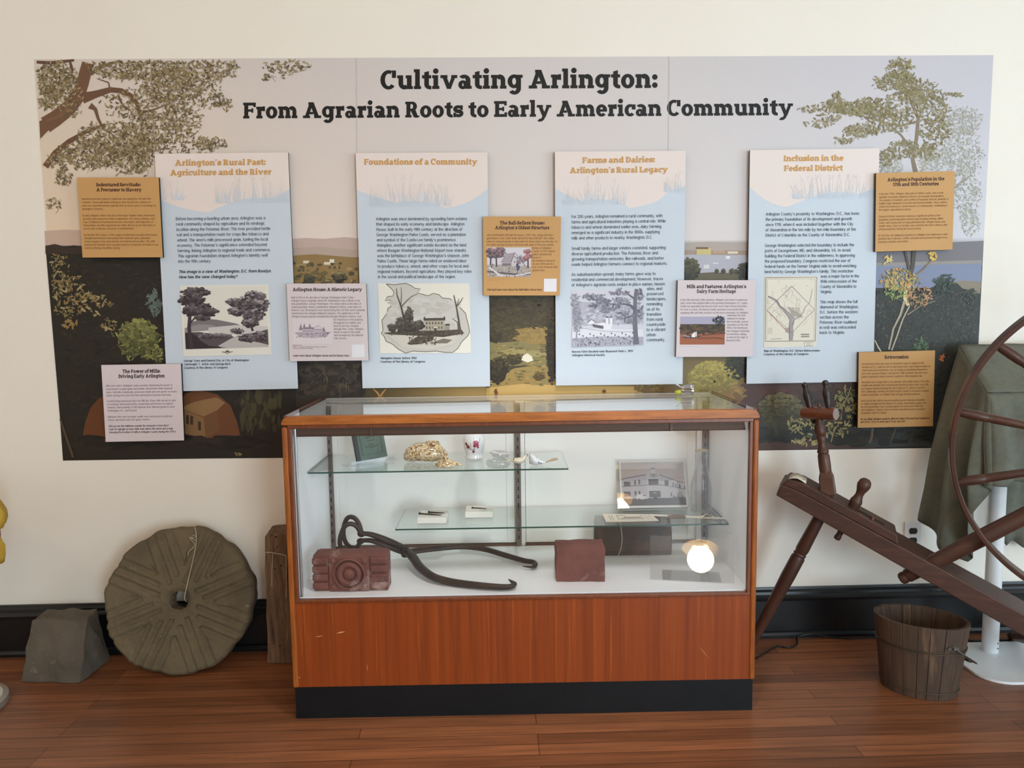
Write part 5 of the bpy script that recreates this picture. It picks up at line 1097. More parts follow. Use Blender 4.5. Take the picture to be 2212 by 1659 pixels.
# broken red brick
def rough(mesh_obj, amp, seed, cell=.03):
    from mathutils import noise
    for v in mesh_obj.data.vertices:
        d = noise.noise_vector((v.co+Vector((seed*3.1, seed, 0)))/cell); v.co += d*amp
def chunk(name, mat_, parent, sx, sy, sz, cuts, amp, cell, taper=(0, 0, 0, 0), seed=1, bev=.004):   # a worked block: subdivided, chipped box
    import bmesh
    bm = bmesh.new(); bmesh.ops.create_cube(bm, size=1); bmesh.ops.subdivide_edges(bm, edges=bm.edges[:], cuts=cuts, use_grid_fill=True)
    for v in bm.verts:
        x, y, z = v.co; u = z+.5
        v.co = Vector((x*sx+(taper[0]*u if x < 0 else -taper[1]*u)*abs(x)*2, y*sy+(taper[2]*u if y < 0 else -taper[3]*u)*abs(y)*2, u*sz))
        e = sum(1 for q in (x, y, z) if abs(abs(q)-.5) < 1e-4)
        if e >= 2: v.co += (Vector((0, 0, sz*.5))-v.co).normalized()*bev*(1.2 if e == 3 else .8)
    me = bpy.data.meshes.new(name); bm.to_mesh(me); bm.free(); me.materials.append(mat_)
    o = bpy.data.objects.new(name, me); COL.objects.link(o); o.parent = parent; rough(o, amp, seed, cell)
    zmin = min(v.co.z for v in me.vertices)
    for v in me.vertices:
        if u0_flat and v.co.z < zmin+amp*2.2: v.co.z = 0
    me.polygons.foreach_set('use_smooth', [True]*len(me.polygons)); me.set_sharp_from_angle(angle=math.radians(38)); return o
u0_flat = True
M_brick2 = mat('worn_red_brick', (120, 74, 66), .9, col2=(102, 62, 55), scale=12, bump=.4, bscale=50, col3=(164, 128, 116), scale3=9, lo3=.62, hi3=.74)
t = ct('brick', 'plain broken red brick standing alone near the middle of the white deck', 'brick', .203, .165, ZF, -.03)
chunk('body', M_brick2, t, .17, .1, .122, 9, .004, .035, (0, .0, .0, .0), 3, .003)
# dark timber block with a string
M_log = mat('dark_timber', (64, 48, 34), .75, col2=(46, 38, 30), scale=5, bump=.3, bscale=20, col3=(92, 64, 38), scale3=6, lo3=.52, hi3=.7)
t = ct('timber_block', 'dark brown old timber block with string behind the clear sheet, under the lower glass shelf', 'timber', .434, .44, ZF, -.02)
b = MB(); b.prism([(-.143, -.06, .004), (-.143, -.066, .02), (-.143, -.064, .075), (-.143, -.05, .115), (-.143, -.02, .138), (-.143, .02, .138), (-.143, .05, .11), (-.143, .06, .06), (-.143, .055, 0), (-.143, -.055, 0)], (.286, 0, 0)); o = b.obj('body', M_log, t, bevel=.006)
M_string = mat('cotton_string', (205, 190, 160), .9)
b = MB(); b.tube(smooth_path([Vector(p) for p in ((-.058, .0, .1395), (-.056, -.02, .14), (-.052, -.053, .117), (-.048, -.0665, .08), (-.05, -.0675, .04), (-.055, -.0665, .02), (-.062, -.063, .005))]), .0012, 6); b.obj('string', M_string, t)
# clear acrylic easel sheet leaning back, foot bent under it
M_acr = pane_mat('clear_acrylic', (247, 248, 247), 1.2)
p0, p1 = CZ(1404, 1251, ZF+.003), CZ(1587, 1260, ZF+.003); ex = (p1-p0).normalized(); back = Vector((-ex.y, ex.x, 0)); LEAN = math.radians(ACR_LEAN)
t = ct('acrylic_easel', 'empty clear acrylic sheet leaning back beside the broken brick, catching the lamp', 'display stand', (p0.x+p1.x)/2, (p0.y+p1.y)/2, ZF)
upv = back*math.sin(LEAN)+Vector((0, 0, math.cos(LEAN))); nrm = ex.cross(upv)
b = MB(); h = .150; b.prism([p0, p1, p1+upv*h, p0+upv*h], -nrm*.003 if (-nrm).y > 0 else nrm*.003); local(b.obj('sheet', M_acr, None), t)
b = MB(); c0, c1 = p0.lerp(p1, .15), p0.lerp(p1, .85); b.prism([c0, c1, c1+back*.10, c0+back*.10], (0, 0, .002)); local(b.obj('foot', M_acr, None), t)
# ---- upper shelf
Zs = S1+.0003
M_book = mat('green_book_cloth', (92, 112, 100), .6, col2=(80, 98, 88), scale=20); M_spine = mat('dark_book_spine', (52, 58, 56), .6); M_pages = mat('book_pages', (214, 204, 180), .8); M_ink = mat('dark_print', (40, 44, 42), .6)
bq = CZ(773, 1003, Zs); bq2 = CZ(838, 994, Zs); bw = (bq2-bq).length; rz = math.atan2((bq2-bq).y, (bq2-bq).x)
t = ct('book', 'thin dark green book with a framed title page, leaning on a clear stand', 'book', bq.x, bq.y, Zs, rz)
tilt = Matrix.Translation((0, 0, .008)) @ Matrix.Rotation(math.radians(-14), 4, 'X') @ Matrix.Rotation(math.radians(-3), 4, 'Y')
bh = .15
b = MB(); b.box(0, 0, 0, bw, .003, bh, 0, tilt); b.box(0, .011, 0, bw, .014, bh, 0, tilt); b.obj('cover', M_book, t)
b = MB(); b.box(0, -.0006, 0, bw*.115, .0146, bh+.0004, 0, tilt); b.obj('spine', M_spine, t)
b = MB(); b.box(bw*.1, .003, .003, bw-.003, .011, bh-.003, 0, tilt); b.obj('pages', M_pages, t)
b = MB()
for x0, z0, x1, z1 in ((.19, .13, .88, .136), (.19, .93, .88, .936), (.19, .13, .2, .936), (.868, .13, .88, .936)): b.box(bw*x0, -.0007, bh*z0, bw*x1, 0, bh*z1, 0, tilt)
for k, (z, l) in enumerate(((.86, .5), (.81, .34), (.70, .1), (.76, .44), (.64, .52), (.55, .3), (.46, .24), (.37, .18), (.32, .44), (.28, .2), (.22, .06))): b.box(bw*(.54-l/2), -.0007, bh*z, bw*(.54+l/2), 0, bh*(z+.012), 0, tilt)
b.obj('title_print', M_ink, t)
M_clear = pane_mat('clear_plastic', (246, 247, 246), 1.2)
b = MB(); b.prism([(-.05, -.014, .0005), (bw+.035, -.014, .0005), (bw+.035, .03, .0005), (-.05, .03, .0005)], (0, 0, .0022)); b.box(-.03, -.0125, .0022, bw+.02, -.0105, .014); b.obj('clear_stand', M_clear, t)
# marbled pottery
def agate():
    mt = bpy.data.materials.new('agate_glaze'); mt.use_nodes = True; N = mt.node_tree.nodes; L = mt.node_tree.links; bs = N['Principled BSDF']; bs.inputs['Roughness'].default_value = .16; bs.inputs['Coat Weight'].default_value = .4
    tc = N.new('ShaderNodeTexCoord'); n = N.new('ShaderNodeTexNoise'); n.inputs['Scale'].default_value = 26; n.inputs['Detail'].default_value = 3; n.inputs['Distortion'].default_value = 2.2; L.new(tc.outputs['Object'], n.inputs['Vector'])
    r = N.new('ShaderNodeValToRGB'); e = r.color_ramp; e.elements[0].position = .30; e.elements[0].color = lin((226, 208, 158)); e.elements[1].position = .42; e.elements[1].color = lin((222, 196, 142))
    for pos, c in ((.44, (150, 100, 58)), (.465, (92, 66, 46)), (.485, (180, 132, 84)), (.505, (228, 212, 172)), (.56, (234, 222, 190)), (.585, (176, 116, 66)), (.61, (226, 206, 164)), (.68, (230, 214, 170))):
        q = e.elements.new(pos); q.color = lin(c)
    L.new(n.outputs['Fac'], r.inputs[0]); L.new(r.outputs[0], bs.inputs['Base Color']); return mt
M_agate = agate()
def pebble(name, m, parent, profile, n=28, smooth=60):      # cross sections along x: (x, half-depth, z-low, z-high)
    b = MB(); rows = []
    for x, d, z0, z1 in profile:
        zc, hz = (z0+z1)/2, (z1-z0)/2; rows.append([(x, d*math.cos(2*math.pi*k/n), zc+hz*math.sin(2*math.pi*k/n)) for k in range(n)])
    b.grid(rows, 0, True); b.poly(rows[0][::-1]); b.poly(rows[-1]); return b.obj(name, m, parent, smooth)
t = ct('marbled_pottery', 'larger cream and brown marbled glazed pottery piece, low and rounded', 'pottery', -.352, .345, Zs, -.12)
pebble('body', M_agate, t, [(-.078, .002, .018, .022), (-.075, .02, .008, .036), (-.066, .034, .002, .052), (-.05, .042, .0, .064), (-.025, .047, .004, .072), (.005, .047, .002, .074), (.03, .043, .001, .071), (.05, .036, .004, .068), (.066, .028, .010, .058), (.078, .02, .012, .044), (.086, .009, .016, .034), (.088, .002, .02, .026)])
b = MB(); b.lathe([(0, .03), (.012, .028), (.014, .025), (.004, .022)], (.03, 0, .062), (.036, 0, 1), 24); b.obj('rim', M_agate, t, 50)
t = ct('marbled_pottery', 'small cream and brown marbled pottery lid in front of the larger marbled piece', 'pottery', -.268, .262, Zs, -.1)
b = MB(); b.lathe([(0, .034), (.004, .039), (.010, .038), (.018, .03), (.024, .016), (.027, .009), (.031, .011), (.036, .008), (.038, .001)], (0, 0, 0), (0, 0, 1), 32, 0, .8); b.obj('body', M_agate, t, 50)
pebble('spout', M_agate, t, [(.03, .016, .002, .022), (.042, .013, .0015, .018), (.052, .009, .001, .013), (.058, .002, .002, .007)])
# white jar with blossom
M_porc = mat('white_porcelain', (238, 238, 236), .12, coat=.6); M_pink = mat('blossom_pink', (190, 84, 112), .25); M_red = mat('blossom_red', (146, 52, 54), .25); M_twig = mat('blossom_twig', (104, 62, 58), .3)
t = ct('jar', 'white porcelain jar painted with pink blossom on a twig', 'jar', -.17, .39, Zs)
JP = [(0, .029), (.003, .034), (.008, .035), (.013, .032), (.026, .034), (.045, .038), (.066, .0415), (.082, .0405), (.094, .036), (.101, .031), (.104, .030), (.106, .032), (.108, .030), (.106, .026), (.09, .030), (.02, .028)]
b = MB(); b.lathe(JP, (0, 0, 0), (0, 0, 1), 40); b.obj('body', M_porc, t, 50)
def jr(z):
    for (a, ra), (c, rc) in zip(JP, JP[1:]):
        if a <= z <= c: return ra+(rc-ra)*(z-a)/(c-a)
    return .04
def on_jar(u, z, e=.0006): a = -math.pi/2+u; r = jr(z)+e; return Vector((r*math.cos(a), r*math.sin(a), z))
b = MB(); b.tube([on_jar(u, z) for u, z in ((-.75, .06), (-.5, .05), (-.3, .042), (.0, .042), (.15, .052), (.3, .06), (.45, .066), (.55, .075), (.6, .084))], .0007, 6)
b.tube([on_jar(u, z) for u, z in ((.1, .05), (.05, .036), (.0, .033))], .0006, 6); b.tube([on_jar(u, z) for u, z in ((-.28, .043), (-.26, .056), (-.3, .066))], .0006, 6); b.obj('twig', M_twig, t)
def flower(u, z, r, m):
    b = MB()
    for k in range(5):
        a = k*1.2566; pu, pz = u+r*.8*math.cos(a)/.04, z+r*.8*math.sin(a)
        b.poly([on_jar(pu+r*.75*math.cos(q*.785)/.04, pz+r*.75*math.sin(q*.785), .0009+k*.00005) for q in range(8)])
    b.obj('blossom', m, t)
flower(.2, .068, .0064, M_pink); flower(.32, .058, .005, M_pink); flower(.08, .056, .0036, M_red); flower(-.55, .052, .005, M_red); flower(-.72, .062, .004, M_red); flower(-.02, .034, .0036, M_red); flower(.42, .05, .0026, M_red)
# glass dish and porcelain spoon bits
M_gl = pane_mat('cut_glass', (238, 240, 240), 2.4, .1)
t = ct('glass_inkwell', 'small round cut glass inkwell with a rippled glass top', 'inkwell', -.078, .245, Zs)
b = MB(); rows = []
for z, r in ((0, .034), (.004, .040), (.012, .043), (.02, .042), (.028, .034), (.031, .022), (.034, .018)):
    rows.append([((r+(.0016*math.cos(12*a) if z < .03 else 0))*math.cos(a), (r+(.0016*math.cos(12*a) if z < .03 else 0))*math.sin(a), z) for a in [2*math.pi*k/48 for k in range(48)]])
b.grid(rows, 0, True); b.poly(rows[0][::-1]); b.obj('bowl', M_gl, t, 40)
b = MB(); b.lathe([(.034, .018), (.038, .03), (.046, .036), (.052, .034), (.050, .022), (.047, .002)], (0, 0, 0), (.12, 0, 1), 24); b.obj('cover', M_gl, t, 40)
M_cream = mat('cream_porcelain', (226, 216, 192), .2, col2=(70, 76, 74), scale=60, lo=.56, hi=.62, coat=.4); M_bw = mat('blue_white_porcelain', (232, 234, 234), .15, col2=(44, 74, 104), scale=75, lo=.55, hi=.6, coat=.5); M_ochre = mat('worn_ochre_glaze', (176, 148, 112), .3, col2=(206, 186, 156), scale=40)
t = ct('porcelain_spoon', 'cream porcelain spoon sherd lying across the glass inkwell', 'pottery', -.012, .222, Zs)
pebble('bowl', M_cream, t, [(-.022, .004, .026, .032), (-.012, .012, .019, .034), (.002, .017, .014, .035), (.016, .015, .014, .037), (.026, .008, .019, .041), (.034, .003, .034, .047), (.04, .002, .043, .047)], 20)
pebble('broken_handle', M_cream, t, [(-.052, .003, .018, .021), (-.036, .004, .019, .024), (-.018, .005, .023, .030)], 12)
b = MB(); b.lathe([(0, .012), (.002, .012), (.004, .004), (.016, .004)], (.004, 0, 0), (.004, 0, 1), 14); b.obj('clear_prop', M_clear, t, 40)
t = ct('porcelain_spoon', 'blue and white porcelain spoon sherd near the end of the upper glass shelf', 'pottery', .085, .262, Zs, .1)
pebble('bowl', M_bw, t, [(-.052, .004, .006, .044), (-.047, .014, .003, .046), (-.037, .02, .0, .038), (-.022, .019, .0, .027), (-.006, .012, .002, .016), (.006, .006, .006, .012)], 20)
pebble('broken_handle', M_ochre, t, [(.004, .004, .006, .0105), (.016, .006, .009, .014), (.03, .009, .012, .021), (.044, .009, .014, .024), (.052, .004, .017, .022)], 16)
# ---- lower shelf
Zs = S2+.0003
M_foam = mat('white_card_box', (236, 232, 222), .7); M_nail = mat('rusty_nail', (44, 38, 34), .6, metal=.4, col2=(64, 52, 44), scale=60)
def mount(label, x0, y0, w, d, h, rz):
    t = ct('specimen_box', label, 'box', x0, y0, Zs, rz); b = MB(); b.box(-w/2, -d/2, 0, w/2, d/2, h); b.obj('box', M_foam, t, bevel=.002); return t
def nail(label, p, q, g, r=.0028):
    t = ct('nail', label, 'nail', *p, group=g); b = MB(); p, q = Vector(p), Vector(q); d = q-p; l = d.length
    b.lathe([(0, r*1.7), (.0035, r*1.9), (.0055, r), (l*.6, r*.85), (l-.004, r*.55), (l, r*.2)], p, q, 8); local(b.obj('body', M_nail, None, 40), t)
mount('white square box carrying two old nails', -.325, .345, .106, .105, .021, -.03)
z = Zs+.021+.0042
nail('longer of the two old nails on one white box', (-.378, .345, z), (-.292, .316, z), 'old nails on white boxes'); nail('shorter of the two old nails on one white box', (-.345, .362, z), (-.284, .345, z), 'old nails on white boxes')
mount('white square box carrying a single old nail', -.155, .405, .104, .092, .023, -.01)
z = Zs+.023+.0032
nail('single small nail alone on its white box', (-.184, .41, z), (-.126, .395, z), 'old nails on white boxes', .0022)
# photograph in a clear sleeve leaning back
PW = Vector
pbl, pbr = CZ(1342, 1102, Zs+.004), CZ(1487, 1106, Zs+.004); pbl.y = pbr.y = .458; pbl = Vector((CY(1342, 1102, .458).x, .458, Zs+.003)); pbr = Vector((CY(1487, 1106, .458).x, .458, Zs+.003))
wP = (pbr-pbl).length; t = ct('photograph', 'black and white photograph of a corner building in a clear sleeve', 'photograph', pbl.x, pbl.y, Zs+.001)
pm = Matrix.Rotation(math.radians(PHOTO_LEAN), 4, 'X'); hP = .186
class Flat(Print):                                  # a print lying in its own thing's plane: x right, z up, tilted by pm
    def pt(s, x, y): return pm @ Vector((x*wP, -.0008-s.n*3.2e-5-s.j*4e-6, (1-y)*hP))
F = Flat(0); F.pt0 = None
class FP(Pic):
    def m(s, u, v): return (u, v)
U = FP(F, None); U.rect(0, 0, 1, 1, (232, 228, 220)); F.layer()
def fl(pts, c): F.add(pts, c)
def fline(pts, w, c):
    for (x0, y0), (x1, y1) in zip(pts, pts[1:]):
        dx, dy = (x1-x0)*wP, (y1-y0)*hP; l = math.hypot(dx, dy) or 1; nx, ny = -dy/l*w/2/wP, dx/l*w/2/hP
        F.add([(x0+nx, y0+ny), (x1+nx, y1+ny), (x1-nx, y1-ny), (x0-nx, y0-ny)], c)
fl([(.025, .035), (.975, .035), (.975, .955), (.025, .955)], (196, 184, 178)); F.layer()
fl([(.025, .39), (.40, .30), (.60, .31), (.975, .50), (.975, .86), (.025, .86)], (186, 180, 184)); F.layer(); fl([(.40, .30), (.60, .31), (.975, .50), (.975, .86), (.40, .86)], (198, 192, 194)); fl([(.025, .80), (.975, .80), (.975, .955), (.025, .955)], (74, 70, 74)); F.layer()
fline([(.025, .39), (.40, .30)], .0022, (70, 62, 62)); fline([(.60, .31), (.90, .47), (.975, .49)], .0022, (70, 62, 62)); fline([(.025, .55), (.42, .52), (.64, .53), (.975, .62)], .0026, (92, 88, 94))
for u0, v0, u1, v1 in ((.06, .445, .155, .54), (.215, .42, .24, .52), (.28, .41, .305, .51), (.43, .40, .58, .515), (.67, .43, .73, .54), (.79, .485, .805, .57), (.83, .50, .845, .58), (.885, .525, .905, .60), (.96, .545, .975, .62), (.05, .655, .15, .76), (.21, .65, .24, .74), (.27, .65, .30, .73), (.43, .65, .60, .785), (.75, .69, .765, .77), (.85, .70, .86, .78), (.88, .67, .888, .76), (.905, .68, .912, .76)): fl([(u0, v0), (u1, v0), (u1, v1), (u0, v1)], (76, 74, 82))
F.layer(); fl([(.49, .78), (.55, .78), (.55, .83), (.49, .83)], (50, 46, 50)); fl([(.455, .385), (.475, .25), (.475, .18), (.545, .18), (.545, .25), (.565, .385)], (206, 200, 198)); fl([(.475, .16), (.545, .16), (.54, .185), (.48, .185)], (120, 108, 104)); F.layer()
fl([(.51+.052*math.cos(k*.5236), .325+.05*math.sin(k*.5236)) for k in range(12)], (100, 92, 94)); F.layer(); fl([(.51+.044*math.cos(k*.5236), .325+.042*math.sin(k*.5236)) for k in range(12)], (214, 208, 206)); F.layer()
for v in (.31, .335): fl([(.482, v-.009), (.54, v-.009), (.54, v+.007), (.482, v+.007)], (96, 88, 90))
fl([(.49, .685), (.54, .685), (.54, .70), (.49, .70)], (180, 176, 178))
fl([(.24, .73), (.27, .715), (.34, .715), (.38, .76), (.40, .79), (.40, .82), (.23, .82)], (216, 212, 212)); fl([(.10, .78), (.14, .765), (.18, .775), (.2, .81), (.09, .81)], (200, 196, 196)); F.layer(); fl([(.335, .73), (.365, .73), (.38, .755), (.335, .755)], (70, 68, 74))
for u in (.27, .375): fl([(u+.014*math.cos(k*.785), .818+.016*math.sin(k*.785)) for k in range(8)], (60, 56, 60))
for k in range(5): fline([(.03, .36-.07*k), (.60, .14-.05*k if .14-.05*k > .04 else .045)], .0005, (150, 138, 134))
fline([(.025, .50), (.5, .46), (.975, .37)], .0008, (120, 110, 110)); fline([(.5, .24), (.975, .07)], .0006, (150, 138, 134))
for k in range(8): fl([(.78+.022*k, .80), (.79+.022*k, .73+.02*(k % 3)), (.80+.022*k, .80)], (64, 60, 64))
F.b.obj('print', M_print, t)
b = MB(); b.box(0, 0, 0, wP, .0012, hP, 0, pm); b.obj('backing', M_foam, t)
b = MB(); b.box(-.014, -.0042, -.001, wP+.006, -.0032, hP+.006, 0, pm); b.obj('sleeve', M_acr, t)
# milk bottle
t = ct('milk_bottle', 'clear glass milk bottle standing beside the building photograph', 'bottle', .683, .372, Zs)
M_bot = pane_mat('bottle_glass', (246, 249, 246), 1.3)
b = MB(); b.lathe([(.001, .001), (0, .03), (.004, .0385), (.012, .0405), (.07, .0405), (.10, .040), (.125, .036), (.15, .029), (.175, .0235), (.20, .0210), (.222, .021), (.226, .0275), (.236, .028), (.240, .025), (.238, .021), (.22, .018), (.20, .0175), (.175, .0195), (.15, .026), (.125, .033), (.1, .037), (.012, .0375), (.006, .03), (.005, .001)], (0, 0, 0), (0, 0, 1), 40); b.obj('glass', M_bot, t, 50)
b = MB(); b.lathe([(.2395, .0245), (.2415, .0255), (.2425, .024), (.2405, .0225)], (0, 0, 0), (0, 0, 1), 32); b.obj('rim', mat('bottle_rim', (176, 156, 120), .2), t, 50)
# label cards, sherd, folded slip
M_card = mat('label_card', (224, 216, 198), .7); M_cardink = mat('label_ink', (70, 64, 60), .7)
q = [CZ(1301, 1110, Zs+.014), CZ(1405, 1110.5, Zs+.010), CZ(1426, 1124, Zs+.006), CZ(1309, 1127.5, Zs+.008)]
q = [CZ(x, y, Zs+.002) for x, y in ((1301, 1110), (1405, 1110.5), (1424, 1124.5), (1309, 1127.5))]
t = ct('label_card', 'white printed label card lying at the front of the lower glass shelf', 'label', *(sum(q, Vector())/4))
b = MB(); b.prism(q[::-1], (0, 0, -.0012)); local(b.obj('card', M_card, None), t)
def cq(u, v): return q[0].lerp(q[1], u).lerp(q[3].lerp(q[2], u), v)+Vector((0, 0, .0004))
b = MB()
for u0, u1, v0, v1 in ((.11, .118, .2, .8), (.16, .168, .2, .8), (.27, .278, .2, .7), (.76, .768, .2, .7), (.84, .848, .2, .8), (.91, .918, .2, .8), (.27, .45, .2, .23), (.27, .76, .68, .71)): b.poly([cq(u0, v0), cq(u0, v1), cq(u1, v1), cq(u1, v0)])
for k in range(11):
    u = .40+k*.031; b.poly([cq(u, .40), cq(u-.004, .52), cq(u+.014, .52), cq(u+.018, .40)])
for k in range(14):
    u = .34+k*.029; b.poly([cq(u, .56), cq(u, .62), cq(u+.018, .62), cq(u+.018, .56)])
local(b.obj('label_print', M_cardink, None), t)
t = ct('label_strip', 'clear edged pale strip on the lower glass shelf in front of the bottle', 'label', .6, .33, Zs)
q2 = [CZ(x, y, Zs+.0016) for x, y in ((1405, 1110), (1583, 1119), (1583, 1121.5), (1408, 1114))]
b = MB(); b.prism(q2[::-1], (0, 0, -.001)); local(b.obj('strip', M_card, None), t)
t = ct('stone_sherd', 'small flat brown stone sherd on the lower glass shelf', 'stone', .575, .305, Zs)
pebble('body', mat('brown_stone', (122, 98, 82), .8, col2=(100, 82, 70), scale=30, bump=.3), t, [(-.034, .002, .001, .008), (-.028, .012, .0, .012), (0, .016, .0, .013), (.024, .014, .0, .012), (.034, .003, .001, .008)], 16)
t = ct('paper_slip', 'pale folded paper slip at the foot of the milk bottle', 'paper', .69, .318, Zs)
b = MB(); rows = [[(-.03+.06*i/8, dy, .0008+.016*max(0, 1-abs(i/8-.5)*2.6)*(1-k*.3)) for i in range(9)] for k, dy in enumerate((-.012, 0, .012))]; b.grid(rows); b.obj('slip', mat('cream_paper', (214, 200, 168), .8), t, 60, solid=.0006)
# little silver cup lying on the glass top
M_chrome = mat('polished_silver', (200, 202, 204), .12, metal=1.); M_lime = mat('lime_enamel', (186, 190, 60), .3)
Zt = TOP-.0005
t = ct('silver_cup', 'small silver fluted cup with a lime tip lying on the glass top', 'cup', .636, .41, Zt, -.2)
b = MB(); rows = []
for x, r in ((-.022, .010), (-.016, .013), (-.004, .0155), (.012, .019), (.022, .021), (.024, .019), (.016, .016), (0, .012)):
    rows.append([(x, (r+.0012*math.cos(9*a))*math.cos(a), .0222+(r+.0012*math.cos(9*a))*math.sin(a)) for a in [2*math.pi*k/54 for k in range(54)]])
b.grid(rows, 0, True); b.poly(rows[0][::-1]); b.obj('cup', M_chrome, t, 60)
for a in (-.5, .5):
    b = MB(); b.tube([(-.02, .004*a, .028), (-.030, .012*a, .036), (-.042, .018*a, .042)], [.003, .0025, .001], 8); b.obj('prong', M_chrome, t, 60)
pebble('lime_tip', M_lime, t, [(-.046, .002, .010, .014), (-.040, .007, .002, .018), (-.030, .009, .0005, .020), (-.022, .006, .006, .022), (-.018, .002, .014, .022)], 16)

# ---------------------------------------------------------------- stones, post and costume stand on the plain side
R_ = random.Random(41)
M_stone = mat('grey_brown_stone', (104, 92, 78), .9, col2=(84, 76, 66), scale=5, bump=.35, bscale=50, col3=(136, 118, 100), scale3=20, lo3=.62, hi3=.75)
import bmesh
from mathutils import noise as NZ
def hull_block(name, m, parent, pts, cuts, amp, cell, seed, floor_snap=True):   # an eight-cornered worked stone with chipped edges
    bm = bmesh.new(); v = [bm.verts.new(p) for p in pts]
    for q in ((3, 2, 1, 0), (4, 5, 6, 7), (0, 1, 5, 4), (1, 2, 6, 5), (2, 3, 7, 6), (3, 0, 4, 7)): bm.faces.new([v[i] for i in q])
    bmesh.ops.bevel(bm, geom=bm.edges[:], offset=.008, segments=2, affect='EDGES', profile=.6)
    bmesh.ops.triangulate(bm, faces=bm.faces[:])
    bmesh.ops.subdivide_edges(bm, edges=[e for e in bm.edges if e.calc_length() > .02], cuts=cuts, use_grid_fill=True)
    bmesh.ops.triangulate(bm, faces=bm.faces[:]); bmesh.ops.recalc_face_normals(bm, faces=bm.faces[:])
    me = bpy.data.meshes.new(name); bm.to_mesh(me); bm.free(); me.materials.append(m)
    for q in me.vertices:
        d = NZ.noise_vector((q.co+Vector((seed*2.7, seed, 0)))/cell)*amp+NZ.noise_vector((q.co+Vector((seed, 9, 0)))/(cell*.3))*amp*.4
        if floor_snap and q.co.z < .004: d.z = abs(d.z)*.3
        q.co += d
    me.polygons.foreach_set('use_smooth', [True]*len(me.polygons)); me.set_sharp_from_angle(angle=math.radians(30))
    o = bpy.data.objects.new(name, me); COL.objects.link(o); o.parent = parent; return o
# wedge shaped stone
B0, B1 = WZ(44, 1474), WZ(171, 1477); yF = -.245; T0 = W(66, 1343, -.215); T1 = W(191, 1339, -.225)
c = Vector((-1.79, -.17, 0)); t = thing('stone_block', 'grey wedge-shaped worked stone on the floor beside the millstone', 'stone', c)
BK0, BK1 = WZ(92, 1420), WZ(224, 1424); TK0, TK1 = W(100, 1318, -.10), W(208, 1315, -.10); BK0.z = BK1.z = 0; BK0.y = BK1.y = -.075; BK0.x = -1.86; BK1.x = -1.655
TK0.z = TK1.z = (TK0.z+TK1.z)/2
hull_block('body', M_stone, t, [p-c for p in (B0, B1, BK1, BK0, T0, T1, TK1, TK0)], 8, .010, .055, 2)
# millstone leaning on the wall
M_mill = mat('millstone_grit', (112, 97, 72), .92, col2=(92, 80, 60), scale=6, bump=.45, bscale=70, col3=(150, 138, 112), scale3=26, lo3=.66, hi3=.76)
MR, MT = .273, .085; TILT = math.radians(13)
cz = MR*math.cos(TILT); cy = -.215+MR*math.sin(TILT)
mm = Matrix.Translation((W(391, 1285, -.16).x, cy, cz+.002)) @ Matrix.Rotation(-TILT, 4, 'X') @ Matrix.Rotation(math.radians(4), 4, 'Z')
t = thing('millstone', 'round grooved millstone with a square eye and string, leaning on the wall', 'millstone', mx=mm)
def groove(x, z):                                  # dressed furrows: bands of parallel grooves set round the eye
    r = math.hypot(x, z); a = math.atan2(z, x); n = 8; k = math.floor((a/(2*math.pi)+.02)*n); a0 = (k+.5)/n*2*math.pi
    u = x*math.cos(a0)+z*math.sin(a0); v = -x*math.sin(a0)+z*math.cos(a0); g = 0
    for off in (-.062, -.030, .004, .040):
        d = abs(v-off+.1*(u-.15)*.25); 
        if u > .06+abs(off)*.9: g = max(g, max(0, 1-(d/.011)**2))
    return g if r > .07 else 0
b = MB(); NR, NA = 74, 300; rows = []
def edge(a): return MR*(1+.012*math.sin(5*a+1)+.010*math.sin(11*a)+.006*math.sin(23*a+2)+(-.03 if abs(((a-2.55+math.pi) % (2*math.pi))-math.pi) < .25 else 0)*math.cos(((a-2.55+math.pi) % (2*math.pi)-math.pi)*6))
def eye(a): q = max(abs(math.cos(a)), abs(math.sin(a))); return .034*(1/q)**.2
for i in range(NR+1):
    row = []
    for k in range(NA):
        a = 2*math.pi*k/NA; f = i/NR; r = eye(a)+(edge(a)-eye(a))*f; x, z = r*math.cos(a), r*math.sin(a)
        y = -MT/2+groove(x, z)*.0085+NZ.noise(Vector((x, z, 0))*28)*.003+NZ.noise(Vector((x, z, 3))*90)*.0014
        if f > .96: y += (f-.96)/.04*.010
        if f < .06: y += (.06-f)/.06*.012
        row.append((x, y, z))
    rows.append(row)
front_outer = rows[-1]
for s_, y in ((1.006, -MT*.22), (1.004, 0), (1.0, MT*.25), (.985, MT*.5)):
    rows.append([(x*s_*(1+.006*math.sin(k*.31+y*90)), y, z*s_*(1+.006*math.sin(k*.31+y*90))) for k, (x, _, z) in enumerate(front_outer)])
rows.append([(eye(2*math.pi*k/NA)*math.cos(2*math.pi*k/NA), MT*.5, eye(2*math.pi*k/NA)*math.sin(2*math.pi*k/NA)) for k in range(NA)]); rows.append(rows[0])
b.grid(rows, 0, True); b.obj('body', M_mill, t, 50)
M_str = mat('cotton_string', (205, 190, 160), .9)
b = MB(); yy = -MT/2-.004
b.tube(smooth_path([Vector(p) for p in ((.028, yy+.02, -.006), (.024, yy, .01), (.034, yy, .07), (.052, yy, .16), (.060, yy, .215), (.058, yy, .255), (.05, yy+.012, .274), (.048, yy+.04, .279))]), .0013, 6)
b.tube(smooth_path([Vector(p) for p in ((.058, yy, .24), (.048, yy-.004, .232), (.036, yy-.002, .236), (.046, yy-.003, .222), (.056, yy-.002, .21), (.05, yy-.004, .196), (.036, yy-.002, .185), (.031, yy, .168))]), .0011, 6)
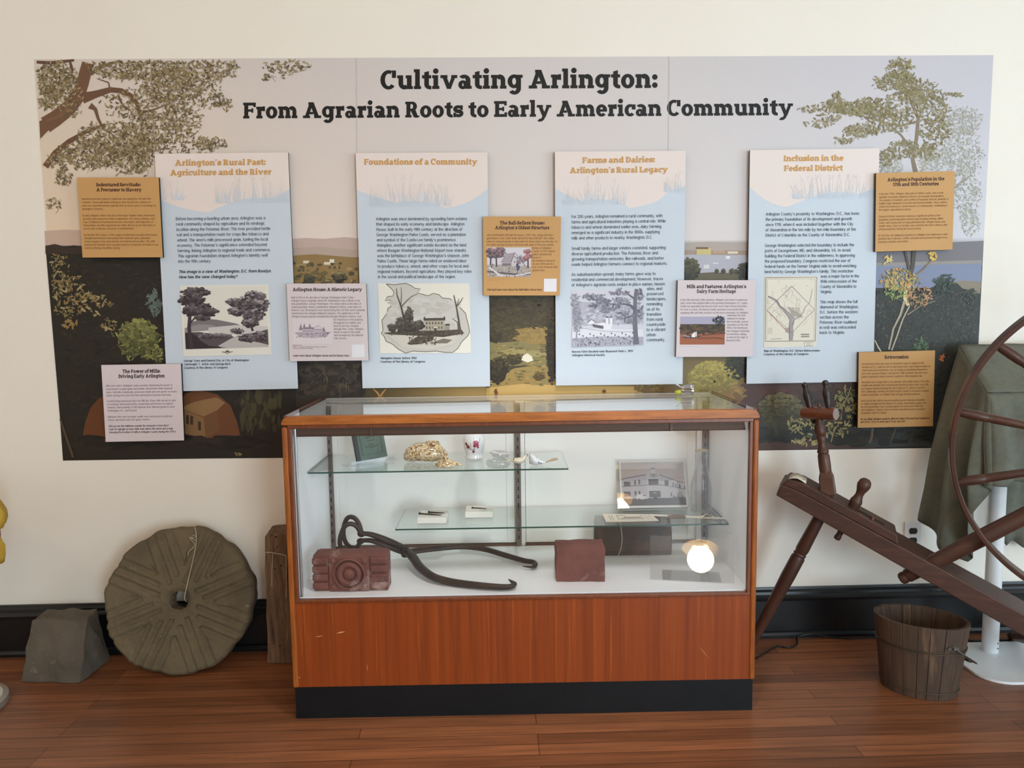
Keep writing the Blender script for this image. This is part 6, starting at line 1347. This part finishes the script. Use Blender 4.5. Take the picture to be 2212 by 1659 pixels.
b.tube(smooth_path([Vector(p) for p in ((.058, yy, .245), (.045, yy-.003, .24), (.05, yy-.004, .228), (.06, yy-.003, .222), (.058, yy, .19))]), .0011, 6); b.obj('string', M_str, t, 60)
# weathered post
M_post = mat('weathered_timber', (134, 104, 78), .9, col2=(96, 72, 54), scale=4, stretch=(14, 14, 1.6), bump=.5, bscale=14, col3=(70, 48, 36), scale3=5, lo3=.58, hi3=.7)
M_hole = mat('nail_hole', (14, 11, 9), 1.)
p = WZ(583, 1425); px1 = -.905
t = thing('timber_post', 'short weathered wooden post with string standing against the end of the case', 'post', (-.97, -.14, 0))
c = Vector((-.97, -.14, 0)); zt = W(575, 1152, -.17).z; xl = W(571, 1160, -.18).x; bl = WZ(584, 1424); 
hull_block('body', M_post, t, [q-c for q in (Vector((bl.x, -.155, 0)), Vector((-.915, -.160, 0)), Vector((-.915, -.075, 0)), Vector((bl.x, -.07, 0)), Vector((xl, -.185, zt-.01)), Vector((-.908, -.185, zt+.004)), Vector((-.908, -.10, zt+.02)), Vector((xl+.006, -.10, zt+.012)))], 7, .0035, .06, 5)
b = MB()
for x, y in ((596, 1160), (599, 1182), (594, 1228), (607, 1222), (600, 1340), (615, 1300), (605, 1395)):
    q = W(x, y, -.186+.028*max(0, (y-1152)/270))-c; b.ball(q, .0035, 8, 0, (1, .6, 1))
b.obj('nail_hole', M_hole, t)
b = MB()
def on_post(x, y): return W(x, y, -.1885+.03*max(0, (y-1152)/270))-c
b.tube([on_post(570, 1193)+Vector((-.001, .03, 0)), on_post(570.5, 1193), on_post(588, 1193.5), on_post(592, 1194.5), on_post(606, 1197.5), on_post(618, 1200)], .0014, 6)
b.tube([on_post(592, 1194.5)+Vector((0, -.001, 0)), on_post(589.5, 1198)+Vector((0, -.002, 0)), on_post(588, 1230)+Vector((0, -.002, 0)), on_post(587.5, 1266)+Vector((0, -.001, 0))], .0013, 6)
b.tube([on_post(618, 1200)+Vector((0, -.001, 0)), on_post(619, 1240)+Vector((0, -.002, 0)), on_post(618.5, 1292)+Vector((0, -.002, 0))], .0013, 6); b.obj('string', M_str, t, 60)
# costume on a round-footed stand, only its edge in view
M_disc = mat('stand_foot_metal', (166, 156, 146), .35, metal=.5); M_disc2 = mat('stand_foot_pad', (206, 200, 192), .4); M_yel = mat('yellow_cloth', (206, 170, 62), .8, col2=(184, 140, 40), scale=30, stretch=(1, 1, .2)); M_sash = mat('red_sash', (132, 28, 34), .7)
cc = Vector((-2.015, -.44, 0)); t = thing('costume_stand', 'yellow costume with a red sash on a round-footed stand at the edge of view', 'costume', cc)
b = MB(); b.lathe([(0, .160), (.012, .162), (.022, .159), (.024, .145), (.024, .0)], (0, 0, 0), (0, 0, 1), 48); b.obj('foot', M_disc, t, 40)
b = MB(); b.lathe([(.0245, .142), (.0275, .141), (.0285, .115), (.0285, .0)], (0, 0, 0), (0, 0, 1), 48); b.obj('foot_pad', M_disc2, t, 40)
b = MB(); b.lathe([(.02, .014), (.62, .014)], (0, 0, 0), (0, 0, 1), 16); b.obj('pole', M_disc, t, 40)
b = MB(); rows = []
for z, r in ((.515, .190), (.54, .196), (.575, .198), (.590, .190), (.602, .184)): rows.append([((r+.008*math.sin(9*a))*math.cos(a), (r*.7+.008*math.sin(9*a))*math.sin(a), z) for a in [2*math.pi*k/60 for k in range(60)]])
b.grid(rows, 0, True); b.obj('skirt_hem', M_yel, t, 60, solid=.003)
b = MB(); b.lathe([(.595, .186), (.60, .189), (.628, .189), (.633, .185)], (0, 0, 0), (0, 0, 1), 48, 0, .7); b.obj('sash', M_sash, t, 60)
b = MB(); rows = []
for z, r in ((.628, .18), (.64, .203), (.665, .212), (.69, .210), (.71, .200), (.735, .186), (.76, .16), (.78, .09)): rows.append([((r+.006*math.sin(14*a))*math.cos(a), (r*.7+.006*math.sin(14*a))*math.sin(a), z) for a in [2*math.pi*k/70 for k in range(70)]])
b.grid(rows, 0, True); b.poly(rows[-1]); b.obj('bodice', M_yel, t, 60)

# ---------------------------------------------------------------- spinning wheel, bucket, draped stand on the window side
R_ = random.Random(51)
M_wheel = mat('dark_turned_oak', (84, 53, 41), .42, col2=(66, 43, 34), scale=5, stretch=(1, 1, 1), bump=.06, coat=.08, spec=.35, col3=(100, 66, 50), scale3=4, lo3=.55, hi3=.72)
M_plank = mat('wheel_bench_oak', (80, 51, 40), .5, col2=(68, 44, 35), scale=3, stretch=(2, 12, 12), bump=.08, spec=.4, col3=(92, 60, 46), scale3=5, lo3=.55, hi3=.75)
M_peg = mat('orange_worn_oak', (116, 62, 36), .4, col2=(76, 44, 32), scale=9, coat=.15); M_endgrain = mat('pale_end_grain', (150, 134, 128), .7)
HUB = Vector((1.884, -.80, .896)); WYAW = -.435; RIM = .556
E1 = Vector((math.cos(WYAW), math.sin(WYAW), 0)); NB = Vector((-math.sin(WYAW), math.cos(WYAW), 0))   # along the wheel, and away from the viewer
wm = Matrix((E1, NB, Vector((0, 0, 1)))).transposed().to_4x4(); wm.translation = Vector((HUB.x, HUB.y, 0)); wmi = wm.inverted()
t = thing('spinning_wheel', 'large dark wooden spinning wheel with a slanting bench and turned legs', 'spinning wheel', mx=wm); bpy.context.view_layer.update()
def WP(px, py, off):                                # a photo point on the plane parallel to the wheel, off metres behind it; wheel coordinates
    d = wmi.to_3x3() @ ray(px, py); c = wmi @ CAM; return c+d*((off-c.y)/d.y)
hub = Vector((0, 0, HUB.z)); TL_ = .093
e2 = Vector((0, -math.sin(TL_), math.cos(TL_))); ax = Vector((1, 0, 0)).cross(e2); ax = ax if ax.y > 0 else -ax
def on_wheel(a, r, d=0): return hub+Vector((1, 0, 0))*(r*math.cos(a))+e2*(r*math.sin(a))+ax*d
b = MB(); NS = 160
prof = [(RIM, 0), (RIM, .052), (RIM-.016, .052), (RIM-.016, 0)]
rows = [[on_wheel(2*math.pi*k/NS, r, d) for r, d in prof] for k in range(NS)]; rows.append(rows[0]); b.grid(rows, 0, True)
b.obj('rim', M_wheel, t, 40, bevel=.003)
NSP = 14
for k in range(NSP):
    if k == 3: continue                              # one spoke is missing
    a = math.pi-math.radians(36.8)+k*2*math.pi/NSP
    p0, p1 = on_wheel(a, RIM-.012, .02), on_wheel(a, .05, .02); b = MB()
    b.lathe([(0, .0125), (.02, .0155), (.05, .0165), (.082, .0155), (.086, .0135), (.090, .0152), (.094, .0135), (.098, .0148), (.18, .0135), (.30, .011), (.40, .013), (.46, .016), (.492, .014)], p0, p1, 16); b.obj('spoke', M_wheel, t, 50)
b = MB(); b.lathe([(-.07, .02), (-.06, .045), (-.03, .05), (-.028, .056), (.028, .056), (.03, .05), (.06, .045), (.07, .02)], hub+ax*.02, hub+ax*1.02, 28); b.obj('hub', M_wheel, t, 40)
b = MB(); b.lathe([(-.12, .011), (.16, .011)], hub+ax*.02, hub+ax*1.02, 14); b.obj('axle', mat('iron_axle', (50, 46, 44), .4, metal=.6), t, 40)
OB = .125; BW = .19                                            # bench centre line behind the wheel
bw = .19; of = OB-.065
front = [(1676, 1070), (1689, 1047), (1728, 1063), (1940, 1178), (2212, 1328), (2420, 1443), (2420, 1494)]
P3 = [WP(x, y, of) for x, y in front]
# bottom edge kept straight from the head to the low end
b = MB(); b.prism(P3, (0, bw, 0)); b.obj('bench', M_plank, t, bevel=.004, seg=2)
blk = [(1689, 1046.5), (1703, 1036), (1733, 1043), (1938, 1155.5), (1941, 1178), (1728, 1063)]
b = MB(); b.prism([WP(x, y, of+.004) for x, y in blk], (0, .135, 0)); b.obj('slide_block', M_plank, t, bevel=.004, seg=2)
def top_at(px):                                      # a point on the block's upper face above a photo column, mid depth
    u = (px-1733)/(1938-1733); return WP(px, 1043+u*112.5, of+.004)
b = MB(); s0, s1 = top_at(1850), top_at(1912); up = Vector((0, 0, .0006))
b.prism([s0+Vector((0, .04, .0008)), s1+Vector((0, .04, .0008)), s1+Vector((0, .052, .0008)), s0+Vector((0, .052, .0008))], up); b.obj('slot', mat('slot_shadow_wood', (22, 15, 13), .9), t)
b = MB(); q = top_at(1884)+Vector((0, .02, -.004)); b.lathe([(0, .007), (.016, .006), (.018, .003)], q, q+Vector((.2, 0, 1)), 10); b.obj('peg', M_peg, t, 40)
# head post
pb = WP(1789, 1062, OB); pt_ = WP(1767, 893, OB); L = (pt_-pb).length
b = MB(); d = (pt_-pb).normalized(); x = Vector((0, 1, 0)); y = d.cross(x).normalized(); 
for (z0, z1, h0, h1) in ((-.01, .055, .027, .0255), (.055, .078, .0255, .0185)):
    lo = [pb+d*z0+x*(sx*h0)+y*(sy*h0) for sx, sy in ((-1, -1), (1, -1), (1, 1), (-1, 1))]; hi = [pb+d*z1+x*(sx*h1)+y*(sy*h1) for sx, sy in ((-1, -1), (1, -1), (1, 1), (-1, 1))]
    b.grid([lo, hi], 0, True); b.poly(lo[::-1]); b.poly(hi)
b.obj('head_post_foot', M_wheel, t, bevel=.004)
b = MB(); b.lathe([(.07, .0205), (.10, .0215), (.135, .0205), (.142, .0175), (.146, .020), (.152, .0205), (.157, .0175), (.170, .0135), (.19, .0145), (.205, .0172), (.208, .0155), (.213, .0185), (.225, .0208), (.24, .0185), (.262, .0128), (L-.012, .0115), (L, .012)], pb, pt_, 24); b.obj('head_post', M_wheel, t, 40)
cd_ = (wmi.to_3x3() @ Vector((.62, -.78, .06))).normalized(); cc_ = WP(1769, 893, OB)
b = MB(); b.lathe([(-.062, .0215), (-.058, .0235), (.060, .0235), (.064, .0225)], cc_, cc_+cd_, 24); b.obj('cross_bar', M_peg, t, 40)
b = MB(); b.lathe([(.0642, .0215), (.0652, .021), (.0652, .0005)], cc_, cc_+cd_, 24); b.obj('bar_end', M_endgrain, t)
for s_, x0, y0, x1, y1 in ((-1, 1752, 890, 1737, 826), (1, 1790, 884, 1782, 821)):
    o_ = (cd_*(s_*.036)); p0 = cc_+o_; offy = p0.y; p0 = WP(x0, y0, offy); p1 = WP(x1, y1, offy); l = (p1-p0).length
    b = MB(); b.lathe([(-.042, .006), (-.036, .0085), (-.02, .008), (0, .0085), (.012, .0095), (.03, .0125), (.036, .0115), (.05, .014), (.066, .0145), (l-.034, .0115), (l-.022, .008), (l-.018, .009), (l-.012, .011), (l-.004, .010), (l, .004)], p0, p1, 18); b.obj('maiden', mat('blackened_oak', (52, 38, 34), .38, col2=(40, 30, 28), scale=9), t, 40)
b = MB(); q = cc_+Vector((0, 0, .02)); b.lathe([(0, .006), (.016, .0055), (.018, .003)], q, q+Vector((0, 0, 1)), 10); b.obj('peg', M_peg, t, 40)
# tension knob
k0 = WP(1846, 1090, OB-.01); k1 = WP(1872, 1036, OB-.01); l = (k1-k0).length
b = MB(); b.lathe([(-.02, .018), (.0, .020), (.012, .0215), (.02, .020), (.026, .0165), (.04, .0135), (.054, .0155), (.068, .021), (.080, .0235), (l-.006, .0195), (l+.002, .011), (l+.004, .001)], k0, k1, 24); b.obj('tension_knob', M_wheel, t, 50)
# wheel post with its tail under the bench, tension tail, legs
ph = hub+Vector((0, OB, -.02)); p0 = WP(1946, 1251, OB); p0.y = OB; l = (ph-p0).length
dd = (ph-p0).normalized()
b = MB(); b.lathe([(-.004, .012), (0, .019), (.012, .022), (.020, .020), (.026, .024), (.05, .0245), (.10, .0245), (.125, .0265), (.3, .0285), (l-.1, .026), (l, .024)], p0, ph, 24); b.obj('wheel_post', M_wheel, t, 40)
q0, q1 = WP(1818, 1146, OB), WP(1805, 1168, OB); b = MB(); b.lathe([(-.02, .012), (.0, .012), (.018, .010), (.024, .0115), (.032, .0125), (.038, .010), (.04, .003)], q0, q1, 14); b.obj('tension_tail', M_wheel, t, 40)
def leg(top, foot, nm='leg'):
    l = (foot-top).length; b = MB(); b.lathe([(-.01, .020), (.0, .021), (.10*l, .0225), (.22*l, .024), (.245*l, .021), (.255*l, .0245), (.265*l, .0215), (.28*l, .0255), (.42*l, .026), (.7*l, .021), (l-.03, .017), (l-.004, .016), (l, .013)], top, foot, 20); b.obj(nm, M_wheel, t, 40)
f0 = wmi @ Vector((.86, -.165, .014)); leg(WP(1768, 1122, OB), f0)
f1 = WZ(2184, 1381); f1 = wmi @ Vector((f1.x, min(f1.y, -.085), .014)); leg(WP(2300, 1405, OB+.02)+Vector((0, .0, .02)), f1)
f2 = wmi @ Vector((1.93, -1.02, .014)); leg(WP(2380, 1430, OB-.03)+Vector((0, .0, .03)), f2)
# paper tag resting on the bench head
M_paper = mat('tag_paper', (222, 212, 190), .75)
q = wm @ (WP(1715, 1040, of+.05)); tg = thing('paper_tag', 'curled paper tag lying on the high end of the spinning wheel bench', 'tag', q); bpy.context.view_layer.update()
b = MB(); rows = []
for j in range(3):
    off = of+.006+j*.045; pts = [(1703, 1036.2), (1712, 1035.6), (1722, 1036.5), (1732, 1040.5), (1741, 1044.8)]
    rows.append([wm @ (WP(x, y, of+.004)+Vector((0, off-of-.004, .0015+.004*math.sin(i*.9)))) - q for i, (x, y) in enumerate(pts)])
b.grid(rows); b.obj('paper', M_paper, tg, 60, solid=.0008)
b = MB(); m0 = (rows[1][3]+rows[0][3])/2+Vector((0, 0, .0012)); b.prism([m0, m0+Vector((.012, .002, -.005)), m0+Vector((.010, .01, -.004)), m0+Vector((-.001, .008, .0))], (0, 0, .0005)); b.obj('ink_mark', mat('faded_ink', (70, 62, 54), .8), tg)
# ---- oval wooden bucket
M_stave = mat('bucket_staves', (86, 64, 47), .72, col2=(60, 45, 36), scale=3, stretch=(9, 9, .8), bump=.2, bscale=10, col3=(120, 92, 66), scale3=3, lo3=.58, hi3=.75)
M_hoop = mat('bucket_wire', (86, 72, 58), .45, metal=.6); M_ear = mat('bucket_ear_iron', (110, 104, 96), .4, metal=.8)
bc = Vector((1.368, -.462, 0)); brz = math.radians(-29)
t = thing('bucket', 'oval wooden stave bucket with wire hoops and bail standing under the slanting bench', 'bucket', bc, brz); bpy.context.view_layer.update()
BH = .262; A0, A1_, C0, C1 = .122, .152, .090, .112
NSt = 20; Rr = random.Random(3)
def ov(a, z, ins=0): f = z/BH; return Vector(((A0+(A1_-A0)*f-ins)*math.cos(a), (C0+(C1-C0)*f-ins)*math.sin(a), z))
ang = [0]; 
for k in range(NSt): ang.append(ang[-1]+Rr.uniform(.75, 1.3))
ang = [a/ang[-1]*2*math.pi for a in ang]
for k in range(NSt):
    b = MB(); a0, a1 = ang[k]+.004, ang[k+1]-.004; n = 4; zt = BH+Rr.uniform(-.0015, .0015); ro = Rr.uniform(0, .0012)
    O = [[ov(a0+(a1-a0)*i/n, z, ro) for i in range(n+1)] for z in (.0, BH*.5, zt)]; I = [[ov(a0+(a1-a0)*i/n, z, .013) for i in range(n+1)] for z in (zt, BH*.5, .0)]
    b.grid(O+I+[O[0]]); 
    for i in (0, n): b.poly([O[0][i], O[1][i], O[2][i], I[0][i], I[1][i], I[2][i]])
    o = b.obj('stave', M_stave, t, 40, bevel=.0012); o.data.transform(Matrix.Identity(4))
b = MB(); lo = [ov(2*math.pi*k/40, .012, .0135) for k in range(40)]; b.prism(lo, (0, 0, .012)); b.obj('bottom', M_stave, t)
for z in (.026, .172, .178):
    b = MB(); b.tube([ov(2*math.pi*k/60, z, -.0012) for k in range(60)], .002, 8, 0, True); b.obj('hoop', M_hoop, t, 60)
aE = -math.radians(48)
for s_ in (0, 1):
    a = aE if s_ == 0 else aE+math.pi; e = ov(a, .197, -.003); rn = Vector((math.cos(a)/A1_, math.sin(a)/C1, 0)).normalized(); tn = Vector((-rn.y, rn.x, 0))
    b = MB(); b.prism([e+tn*x+Vector((0, 0, z))-rn*.002 for x, z in ((-.022, 0), (-.017, .006), (-.008, .006), (0, .012), (.008, .006), (.017, .006), (.022, 0), (.017, -.006), (.008, -.006), (0, -.012), (-.008, -.006), (-.017, -.006))], rn*.003); b.ball(e+rn*.004, .006); b.obj('ear', M_ear, t, 40)
eA = ov(aE, .197, -.006); eB = ov(aE+math.pi, .197, -.006); h = [eA+Vector((0, 0, .004))]
for k in range(1, 24):
    f = k/24; a = aE+math.pi*f; q = ov(a, .10, -.018-.03*math.sin(math.pi*f)); q.z = .2-.10*math.sin(math.pi*f); h.append(q)
h.append(eB+Vector((0, 0, .004)))
b = MB(); b.tube(h, .0023, 8); b.obj('bail', M_ear, t, 60)
b = MB(); b.tube(h[10:15], .0075, 12); b.obj('grip', mat('bail_grip', (92, 84, 76), .5), t, 60)
# ---- white pedestal with a slanted top, and its olive cloth
M_ped = mat('white_enamel', (236, 238, 240), .3); M_hole2 = mat('screw_dark', (30, 30, 32), .5)
pc = Vector((1.79, -.215, 0)); t = thing('display_pedestal', 'white pedestal stand with a round pole and flat rounded foot under the cloth', 'stand', pc)
b = MB(); x0, x1, y0, y1, r = -.17, .44, -.25, .075, .10; pts = []
for cx, cy2, a0 in ((x1-r, y1-.06, 0), (x0+.06, y1-.06, 90), (x0+r, y0+r, 180), (x1-r, y0+r, 270)):
    rr = .06 if cy2 > 0 else r
    for k in range(9): pts.append((cx+rr*math.cos(math.radians(a0+k*11.25)), cy2+rr*math.sin(math.radians(a0+k*11.25)), 0))
b.prism(pts, (0, 0, .010)); b.obj('foot', M_ped, t, bevel=.002)
b = MB(); b.lathe([(.010, .029), (1.035, .029)], (0, 0, 0), (0, 0, 1), 32); b.obj('pole', M_ped, t, 40)
b = MB()
for z in (.03, .05): b.lathe([(0, .0025), (.001, .0025)], (.012, -.027, z), (.02, -1, z), 8)
b.obj('screw_hole', M_hole2, t)
BLc, FLc = W(2072, 745, -.075), W(2133, 849, -.34)
b = MB(); zt0, zt1 = BLc.z-.006, FLc.z-.006
b.prism([(BLc.x+.02-pc.x, BLc.y-.01-pc.y, zt0-.012), (BLc.x+.55-pc.x, BLc.y-.01-pc.y, zt0-.012), (BLc.x+.55-pc.x, FLc.y+.01-pc.y, zt1-.012), (FLc.x+.03-pc.x, FLc.y+.01-pc.y, zt1-.012)], (0, 0, .010)); b.obj('slanted_top', M_ped, t)
M_cloth = mat('olive_linen', (116, 116, 102), .9, col2=(106, 107, 94), scale=50, bump=.08, bscale=500)
cl = thing('draped_cloth', 'olive green cloth draped over the white pedestal, hanging in folds', 'cloth', (pc.x, pc.y-.02, BLc.z))
oc = Vector(cl.location)
BRc = Vector((BLc.x+.62, BLc.y, BLc.z)); FRc = Vector((BLc.x+.62, FLc.y, FLc.z))
b = MB(); rows = []
for i in range(13):
    v = i/12; l = BLc.lerp(FLc, v); r = BRc.lerp(FRc, v); rows.append([l.lerp(r, j/20)+Vector((0, 0, .0015*math.sin(j*1.3+i*.7)+(.004*math.exp(-((j/20-.09)*26)**2)*v))) for j in range(21)])
# front fall
def fall(tops, bots, n=22, amp=.0, k=1.0, bulge=0.):
    rows = []
    for i in range(n+1):
        v = i/n; row = []
        for j, (a, c) in enumerate(zip(tops, bots)):
            p = a.lerp(c, v); e = 1-(1-min(v*6, 1))**2; p = p+Vector((0, -.012*e if bulge >= 0 else 0, 0)); row.append(p)
        rows.append(row)
    return rows
NF = 40; tops = [FLc.lerp(FRc, j/NF) for j in range(NF+1)]; bots = []
for j in range(NF+1):
    u = j/NF; px = 2126+(u*.62)*640; yy = FLc.y-.030-.022*math.exp(-((u-.05)*14)**2)+.012*math.sin(u*38)*math.exp(-u*2)-.01
    q = W(min(px, 2300), 1040 if u > .06 else 1048, yy); q.x = FLc.x+(u*.64)+(-.012 if u < .03 else 0); bots.append(q)
front = fall(tops, bots)
for i, r_ in enumerate(front):
    v = i/22
    for j in range(len(r_)):
        u = j/NF; r_[j] = r_[j]+Vector((0, -(.022*math.exp(-((u-.055)*22)**2)-.016*math.exp(-((u-.12)*26)**2)+.010*math.exp(-((u-.3)*12)**2))*min(1, v*2.2), 0))
        if abs(v-.42) < .03: r_[j].y -= .0016
# side fall: from the high back corner round to the front corner, gathered in deep folds
side_top = []; side_bot = []; NSd = 60
hem = [(0, 1998, 1088, -.055), (.10, 1996, 1122, -.085), (.22, 2010, 1140, -.12), (.40, 2054, 1178, -.20), (.58, 2092, 1214, -.27), (.70, 2112, 1196, -.30), (.80, 2122, 1120, -.335), (.90, 2152, 1063, -.36), (1., 2126, 1050, -.39)]
def hem_at(u):
    for (a, x0, y0, d0), (c, x1, y1, d1) in zip(hem, hem[1:]):
        if u <= c: f = (u-a)/(c-a); return W(x0+(x1-x0)*f, y0+(y1-y0)*f, d0+(d1-d0)*f)
    return W(hem[-1][1], hem[-1][2], hem[-1][3])
for j in range(NSd+1):
    u = j/NSd; side_top.append(BLc.lerp(FLc, min(1, u*1.12))); side_bot.append(hem_at(u))
side = []
for i in range(27):
    v = i/26; row = []
    for j in range(NSd+1):
        u = j/NSd; p = side_top[j].lerp(side_bot[j], v); w = min(1, v*1.6)
        f = .034*(1+math.sin(u*17+.6))*w*(.35+.65*min(1, u*3))*(1 if u < .93 else .3)
        p += Vector((-f-.014*math.sin(math.pi*min(1, v*1.2))*.6, -f*.35, 0)); row.append(p)
    side.append(row)
strip = [[side[min(26, round(i*26/22))][-1], front[i][0]] for i in range(23)]
for r_ in (rows, front, side, strip):
    bb = MB(); bb.grid([[p-oc for p in q] for q in r_]); 
    bb.obj({id(rows): 'top_cloth', id(front): 'front_fall', id(side): 'side_fall', id(strip): 'corner_fold'}[id(r_)], M_cloth, cl, 80, solid=.002)
# far side fall, seen dark through the spokes
far = []
for i in range(15):
    v = i/14; row = []
    for j in range(25):
        u = j/24; a = Vector((BLc.x+.17+u*.4, -.062, BLc.z-.02)); c = W(2184-24*math.sin(math.pi*.5*min(1, u*3)) if u < .2 else 2160+u*120, 1034+148*min(1, u*5) if u < .2 else 1182+8*math.sin(u*14), -.10); c.y = -.064
        p = a.lerp(c, v); p.y += .007*math.sin(u*20)*v; row.append(p-oc)
    far.append(row)
bb = MB(); bb.grid(far); bb.obj('back_fall', M_cloth, cl, 80, solid=.002)
# ---- outlet and cords
M_plate = mat('outlet_plate', (232, 232, 230), .35); M_rec = mat('outlet_black', (26, 26, 30), .35)
q0, q1 = W(1952.5, 1127, 0), W(1989, 1172, 0); xc, zc = (q0.x+q1.x)/2, q0.z-.058
t = thing('wall_outlet', 'white plate with black sockets on the wall behind the slanting bench', 'outlet', (xc, 0, zc))
b = MB(); b.box(-.036, -.006, -.058, .036, 0, .058); b.obj('plate', M_plate, t, bevel=.003)
for s_ in (1, -1):
    b = MB(); b.prism([(.017*math.cos(a), -.0075, s_*.02+max(-.0125, min(.0125, .017*math.sin(a)))) for a in [2*math.pi*k/24 for k in range(24)]], (0, .003, 0)); b.obj('socket', M_rec, t)
M_cord = mat('black_cable', (16, 16, 18), .35)
def cord(label, pts, r=.0035):
    P = [p for p in pts]; t = thing('power_cord', label, 'cord', P[len(P)//2]); b = MB(); b.tube(smooth_path([p-P[len(P)//2] for p in P], 6), r, 8); b.obj('cable', M_cord, t, 60)
def fz(x, y, dz=.0045): q = WZ(x, y, dz); q.y = min(q.y, -.052); return q
cord('thin black cable snaking along the floor between case and bucket', [fz(1600, 1432), fz(1634, 1421), fz(1655, 1409), fz(1678, 1396), fz(1706, 1399), fz(1722, 1390), Vector((1.10, -.055, .012)), Vector((1.16, -.054, .022)), Vector((1.22, -.056, .010)), Vector((1.30, -.066, .0045)), Vector((1.40, -.062, .0045)), Vector((1.5, -.07, .0045))])
cord('black cable curving across the floor behind the white pedestal foot', [Vector((1.62, -.075, .0045)), Vector((1.75, -.07, .0045)), fz(2098, 1384), Vector((1.86, -.115, .0045)), Vector((1.92, -.118, .0045)), Vector((1.94, -.118, .0045)), Vector((1.955, -.115, .0045))])
